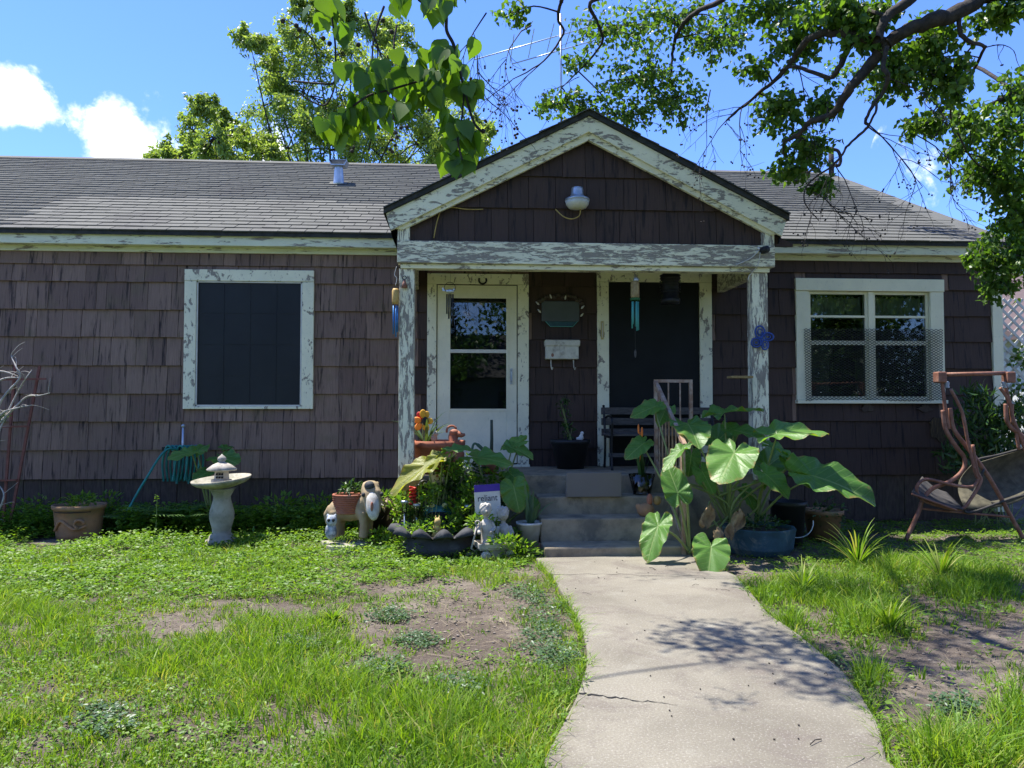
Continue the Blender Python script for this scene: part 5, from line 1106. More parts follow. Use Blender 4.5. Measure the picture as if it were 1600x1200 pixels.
c = at(703, 455, 7.62); t = thing('bird_chime', 'small dark chime with a wire ring and bird hanging before the storm door', 'wind chime', tuple(c)); x, y = c.x, 7.62
b = MB(); b.tube([(x + .005, y, 2.70), (x + .005, y, 2.585)], .0012, 4); b.tube(arc((x, y, 2.535), .055, 0, 360, 20), .003, 5); b.build('ring', 'black_metal', t, True); b = MB(); b.ball((x, y, 2.50), (.045, .014, .02)); b.ball((x + .04, y, 2.515), .014); b.add([(x - .03, y, 2.5), (x - .08, y, 2.54), (x - .075, y, 2.50)], [(0, 1, 2)]); b.build('bird', 'galv', t, True)
for k in range(4): b = MB(); xx = x - .03 + k * .02; b.tube([(xx, y, 2.47), (xx, y, 2.47 - (.2, .25, .22, .32)[k])], .008, 6); b.build('chime_tube', 'black_metal', t, True)
c = at(1047, 420, 7.95); t = thing('hanging_lantern', 'black ribbed bug lantern hanging from the porch ceiling', 'lantern', tuple(c)); x, y, z = c.x, 7.95, 2.80
b = MB(); b.lathe([(.03, z), (.05, z - .02), (.10, z - .05), (.105, z - .10), (.09, z - .11), (.09, z - .30), (.105, z - .31), (.10, z - .36), (.04, z - .37)], (x, y, 0), 20); b.tube([(x, y, z), (x, y, 2.95)], .005, 5); b.build('housing', 'black_metal', t, True)
for k in range(7): b = MB(); b.tube(arc((x, y, z - .06 - k * .03), .108, 0, 360, 20, (1, 0, 0), (0, 1, 0)), .005, 5); b.build('ring', 'black_plastic', t, True)
# post ornaments
t = thing('butterfly_ornament', 'blue wire butterfly fixed to the right porch post', 'ornament', tuple(at(1190, 528, 7.51))); c = at(1190, 528, 7.505)
b = MB(); b.tube([c + Vector((-.02, 0, -.06)), c + Vector((.01, 0, .06))], .012, 6); b.build('body', 'blue', t, True)
for (dx, dz, rx, rz) in ((-.02, .06, .05, .06), (.06, .01, .06, .04), (-.06, -.05, .05, .045), (.03, -.07, .035, .05)):
    b = MB(); q = c + Vector((dx, -.008, dz)); b.tube([q + Vector((rx * math.cos(a), 0, rz * math.sin(a))) for a in [k * .449 for k in range(14)]], .009, 5, closed=True)
    b.tube([q + Vector((rx * .5 * math.cos(a), 0, rz * .5 * math.sin(a))) for a in [k * .785 for k in range(8)]], .007, 5, closed=True); b.build('wing', 'blue', t, True)
b = MB(); c = at(1166, 590, 7.5); b.box((c.x - .20, 7.36, c.z - .01), (c.x + .02, 7.50, c.z + .012)); tag(b.build('shelf_board', 'wood_tan', None), 'short weathered board sticking out from the right porch post', 'board')
t = thing('bell_hook', 'small dark iron bell hanging on the left porch post', 'bell', tuple(at(632, 438, 7.5))); c = at(632, 434, 7.5); b = MB(); b.tube(arc(c, .018, 0, 360, 12), .004, 5); b.build('ring', 'black_metal', t); b = MB(); b.lathe([(.03, -.1), (.022, -.06), (.012, -.03), (.004, -.02)], c, 12); b.build('bell', 'rust', t, True)
t = thing('security_camera', 'black security camera on the right end of the porch beam', 'camera', tuple(at(1193, 391, 7.45))); c = at(1193, 391, 7.44); b = MB(); b.lathe([(.03, -.06), (.036, -.055), (.036, .06), (.03, .065)], c, 16, tilt=Matrix.Rotation(R(90), 4, 'X') @ Matrix.Rotation(R(12), 4, 'Y')); b.build('housing', 'black_plastic', t, True)
b = MB(); b.lathe([(.018, 0), (.02, .004), (.001, .006)], c + Vector((.0, -.062, 0)), 12, tilt=Matrix.Rotation(R(90), 4, 'X')); b.build('lens', 'screen', t, True); b = MB(); b.tube([c + Vector((-.03, .02, .01)), c + Vector((-.05, .03, .03))], .014, 8); b.build('mount', 'white', t, True)
b = MB(); b.tube(curve([c + Vector((-.04, .01, .0)), at(1172, 404, 7.45), at(1150, 414, 7.45)], 5), .005, 5); b.tube(curve([c + Vector((-.03, .01, -.02)), at(1185, 412, 7.45), at(1176, 425, 7.5), at(1170, 432, 7.5), at(1169, 438, 7.5)], 5), .004, 5); b.build('cable', 'white', t, True)
t = thing('security_light', 'round security lamp with clear lens on the brown gable', 'lamp', tuple(at(902, 312, 7.5))); c = at(902, 312, 7.42)
b = MB(); b.lathe([(.055, .12), (.06, .10), (.062, .05), (.075, .03), (.12, .005), (.125, -.012), (.11, -.015)], c, 24); b.build('housing', 'galv', t, True); b = MB(); b.lathe([(.12, -.014), (.112, -.05), (.085, -.085), (.03, -.095), (.001, -.096)], c, 24); b.build('lens', pm('milky_lens', (.56, .56, .50), (.48, .48, .42), 30, .3), t, True)
b = MB(); b.tube([c + Vector((.02, .11, .03)), c + Vector((.02, .02, .04))], .02, 8); b.build('arm', 'galv', t, True); b = MB(); p = [at(868, 327, 7.5), at(880, 338, 7.44), at(893, 342, 7.42), at(905, 337, 7.42), at(907, 325, 7.42)]; b.tube(curve(p, 6), .006, 6); b.build('cable', 'wire_yellow', t, True)
b = MB(); b.tube(curve([at(678, 372, 7.5), at(682, 350, 7.5), at(690, 328, 7.505), at(705, 324, 7.51), at(730, 327, 7.51), at(755, 327, 7.51)], 6), .006, 6); tag(b.build('loose_cable', 'wire_yellow', None, True), 'loose tan cable looping over the left side of the gable', 'cable')
b = MB(); b.box((.97, 7.20, .478), (1.50, 7.245, .71)); tag(b.build('stand_in_plate', pm('masked_patch_grey', (.165, .15, .125), (.155, .14, .12), 4, .8, .05), None, bevel=.004), 'plain grey stand-in plate for a blurred-out patch on the upper step', 'plate')  # stand-in for a blurred-out patch of the top riser, no plate known there
# antenna behind the gable
t = thing('roof_antenna', 'thin television antenna mast standing behind the porch gable', 'antenna', (1.3, 11.5, 4.6)); b = MB(); m0 = at(877, 178, 11.5); m1 = at(876, 22, 11.5); b.tube([m0 - Vector((0, 0, .3)), m1], .018, 7); b.build('mast', 'galv', t, True)
for (x0, y0, x1, y1) in ((742, 93, 935, 38), (800, 100, 940, 60)): b = MB(); b.tube([at(x0, y0, 11.4), at(x1, y1, 11.6)], .009, 6); b.build('boom', 'galv', t, True)
b = MB()
for k in range(5): p = at(800 + k * 30, 77 - k * 8.5, 11.45); b.tube([p + Vector((0, -.5, -.02)), p + Vector((0, .5, .02))], .007, 5)
b.build('elements', 'galv', t)

# ------------------------------------------------------------------ garden left of the steps
def blob(parts_):
    b = MB()
    for c, r in parts_: b.ball(c, r, 14, 10)
    return b
# tyre planter with cut zigzag rim
c = at(686, 862, 6.98); c.z = 0; tyre = thing('tyre_planter', 'black tyre planter with petal cut rim beside the steps', 'planter', tuple(c))
b = MB(); n = 88; rows_ = []
for j, (f, h) in enumerate(((.0, 0), (.05, .04), (.055, .10), (.02, .15))): rows_.append([(c.x + (.29 + f) * math.cos(2 * math.pi * k / n), c.y + (.29 + f) * math.sin(2 * math.pi * k / n), h) for k in range(n)])
for j in (1, 2, 3, 4):
    L = []
    for k in range(n):
        s = abs(((k / n * 11) % 1) - .5) * 2; s = 1 - s ** 1.4                      # 1 at petal tip
        r = .31 + (.02, .07, .12, .15)[j - 1] * s; h = .155 + (.06, .105, .095, .045)[j - 1] * s + .004 * j; L.append((c.x + r * math.cos(2 * math.pi * k / n), c.y + r * math.sin(2 * math.pi * k / n), h))
    rows_.append(L)
m = len(rows_); b.add([p for r_ in rows_ for p in r_], [(i * n + k, i * n + (k + 1) % n, (i + 1) * n + (k + 1) % n, (i + 1) * n + k) for i in range(m - 1) for k in range(n)]); o = b.build('body', 'rubber', tyre, True); sm = o.modifiers.new('thick', 'SOLIDIFY'); sm.thickness = .014
b = MB(); b.lathe([(.001, .175), (.2, .17), (.305, .15), (.305, .1)], c, 24); b.build('soil', 'soil', tyre)
bush('bedding_plant', 'leafy seedlings growing inside the tyre planter', 'plant', tuple(c + Vector((0, 0, .16))), tuple(c + Vector((.02, .06, .25))), (.26, .2, .09), 420, .045, 'cover', seed=21)
q = at(683, 830, 6.9); b = blob([(q + Vector((0, 0, .02)), (.045, .035, .05)), (q + Vector((.005, -.01, .085)), (.032, .03, .035)), (q + Vector((-.012, 0, .12)), (.01, .008, .025)), (q + Vector((.02, 0, .12)), (.01, .008, .025)), (q + Vector((0, 0, -.04)), (.05, .05, .04))])
tag(b.build('rabbit_figurine', pm('straw_yellow_resin', (.48, .36, .13), (.36, .25, .09), 30, .8, .6, 60), None, True, remesh=.007), 'small straw yellow rabbit figure sitting in the tyre', 'figurine')
for k, (x, y, Y, lb) in enumerate([(632, 790, 7.0, 'clear solar light standing at the left rim of the tyre'), (651, 795, 7.05, 'clear solar light stuck beside the red spiral ornament'), (731, 797, 7.05, 'clear solar light between the frog and the stone wagon')]):
    q = at(x, y, Y); t = thing('solar_light', lb, 'garden light', (q.x, q.y, 0), 'solar stake lights in the flower bed'); b = MB(); b.tube([(q.x, q.y, 0), (q.x, q.y, q.z - .06)], .007, 6); b.build('stake', 'galv', t, True)
    b = MB(); b.lathe([(.022, -.07), (.026, .02), (.03, .025)], q, 14); b.build('lens', 'crystal', t, True); b = MB(); b.lathe([(.033, .026), (.033, .042), (.025, .048)], q, 14); b.build('cap', 'galv', t, True)
# frog
q = at(684, 806, 7.2); frog = thing('frog_planter', 'glazed blue green frog planter with wide mouth behind the tyre', 'planter', (q.x, q.y, 0)); b = MB()
b.ball(q + Vector((0, .02, -.10)), (.15, .13, .13), 18, 12); b.ball(q + Vector((0, -.02, .03)), (.135, .11, .075), 18, 12); b.ball(q + Vector((-.05, -.04, .095)), .038); b.ball(q + Vector((.065, -.04, .095)), .038)
b.ball(q + Vector((-.13, -.06, -.15)), (.06, .07, .07)); b.ball(q + Vector((.13, -.06, -.15)), (.06, .07, .07)); b.lathe([(.12, -q.z), (.13, -.2), (.1, -.15)], q, 16); b.build('body', 'frog', frog, True, remesh=.011)
for s in (-.05, .065): b = MB(); b.ball(q + Vector((s, -.07, .105)), (.026, .016, .024)); b.build('eye', pm('frog_eye', (.55, .5, .2), (.45, .42, .15), 20, .3), frog, True)
b = MB(); n = 14; b.add([q + Vector((.115 * math.cos(math.pi * k / n), -.128 + .03 * math.cos(math.pi * k / n) ** 2, .012 + .045 * math.sin(math.pi * k / n))) for k in range(n + 1)] + [q + Vector((.115 * math.cos(math.pi * k / n), -.128 + .03 * math.cos(math.pi * k / n) ** 2, -.012 - .02 * math.sin(math.pi * k / n))) for k in range(n + 1)], [(k, k + 1, n + 2 + k, n + 1 + k) for k in range(n)]); b.build('mouth', 'black_void', frog)
# stone wagon with two children
c = at(770, 866, 6.72); c.z = 0; wag = thing('wagon_statue', 'pale cast stone statue of two children and a pull wagon', 'statue', tuple(c)); T = Matrix.Translation(c) @ Matrix.Rotation(R(12), 4, 'Z')
b = MB(T); b.box((-.14, -.1, .09), (.17, .1, .105)); b.box((-.15, -.11, .105), (.18, -.095, .15)); b.box((-.15, .095, .105), (.18, .11, .15)); b.box((-.15, -.0949, .105), (-.135, .0949, .15)); b.box((.165, -.0949, .105), (.18, .0949, .15)); b.box((-.08, -.07, .02), (.12, .07, .09)); b.build('wagon_bed', 'cherub', wag, bevel=.006)
for (x, y) in ((-.09, -.11), (.13, -.11), (-.09, .11), (.13, .11)):
    b = MB(T); b.tube([(x, y - .012, .045), (x, y + .012, .045)], .042, 14); b.build('wheel', 'cherub', wag, True)
b = MB(T); b.tube([(-.15, -.02, .07), (-.20, -.03, .10), (-.15, -.03, .3)], .009, 6); b.tube(arc((-.145, -.03, .32), .02, 0, 360, 10), .007, 5); b.build('pull_handle', 'cherub', wag, True)
def child(b, x, y, z, s, lean, armr):
    def p(dx, dy, dz): return Vector((x + dx * s, y + dy * s, z + dz * s))
    b.ball(p(lean * .30, 0, .40), (.062 * s, .058 * s, .07 * s), 14, 10)                      # head
    b.ball(p(lean * .3, .012, .415), (.066 * s, .06 * s, .068 * s), 14, 10)                   # hair
    for k in range(34): a = k * 2.39996; e = .15 + .85 * (k / 34); b.ball(p(lean * .3 + .058 * math.cos(a) * math.sqrt(1 - (e - .25) ** 2), .014 + .052 * math.sin(a) * math.sqrt(1 - (e - .25) ** 2), .40 + .075 * e), .016 * s, 7, 5)   # curls
    b.ball(p(lean * .3 - .005, -.06, .395), (.012 * s, .012 * s, .014 * s), 6, 4)                 # nose
    b.tube([p(lean * .28, 0, .30), p(lean * .3, 0, .36)], .026 * s, 8); b.tube([p(0, 0, .04), p(lean * .12, 0, .14), p(lean * .25, 0, .25), p(lean * .28, 0, .30)], [.085 * s, .072 * s, .066 * s, .04 * s], 12)
    for sd_ in (-1, 1):
        b.tube([p(lean * .26 + sd_ * .06, 0, .27), p(lean * .26 + sd_ * .09, -.03, .20), p(sd_ * .07 + armr, -.09, .17)], [.026 * s, .023 * s, .018 * s], 8); b.ball(p(sd_ * .07 + armr, -.1, .17), .022 * s, 8, 6)
        b.tube([p(sd_ * .035, 0, .05), p(sd_ * .05, -.08, .05), p(sd_ * .05, -.10, .0)], [.045 * s, .036 * s, .026 * s], 8); b.ball(p(sd_ * .05, -.115, .0), (.022 * s, .035 * s, .018 * s), 8, 6)
b = MB(T); child(b, -.04, 0, .11, .78, -.1, -.06); b.build('seated_child', 'cherub', wag, True, remesh=.0045)
b = MB(T); child(b, .17, .12, .03, .84, -.18, -.08); b.build('pushing_child', 'cherub', wag, True, remesh=.0045)
b = MB(); q = gr(738, 872); b.box((q.x - .06, q.y - .05, 0), (q.x + .09, q.y + .06, .05)); tag(b.build('stone_block', 'stone', None, bevel=.01), 'flat stone block lying before the wagon statue', 'stone')
# white pot with snake plant on a brick
t = thing('paving_brick', 'brick under the white pot beside the bottom step', 'brick', (.62, 7.0, 0)); b = MB(); b.box((.50, 6.92, 0), (.70, 7.08, .09)); b.build('brick', 'terracotta_old', t, bevel=.006)
pot('plastic_pot', 'dirty white plastic pot standing beside the steps', (.60, 7.0, .092), .118, .085, .185, 'white_plastic', rim=.01)
t = thing('snake_plant', 'upright snake plant with mottled blades in the white pot', 'plant', (.6, 7.0, .25)); strap_plant(t, (.60, 7.0, .24), 6, .42, .045, 'aloe', .22, 3, droop=.05); strap_plant(t, (.62, 7.0, .24), 3, .36, .04, 'aloe', .9, 6, name='leaning_blades', droop=.7)
# yard sign
c = at(762, 786, 6.98); T = Matrix.Translation(c) @ Matrix.Rotation(R(4), 4, 'Z') @ Matrix.Rotation(R(-3), 4, 'Y'); t = thing('yard_sign', 'small white yard sign with purple band reading reliant among the plants', 'sign', (c.x, c.y, 0))
b = MB(T); b.box((-.118, -.004, -.17), (.118, .004, .17)); panel = b.build('panel', 'white', t); b = MB(T); b.box((-.1185, -.0062, .105), (.1185, -.0041, .1705)); b.build('purple_band', pm('purple_ink', (.045, .02, .24), (.06, .03, .28), 10, .5, 0), t)
for s in (-.08, .08): b = MB(T); b.tube([(s, .006, -.16), (s, .006, -c.z - .05)], .003, 5); b.build('wire_leg', 'galv', t)
fc = bpy.data.curves.new('lettering', 'FONT'); fc.body = 'reliant'; fc.size = .072; fc.align_x = 'CENTER'; fc.extrude = .0006
fo = bpy.data.objects.new('lettering', fc); col.objects.link(fo); bpy.context.view_layer.update(); me = bpy.data.meshes.new_from_object(fo.evaluated_get(bpy.context.evaluated_depsgraph_get())); bpy.data.objects.remove(fo)
me.materials.clear(); me.materials.append(pm('dark_ink', (.02, .02, .05), None, 10, .6, 0)); o = bpy.data.objects.new('lettering', me); col.objects.link(o); o.parent = t; o.matrix_local = Matrix.Translation(-Vector(t.location)) @ T @ Matrix.Translation((0, -.0055, .02)) @ Matrix.Rotation(R(90), 4, 'X') @ Matrix.Diagonal((1, 1.15, 1, 1))
# things on the porch corner
c = at(684, 735, 7.86); c.z = .662; pot('clay_planter', 'large red clay planter on the porch behind the left post', tuple(c), .27, .2, .33, 'terracotta', rim=.03)
t = thing('strap_plant', 'blue green strap leaves in the large clay planter', 'plant', tuple(c + Vector((0, 0, .3)))); strap_plant(t, c + Vector((-.12, 0, .27)), 14, .42, .028, 'aloe', .9, 2, droop=.8)
q = at(661, 658, 7.8); t = thing('flower_spinner', 'red and yellow toy flower on a stem in the clay planter', 'ornament', (q.x, q.y, .95)); b = MB(); b.tube([(q.x, q.y + .01, .9), q + Vector((0, .01, 0))], .005, 6); b.build('stem', 'stalk', t, True)
for k, (dx, dz, mt) in enumerate([(-.03, .055, 'red'), (.03, .06, 'yellow'), (.06, .0, 'yellow'), (.03, -.06, 'yellow'), (-.045, -.055, 'orange'), (-.06, .01, 'orange'), (.0, .075, 'yellow')]): b = MB(); b.ball(q + Vector((dx, -.004 * k, dz)), (.034, .008, .045), 10, 6, Matrix.Rotation(math.atan2(dx, dz), 3, 'Y')); b.build('petal', mt, t, True)
b = MB(); b.ball(q + Vector((.025, -.035, 0)), (.032, .012, .045), 12, 8); b.build('flower_centre', 'black_plastic', t, True)
q = at(708, 712, 7.7); t = thing('clay_jug', 'red clay duck shaped jug with looped handle beside the planter', 'jug', (q.x, q.y, .662)); b = MB(); b.lathe([(.07, .662 - q.z), (.11, -.06), (.115, .02), (.08, .09), (.045, .12), (.05, .2), (.035, .235)], q, 18); b.ball(q + Vector((.01, -.01, .23)), (.05, .045, .04)); b.tube([q + Vector((.03, -.01, .225)), q + Vector((.09, -.02, .205)), q + Vector((.12, -.02, .215))], [.035, .022, .012], 8); b.build('body', 'terracotta', t, True)
b = MB(); b.tube(arc(q + Vector((-.015, 0, .25)), .05, 20, 200, 12), .011, 7); b.build('handle', 'terracotta', t, True)
q = at(697, 712, 7.45); pot('clay_pot', 'small clay pot holding a spiky agave near the left post', (q.x, 7.6, .662), .07, .05, .1, 'terracotta', rim=.01); t = thing('agave', 'small spiky green agave rosette in front of the clay jug', 'plant', (q.x, 7.6, .75)); strap_plant(t, (q.x, 7.6, .75), 14, .2, .035, 'aloe', 1.0, 4, droop=.05)
q = at(678, 684, 7.75); b = blob([(q, (.035, .03, .04)), (q + Vector((.02, -.02, .04)), (.024, .02, .022)), (q + Vector((.01, -.02, .065)), (.007, .005, .012)), (q + Vector((.032, -.02, .065)), (.007, .005, .012))]); tag(b.build('cat_figurine', 'stone', None, True, remesh=.006), 'tiny grey stone cat sitting in the large clay planter', 'figurine')
q = at(766, 742, 7.66); q.z = .662; t = thing('strawberry_pot', 'ribbed red clay pot with scalloped lip on the porch edge', 'plant pot', tuple(q)); b = MB(); b.lathe([(.055, 0), (.085, .06), (.10, .11), (.075, .14), (.09, .155), (.085, .19), (.095, .21), (.08, .21), (.07, .18)], q, 22, lambda a, i: .04 * math.sin(a * 7)); b.build('body', 'terracotta', t, True)
t = thing('dying_cactus', 'two dying upright stems in the ribbed clay pot', 'plant', tuple(q + Vector((0, 0, .18)))); b = MB(); p = at(768, 656, 7.66); b.tube([q + Vector((.01, 0, .17)), (p + q) / 2 + Vector((.008, 0, .08)), p], [.018, .017, .014], 7); b.build('dark_stem', pm('blackened_stem', (.03, .045, .03), (.05, .06, .04), 30, .7), t, True)
b = MB(); b.tube(curve([q + Vector((-.02, 0, .17)), at(752, 700, 7.66), at(742, 693, 7.66), at(738, 700, 7.65), at(738, 710, 7.64)]), [.018] * 10 + [.012] * 15, 7); b.build('bent_stem', 'aloe', t, True)
# scarecrow birdhouse on a stake, spiral, crow
q = at(683, 742, 7.32); t = thing('scarecrow_birdhouse', 'painted scarecrow face birdhouse wearing a brown hat on a stake', 'birdhouse', (q.x, q.y, 0)); b = MB(); b.bar((q.x, q.y + .05, 0), (q.x, q.y + .05, q.z), .02, .02); b.build('stake', 'wood_grey', t)
b = MB(); b.box((q.x - .075, q.y - .03, q.z - .075), (q.x + .075, q.y + .05, q.z + .05)); b.build('face', pm('cream_paint', (.55, .5, .4), (.45, .4, .3), 30, .7), t, bevel=.02); b = MB(); b.prism([(q.x - .12, q.z + .035), (q.x + .12, q.z + .035), (q.x + .075, q.z + .075), (q.x + .05, q.z + .15), (q.x - .04, q.z + .15), (q.x - .075, q.z + .075)], q.y - .06, q.y + .07); b.build('hat', pm('brown_felt', (.10, .045, .025), (.07, .03, .02), 30, .9), t, bevel=.01)
for dx in (-.03, .035): b = MB(); b.ball((q.x + dx, q.y - .033, q.z + .012), (.009, .004, .012), 8, 5); b.build('eye', 'black_plastic', t)
b = MB(); b.add([(q.x - .014, q.y - .036, q.z - .02), (q.x + .018, q.y - .036, q.z - .02), (q.x + .002, q.y - .036, q.z + .02)], [(0, 1, 2)]); b.build('nose', 'rust', t); b = MB(); b.tube(arc((q.x, q.y - .033, q.z - .025), .03, 200, 340, 8), .003, 4); b.build('mouth', 'black_plastic', t)
q = at(645, 776, 7.15); t = thing('spiral_ornament', 'red spiral garden ornament on a dark stake by the post', 'ornament', (q.x, q.y, 0)); b = MB(); b.tube([(q.x + .04, q.y, 0), (q.x + .04, q.y, q.z + .12)], .006, 6); b.build('stake', 'black_metal', t); b = MB(); b.tube([q + Vector((.028 * math.cos(k * .7), .02 * math.sin(k * .7), -.08 + .17 * k / 50)) for k in range(51)], .011, 6); b.build('spiral', 'red', t, True)
q = at(662, 757, 7.2); t = thing('crow_ornament', 'black bird ornament with round white eye in the flower bed', 'ornament', (q.x, q.y, 0)); b = MB(); b.ball(q, (.05, .04, .045)); b.tube([q, q + Vector((-.08, -.02, -.01))], [.02, .004], 7); b.tube([q, (q.x, q.y, 0)], .01, 6); b.ball(q + Vector((.05, .02, -.05)), (.07, .05, .05)); b.build('body', 'black_plastic', t, True); b = MB(); b.ball(q + Vector((.012, -.036, .006)), (.017, .008, .017)); b.build('eye', 'white', t, True); b = MB(); b.ball(q + Vector((.012, -.0435, .006)), (.008, .003, .008)); b.build('pupil', 'black_plastic', t)
b = MB(); q = at(643, 800, 7.42); b.box((q.x - .10, 7.36, 0), (q.x + .08, 7.54, .66)); tag(b.build('post_base', 'wood_tan', None, bevel=.005), 'tan wooden box at the foot of the left porch post', 'box')
# left elephant ears among the bed
pl = thing('elephant_ear_plant', 'yellowing elephant ear plant beside the left porch post', 'plant', (-.3, 7.3, 0)); bs = Vector((-.25, 7.3, .1))
for a in [(668, 727, 606, 766, 7.15, -.12, .62, (-.3, -.55, .8), EARY), (690, 712, 655, 733, 7.2, -.12, .6, (-.2, -.5, .85), EARY), (706, 703, 748, 700, 7.2, -.05, .5, (0, -.4, .9), None)]: ear(pl, *a[:7], n=a[7], base=bs, me=a[8])
pl = thing('elephant_ear_plant', 'elephant ear with broad green leaves around the yard sign', 'plant', (.3, 7.25, 0)); bs = Vector((.3, 7.3, .1))
for a in [(745, 715, 800, 722, 7.25, -.25, .72, (0, -.4, .9)), (800, 700, 835, 712, 7.4, -.05, .8, (0, -.5, .8)), (803, 762, 812, 802, 7.0, -.05, 1.1, (-.1, -.95, .35)), (800, 742, 822, 760, 7.15, -.1, .9, (.1, -.7, .7)), (835, 790, 826, 772, 7.2, .03, .9, (0, -.9, .4)), (812, 690, 780, 700, 7.45, 0, .6, (0, -.7, .6))]: ear(pl, *a[:7], n=a[7], base=bs)
for k, (x, y, Y, rx, ry, n, s, m_, lb) in enumerate([(716, 800, 7.12, .14, .13, 300, .05, 'cover', 'bright leafy bush between the frog and the yard sign'), (655, 795, 7.2, .15, .16, 260, .05, 'leaf_dark', 'small leaved plant around the red spiral ornament'), (752, 815, 6.9, .14, .07, 150, .055, 'cover', 'broad leaved seedling behind the stone wagon'), (700, 765, 7.35, .25, .12, 300, .06, 'leaf_dark', 'dark leafy plant below the scarecrow birdhouse'), (778, 835, 6.95, .22, .08, 220, .045, 'cover', 'low foliage growing behind the wagon statue'), (730, 735, 7.45, .2, .1, 220, .05, 'leaf_dark', 'dark foliage along the porch edge by the clay pots'), (812, 862, 6.7, .2, .10, 320, .05, 'cover', 'grassy weeds below the white pot'), (735, 885, 6.35, .1, .06, 120, .05, 'cover', 'tuft of weeds before the tyre planter'), (640, 850, 6.9, .12, .08, 160, .05, 'cover', 'weeds at the left foot of the tyre planter'), (672, 770, 7.1, .12, .1, 180, .045, 'cover', 'pale leafy stems between the red spiral and the birdhouse'), (625, 790, 7.3, .12, .16, 200, .05, 'cover', 'bright leafy plant climbing the tan box by the post'), (790, 775, 7.2, .12, .12, 160, .05, 'leaf_dark', 'dark foliage between the yard sign and the steps'), (700, 735, 7.3, .16, .08, 170, .05, 'cover', 'leafy stems below the clay jug'), (655, 825, 6.85, .2, .05, 150, .04, 'cover', 'seedlings spilling over the left rim of the tyre'), (736, 775, 7.15, .1, .15, 200, .06, 'cover', 'upright leafy plant left of the yard sign'), (600, 838, 7.2, .2, .07, 200, .045, 'cover', 'weeds before the black nursery pot'), (790, 845, 6.6, .14, .05, 140, .045, 'cover', 'weeds around the wagon wheels'), (770, 745, 7.3, .2, .07, 170, .055, 'cover', 'leafy stems above the yard sign'), (440, 795, 8.15, .3, .16, 260, .06, 'cover', 'knee high leafy weeds right of the bird bath fern'), (500, 795, 8.2, .25, .15, 220, .06, 'cover', 'leafy weeds against the wall behind the owl'), (165, 790, 8.4, .25, .14, 200, .05, 'cover', 'dark weeds against the wall beside the wide clay pot'), (60, 795, 8.45, .3, .14, 200, .05, 'cover', 'dark weeds growing at the foot of the trellis'), (310, 862, 7.4, .18, .1, 200, .05, 'cover', 'bright weeds crowding the left side of the pedestal'), (395, 850, 7.45, .22, .12, 240, .055, 'cover', 'bright weeds crowding the right side of the pedestal')]):
    c = at(x, y, Y); bush('garden_plant', lb, 'plant', (c.x, c.y, 0), tuple(c), (rx, .14, ry), n, s, m_, seed=50 + k)
# black nursery pot with trailing plant
pot('nursery_pot', 'large black nursery pot behind the pony planter', (-.88, 7.62, 0), .19, .15, .36, 'black_plastic')
t = bush('trailing_plant', 'half dried trailing plant spilling from the black nursery pot', 'plant', (-.88, 7.62, .34), (-.88, 7.60, .41), (.3, .18, .1), 240, .055, 'cover', seed=31); P_ = cluster_leaves((-.72, 7.52, .38), (.28, .1, .1), 150); leaves('dried_foliage', P_, droop_dirs(150, .8), up_norms(150, 1), .07, .03, 'straw', t, 'lance')
# pony planter, facing right towards the path
c = at(552, 838, 7.32); c.z = max(c.z, .05); pony = thing('pony_planter', 'painted concrete pony planter with terracotta saddle basket', 'planter', tuple(c)); T = Matrix.Translation(c + Vector((.02, 0, 0))) @ Matrix.Rotation(R(-14), 4, 'Z')
b = MB(T); b.ball((-.06, 0, .24), (.17, .10, .10), 16, 12); b.ball((-.17, 0, .24), (.10, .10, .11), 14, 10); b.ball((.08, 0, .26), (.10, .10, .12), 14, 10); b.tube([(.08, 0, .28), (.14, -.01, .37), (.17, -.03, .43)], [.10, .085, .075], 12)
b.tube([(.15, -.02, .45), (.19, -.07, .40), (.22, -.12, .29), (.225, -.13, .24)], [.092, .092, .075, .068], 12); b.ball((.16, -.03, .47), (.088, .082, .065)); b.ball((.10, -.03, .50), (.02, .02, .02)); b.ball((.20, .04, .50), (.02, .02, .02))
for (x, y) in ((.10, -.06), (.10, .06), (-.18, -.06), (-.18, .06)): b.tube([(x, y, .24), (x + .01, y, .12), (x, y, .0)], [.055, .042, .046], 10)
b.tube([(-.25, 0, .28), (-.29, 0, .2), (-.28, 0, .1)], [.03, .035, .02], 8); b.build('body', pm('tan_concrete_paint', (.38, .29, .17), (.28, .2, .11), 12, .85, .5, 80, dirt=(.2, .19, .1), dirt_amt=.6), pony, True, remesh=.012)
b = MB(T); b.ball((.222, -.138, .32), (.066, .062, .15), 12, 8, Matrix.Rotation(R(-12), 3, 'Y') @ Matrix.Rotation(R(-16), 3, 'X')); b.build('blaze', pm('old_white_paint', (.6, .57, .5), (.45, .43, .37), 30, .8, dirt=(.3, .2, .12)), pony, True)
b = MB(T); b.ball((.175, -.10, .49), (.05, .045, .045)); b.build('forelock', 'rubber', pony, True)
for (x, y) in ((.135, -.145), (.285, -.07)): b = MB(T); b.ball((x, y, .41), (.02, .02, .022), 8, 6); b.build('eye', 'rubber', pony, True)
b = MB(T); b.ball((.24, -.205, .31), (.014, .012, .045)); b.build('nose_patch', 'terracotta', pony, True)
b = MB(T)
for k in range(9): z = .23 + k * .02; r_ = .105 + .012 * (k / 8); b.tube([(-.07 + (r_ + .03) * math.cos(a), r_ * math.sin(a) * 1.05, z) for a in [j * .3491 for j in range(18)]], .0125, 5, closed=True)
b.build('saddle_basket', 'terracotta', pony, True)
t = bush('pony_succulents', 'striped drooping plant growing from the pony basket', 'plant', tuple(T @ Vector((-.07, 0, .40))), tuple(T @ Vector((-.04, 0, .45))), (.1, .09, .05), 90, .07, 'leaf_dark', 'lance', 61, .3)
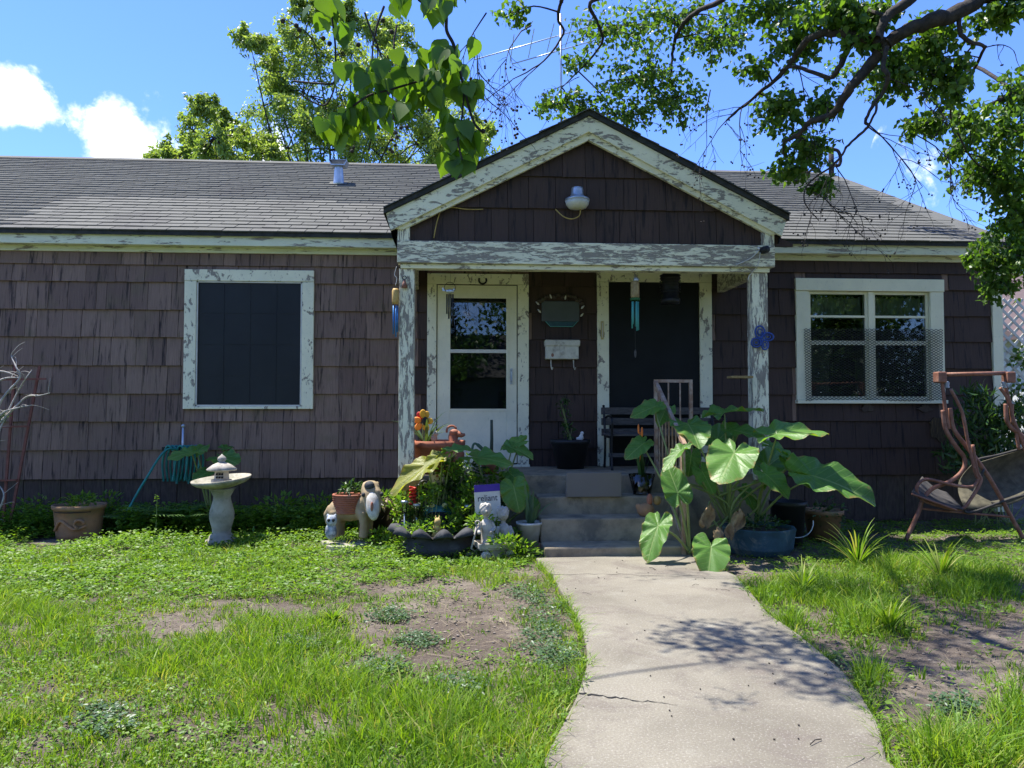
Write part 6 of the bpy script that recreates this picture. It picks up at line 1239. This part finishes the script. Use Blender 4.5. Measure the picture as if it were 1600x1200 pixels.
q = at(517, 842, 7.2); b = blob([(q + Vector((0, 0, .07)), (.055, .05, .08)), (q + Vector((.008, -.01, .17)), (.052, .048, .055)), (q + Vector((-.03, 0, .215)), (.014, .012, .02)), (q + Vector((.04, 0, .215)), (.014, .012, .02))]); owl = thing('owl_figurine', 'grey white owl figurine standing beside the pony', 'figurine', tuple(q)); b.build('body', pm('mottled_owl', (.45, .5, .55), (.12, .14, .17), 25, .7, .4, 80), owl, True, remesh=.008)
for dx in (-.012, .03): b = MB(); b.ball(q + Vector((dx, -.055, .18)), (.015, .008, .016), 8, 6); b.build('eye', 'black_plastic', owl, True)
for (x, y, s, lb) in ((545, 846, .30, 'flat stone slab under the pony planter'), (600, 858, .12, 'rough stone lying before the black nursery pot'), (535, 852, .16, 'pale flat stone before the owl figurine')):
    q = at(x, y, 7.3 if x == 545 else 7.1); rr = random.Random(x); b = MB(); n = 9; hz_ = max(.05, q.z); P_ = [(q.x + s * math.cos(6.283 * k / n) * rr.uniform(.75, 1.1), q.y + s * .55 * math.sin(6.283 * k / n) * rr.uniform(.75, 1.1)) for k in range(n)]; b.add([(x_, y_, 0) for x_, y_ in P_] + [(x_ * .96 + q.x * .04, y_ * .96 + q.y * .04, hz_ + rr.uniform(-.006, .006)) for x_, y_ in P_], [tuple(range(n, 2 * n))] + [(k, (k + 1) % n, n + (k + 1) % n, n + k) for k in range(n)]); tag(b.build('flat_stone', 'stone', None, bevel=.005), lb, 'stone')
# ------------------------------------------------------------------ along the left wall
c = gr(346, 852); c.z = 0; bath = thing('bird_bath', 'mossy stone bird bath with a shallow tilted bowl on a pedestal', 'bird bath', tuple(c)); k_ = 1.02
b = MB(); b.lathe([(.15, 0), (.155, .05), (.12, .07), (.11, .10), (.085, .12), (.088, .16), (.115, .26), (.115, .32), (.085, .43), (.08, .47), (.11, .53), (.13, .55)], c, 26); b.build('pedestal', 'stone', bath, True)
b = MB(); Tt = Matrix.Rotation(R(-5), 4, 'Y') @ Matrix.Rotation(R(4), 4, 'X'); b.lathe([(.10, 0), (.16, .015), (.235, .04), (.272, .07), (.278, .092), (.262, .092), (.235, .066), (.15, .045), (.001, .04)], c + Vector((0, 0, .555)), 34, tilt=Tt); b.build('bowl', 'stone', bath, True)
q = c + Vector((0, -.02, .60)); lan = thing('pagoda_lantern', 'little white stone pagoda lantern standing in the bird bath', 'ornament', tuple(q)); b = MB(); b.lathe([(.10, 0), (.10, .035), (.072, .04), (.066, .115), (.078, .125)], q, 6); b.build('house', 'cherub', lan); b = MB(); b.lathe([(.135, .122), (.142, .135), (.085, .178), (.036, .20), (.024, .205), (.042, .225), (.036, .248), (.01, .27), (.001, .28)], q, 18); b.build('roof', 'cherub', lan, True)
b = MB()
for dx in (-.026, 0, .026):
    for dz in (.06, .09): b.box((q.x + dx - .008, q.y - .074, q.z + dz - .009), (q.x + dx + .008, q.y - .05, q.z + dz + .009))
b.build('openings', 'black_void', lan)
c = gr(123, 841); c.z = 0; t = thing('clay_pot', 'wide weathered terracotta pot with raised swirls by the left wall', 'plant pot', tuple(c)); b = MB(); b.lathe([(.20, 0), (.21, .05), (.225, .2), (.235, .30), (.25, .305), (.255, .345), (.235, .345), (.225, .30)], c, 30, squash=.9); b.build('body', 'terracotta_old', t, True); b = MB(); b.lathe([(.001, .29), (.225, .29), (.225, .28)], c, 18); b.build('soil', 'soil', t)
b = MB(); b.tube([c + Vector((.10 + .05 * math.cos(a), -.205 - .0 * a, .17 + .04 * math.sin(a))) for a in [k * .5 for k in range(10)]], .014, 6); b.tube(curve([c + Vector((-.16, -.15, .1)), c + Vector((-.08, -.20, .2)), c + Vector((.05, -.21, .12)), c + Vector((.15, -.16, .15))]), .014, 6); b.build('swirl_relief', 'terracotta_old', t, True)
bush('pot_plant', 'pale leafy plant in the wide terracotta pot by the wall', 'plant', tuple(c + Vector((0, 0, .28))), tuple(c + Vector((0, 0, .38))), (.15, .12, .08), 170, .05, 'cover', seed=71)
# trellis and dead shrub at the left edge
tr = thing('garden_trellis', 'red brown fan trellis leaning at the left side of the wall', 'trellis', tuple(gr(10, 838)))
for (x0, y0, x1, y1) in ((3, 838, 24, 568), (12, 838, 62, 572), (-8, 838, -18, 570), (-14, 838, -56, 580)): b = MB(); b.bar(at(x0, y0, 8.1), at(x1, y1, 8.15), .024, .018, (0, 1, 0)); b.build('upright', 'trellis', tr)
for (x0, x1, y) in ((-50, 72, 594), (-40, 46, 668), (-30, 26, 752)): b = MB(); b.bar(at(x0, y, 8.08), at(x1, y - 2, 8.1), .018, .012, (0, 1, 0)); b.build('cross_bar', 'trellis', tr)
ds = thing('dead_shrub', 'bare white branched dead shrub at the left edge of the yard', 'shrub', tuple(gr(-60, 850))); b = MB(); rr = random.Random(77); bp = at(-60, 850, 7.9)
for pts in ([(-60, 850), (-30, 740), (0, 670), (28, 612), (40, 592), (50, 578)], [(-40, 770), (-5, 640), (30, 592), (26, 575), (18, 556), (22, 548)], [(0, 660), (20, 640), (42, 620), (62, 618), (78, 614)], [(-20, 700), (0, 650), (25, 638), (50, 633)], [(-30, 610), (5, 592), (30, 590)], [(-30, 590), (0, 580), (28, 588)], [(-40, 830), (-5, 800), (6, 775), (0, 760)]):
    q = curve([at(x, y, 7.9 + rr.uniform(-.05, .05)) for x, y in pts], 5); b.tube(q, [.014 * (1 - .7 * i / len(q)) for i in range(len(q))], 6, False)
    for i in range(3, len(q), 4): twig(b, q[i], (rr.uniform(-1, 1), rr.uniform(-.4, .4), rr.uniform(0, 1)), .16, .004, 0, rr)
b.build('branches', 'bark_pale', ds, True); P_ = cluster_leaves(at(5, 650, 7.9), (.05, .05, .05), 60); leaves('tuft', P_, rand_dirs(60), rand_dirs(60), .03, .014, 'cover_grey', ds)
# hose on the wall, tap pipe
hz = thing('garden_hose', 'teal garden hose coiled on the wall with one end arching to the ground', 'hose', tuple(at(285, 700, 8.6)))
for k in range(8):
    x = 262 + k * 6.2; b = MB(); yk = 8.53 + .03 * (k % 3); p0 = at(x, 701, yk); p1 = at(x + 8, 752 + 4 * math.sin(k * 2), yk - .02); b.tube(curve([at(x - 6, 752, yk + .04), at(x - 8, 722, yk + .02), p0 + Vector((0, 0, .03)), at(x + 12, 714, yk), p1]), .0125, 7, False); b.build('hose_loop', 'hose', hz, True)
b = MB(); b.tube(curve([at(276, 702, 8.5), at(262, 702, 8.42), at(248, 716, 8.34), at(232, 742, 8.26), at(216, 768, 8.2), at(200, 797, 8.12)]), .0125, 8, False); b.build('hose_end', 'hose', hz, True); b = MB(); b.box((at(284, 700, 8.6).x - .2, 8.56, .86), (at(284, 700, 8.6).x + .2, 8.675, .90)); b.build('bracket', 'black_metal', hz)
b = MB(); q = at(286, 680, 8.64); b.tube([(q.x, 8.64, .70), (q.x, 8.64, 1.12)], .014, 8); b.ball((q.x, 8.64, 1.13), .022); tag(b.build('wall_pipe', 'galv', None, True), 'short grey pipe rising against the wall above the hose', 'pipe')
pl = thing('elephant_ear_plant', 'small elephant ear plant behind the bird bath', 'plant', tuple(gr(325, 835))); bs = Vector(pl.location) + Vector((0, .15, 0))
for a in [(300, 707, 262, 714, 8.15, -.2, .85, (0, -.4, .9)), (308, 706, 322, 690, 8.3, .2, .9, (0, -.5, .8)), (325, 738, 302, 748, 8.1, -.18, 1.0, (-.2, -.8, .6)), (345, 715, 372, 722, 8.2, -.2, .9, (.1, -.5, .8)), (350, 700, 365, 696, 8.35, .1, .9, (0, -.6, .7))]: ear(pl, *a[:7], n=a[7], base=bs)
def fern(lb, c, n, L, seed):
    rr = random.Random(seed); t = thing('fern', lb, 'fern', tuple(c), 'ferns along the left wall'); pos = []; dd = []; nn = []; ll = []; st = MB()
    for k in range(n):
        a = rr.uniform(0, 6.283); d = Vector((math.cos(a) * .6, math.sin(a) * .6, 1)).normalized(); p = Vector(c); pts = [p.copy()]
        for i in range(14):
            p = p + d * L / 14; d = (d + Vector((math.cos(a), math.sin(a), -1.0)) * .062).normalized(); pts.append(p.copy()); sd_ = d.cross(Vector((0, 0, 1))).normalized()
            for s in (-1, 1): pos.append(tuple(p)); dd.append(tuple(sd_ * s + d * .35)); nn.append(tuple(d.cross(sd_) * -1 if d.cross(sd_).z < 0 else d.cross(sd_))); ll.append(L * .26 * math.sin(math.pi * min(1, (i + 2) / 16)) ** .8)
        st.tube(pts, .002, 4, False)
    st.build('stems', 'stalk', t); ll = np.array(ll); leaves('fronds', pos, dd, nn, ll, ll * .22, 'leaf_fern', t, 'lance')
M['leaf_fern'] = leafmat('fern_frond', [(.08, .17, .045), (.13, .23, .06)], .35)
for x, y, n, L, s, lb in ((262, 832, 16, .62, 1, 'spreading fern below the coiled hose'), (300, 836, 13, .55, 2, 'fern tucked beside the bird bath pedestal'), (222, 835, 9, .46, 3, 'small fern beside the end of the hose'), (415, 828, 11, .5, 4, 'fern growing right of the bird bath')): c = gr(x, y); fern(lb, (c.x, c.y, .02), n, L, s)
c = gr(243, 845); t = thing('weed_stalk', 'single tall leafy weed stalk before the ferns', 'weed', tuple(c)); b = MB(); b.tube([c, c + Vector((.01, 0, .45))], .005, 5); b.build('stem', 'stalk', t); n = 60; hh = rng.random(n) * .42 + .04; aa = rng.random(n) * 6.283; leaves('foliage', np.stack([np.full(n, c.x + .005), np.full(n, c.y), hh], 1), np.stack([np.cos(aa), np.sin(aa), np.full(n, .5)], 1), up_norms(n, .2), .09 * (1.15 - hh / .5), .03, 'cover', t, 'lance')
for (x, y, n, L, lb) in ((1340, 885, 20, .42, 'tall seeding grass tuft at the left foot of the swing'), (1255, 925, 16, .3, 'coarse grass tuft near the path edge'), (1390, 985, 16, .3, 'broad bladed grass tuft beside the bare soil'), (1470, 905, 18, .38, 'long bladed grass tuft before the swing'), (520, 975, 30, .13, 'small round tuft of grass on the bare patch')): c = gr(x, y); t = thing('grass_tuft', lb, 'grass tuft', (c.x, c.y, 0)); strap_plant(t, (c.x, c.y, 0), n * 2, L, .011, 'grass', .9, x, droop=.6, name='blades')
# ------------------------------------------------------------------ the garden swing
sw = thing('garden_swing', 'rusty pink metal garden swing with worn grey sling seat by the house corner', 'swing', (5.1, 7.3, 0)); ys = 7.3
def Z(x, y): return at(1360 + x / 3.529, 540 + y / 3.529, ys)
def stube(name, L, r, y=None, mat='rust'):
    p = [Z(a, c) for a, c in L]
    if y is not None: p = [Vector((q.x, q.y + y, q.z)) for q in p]
    b = MB(); b.tube(curve(p, 6), r, 9); b.build(name, mat, sw, True)
for nm, L, r in (('front_leg', [(400, 355), (415, 460), (470, 555), (520, 625), (508, 690), (440, 748), (340, 790), (285, 860), (265, 920), (190, 1085)], .021), ('rear_leg', [(440, 345), (460, 460), (540, 570), (650, 720), (780, 950), (870, 1110)], .021), ('hanger_post', [(395, 190), (412, 340), (432, 460)], .018), ('hanger_arm', [(425, 240), (488, 370), (520, 530), (562, 700), (575, 735), (540, 775), (430, 765), (300, 735), (250, 758), (240, 800), (275, 850), (380, 885), (480, 898), (530, 850), (590, 745), (570, 690), (545, 545)], .016), ('foot_bar', [(265, 897), (520, 922), (780, 945)], .012)): stube(nm, L, r, 0 if nm != 'hanger_arm' else -.05)
for nm, L, r in (('hanger_post', [(750, 190), (770, 260), (790, 340), (800, 430)], .018), ('hanger_arm', [(730, 232), (775, 300), (810, 430), (835, 575)], .016), ('front_leg', [(762, 320), (768, 410), (800, 460), (870, 520), (960, 700), (1010, 1000), (1020, 1110)], .021), ('rear_leg', [(795, 320), (800, 400), (850, 520), (1010, 900), (1080, 1100)], .021)): stube(nm, L, r, .04)
b = MB(); b.tube([Z(410, 160), Z(745, 152)], .021, 9); b.build('top_bar', 'rust', sw, True)
for x in (383, 762): q = Z(x, 175); b = MB(); b.box((q.x - .045, ys - .05, q.z - .055), (q.x + .045, ys + .05, q.z + .055)); b.build('corner_bracket', 'rust', sw, bevel=.012)
for x, y in ((420, 215), (735, 215)): q = Z(x, y); b = MB(); b.tube([q + Vector((.022 * math.cos(k), .022 * math.sin(k), .03 - k * .0016)) for k in range(40)], .005, 5); b.build('spring', 'galv', sw, True)
M['sling'] = pm('mouldy_grey_sling', (.105, .095, .062), (.055, .05, .034), 14, .9, .5, 120, dirt=(.15, .135, .09), dirt_amt=.6); M['sling_dark'] = pm('dark_sling', (.035, .033, .032), (.06, .055, .05), 20, .9, .4)
a0, a1, a2, a3 = Z(615, 660), Z(1000, 545), Z(960, 790), Z(520, 900); y0 = Vector((0, -.02, 0)); y1 = Vector((0, .06, 0)); b = MB(); n = 12; vs = []
for i in range(n + 1):
    for j in range(n + 1): u, v = i / n, j / n; p = (a0 * (1 - u) + a1 * u) * (1 - v) + (a3 * (1 - u) + a2 * u) * v; p = p + Vector((0, .16 * math.sin(math.pi * v) + .15 * (1 - v), -.07 * math.sin(math.pi * u) * v)); vs.append(p)
b.add(vs, [(i * (n + 1) + j, (i + 1) * (n + 1) + j, (i + 1) * (n + 1) + j + 1, i * (n + 1) + j + 1) for i in range(n) for j in range(n)]); o = b.build('back_sling', 'sling', sw, True); o.modifiers.new('thick', 'SOLIDIFY').thickness = .008
stube('sling_edge', [(615, 668), (640, 632), (760, 605), (1000, 540)], .012, .12, 'sling_dark'); stube('sling_edge', [(620, 680), (545, 850), (510, 905), (560, 915), (760, 845), (960, 795)], .012, -.02, 'sling_dark')
s0, s1, s2, s3 = Z(195, 800), Z(420, 740), Z(560, 830), Z(480, 895); b = MB(); vs = []
for i in range(9):
    for j in range(9): u, v = i / 8, j / 8; p = (s0 * (1 - u) + s3 * u) * (1 - v) + (s1 * (1 - u) + s2 * u) * v; vs.append(p + Vector((0, -.1 + .5 * v, -.03 * math.sin(math.pi * u))))
b.add(vs, [(i * 9 + j, (i + 1) * 9 + j, (i + 1) * 9 + j + 1, i * 9 + j + 1) for i in range(8) for j in range(8)]); o = b.build('seat_sling', 'sling_dark', sw, True); o.modifiers.new('thick', 'SOLIDIFY').thickness = .008
stube('seat_edge', [(195, 812), (300, 850), (440, 900)], .011, -.1)
# bush behind the swing, lattice, neighbour's house
t = thing('oleander_bush', 'dark leafy bush growing at the house corner behind the swing', 'bush', (5.9, 8.25, 0)); P_ = np.concatenate([cluster_leaves(at(x, y, 8.2), (rx, .25, rz), n) for x, y, rx, rz, n in ((1530, 660, .28, .3, 340), (1560, 700, .3, .3, 300), (1500, 720, .22, .25, 220), (1585, 660, .25, .25, 260), (1525, 620, .1, .12, 90), (1600, 720, .35, .3, 260))]); n = len(P_)
d = rng.normal(size=(n, 3)) * .5; d[:, 2] += .55; leaves('foliage', P_, nrm(d), rand_dirs(n), rng.uniform(.09, .16, n), rng.uniform(.022, .032, n), 'leaf_dark', t, 'lance'); b = MB(); rr = random.Random(2)
for k in range(16): p = Vector(P_[rr.randrange(n)]); b.tube([(5.9 + rr.uniform(-.2, .3), 8.25, 0), p], .006, 5, False)
b.build('stems', 'stalk', t)
lt = thing('lattice_panel', 'white diagonal lattice panel with vines beside the house corner', 'lattice', (7.2, 9.4, 0)); lx0, lx1, lz0, lz1, ly = 6.95, 8.6, .3, 2.75, 9.4
def slat(sgn):
    k = lx0 - (lz1 - lz0)
    while k < lx1 + (lz1 - lz0):
        p, q = (k, lz0), (k + (lz1 - lz0), lz1)
        if sgn < 0: p, q = (k, lz1), (k + (lz1 - lz0), lz0)
        u0 = max(0, (lx0 - p[0]) / (q[0] - p[0])); u1 = min(1, (lx1 - p[0]) / (q[0] - p[0]))
        if u1 - u0 > .02:
            a = Vector((p[0] + (q[0] - p[0]) * u0, ly + (.006 if sgn > 0 else -.006), p[1] + (q[1] - p[1]) * u0)); c = Vector((p[0] + (q[0] - p[0]) * u1, a.y, p[1] + (q[1] - p[1]) * u1)); b = MB(); b.bar(a, c, .034, .008, (0, 1, 0)); b.build('slat', 'vinyl', lt)
        k += .155
slat(1); slat(-1)
b = MB(); b.box((6.90, 9.37, 0), (6.95, 9.43, 2.8)); b.build('post', 'vinyl', lt); P_ = np.concatenate([cluster_leaves(at(x, y, 9.35), (.16, .05, .16), 45) for x, y in ((1590, 610), (1595, 560), (1600, 640), (1580, 650))]); n = len(P_); leaves('vine', P_, rand_dirs(n), up_norms(n), .07, .05, 'leaf_tallow', lt)
def simple_house(lb, x0, x1, y0, y1, h, rh, wm, rm, eave_y=True):
    t = thing('neighbour_house', lb, 'house', ((x0 + x1) / 2, (y0 + y1) / 2, 0)); b = MB(); b.box((x0, y0, 0), (x1, y1, h)); b.build('walls', wm, t); b = MB(); ym = (y0 + y1) / 2
    b.add([(x0 - .4, y0 - .4, h - .05), (x1 + .4, y0 - .4, h - .05), (x1 + .4, ym, h + rh), (x0 - .4, ym, h + rh), (x1 + .4, y1 + .4, h - .05), (x0 - .4, y1 + .4, h - .05)], [(0, 1, 2, 3), (3, 2, 4, 5), (0, 3, 5), (1, 4, 2)]); b.build('roof', rm, t)
    b = MB(); b.box((x0 - .42, y0 - .44, h - .2), (x1 + .42, y0 - .40, h - .03)); b.build('fascia', 'vinyl', t)
    for x in (x0 + (x1 - x0) * .25, x0 + (x1 - x0) * .7):
        for yy in (y0 - .03, y1 + .03): b = MB(); b.box((x - .6, yy - .025, 1.0), (x + .6, yy + .025, 2.2)); b.build('window', 'screen', t)
    return t
simple_house('white neighbour house with a faded red roof beyond the lattice', 12.4, 20, 16, 24, 2.9, 2.2, pm('white_siding', (.62, .62, .58), (.5, .5, .47), 3, .7, stretch=(1, 1, 9)), pm('faded_red_roof', (.13, .092, .086), (.10, .074, .07), 9, .9, stretch=(1, 4, 4)))
simple_house('long low grey house standing over the street', -9, 7, -25, -18.5, 2.9, 2.3, pm('grey_siding', (.10, .11, .115), (.08, .085, .09), 3, .8, stretch=(1, 1, 9)), pm('dark_grey_roof', (.05, .05, .05), (.035, .035, .035), 9, .9))
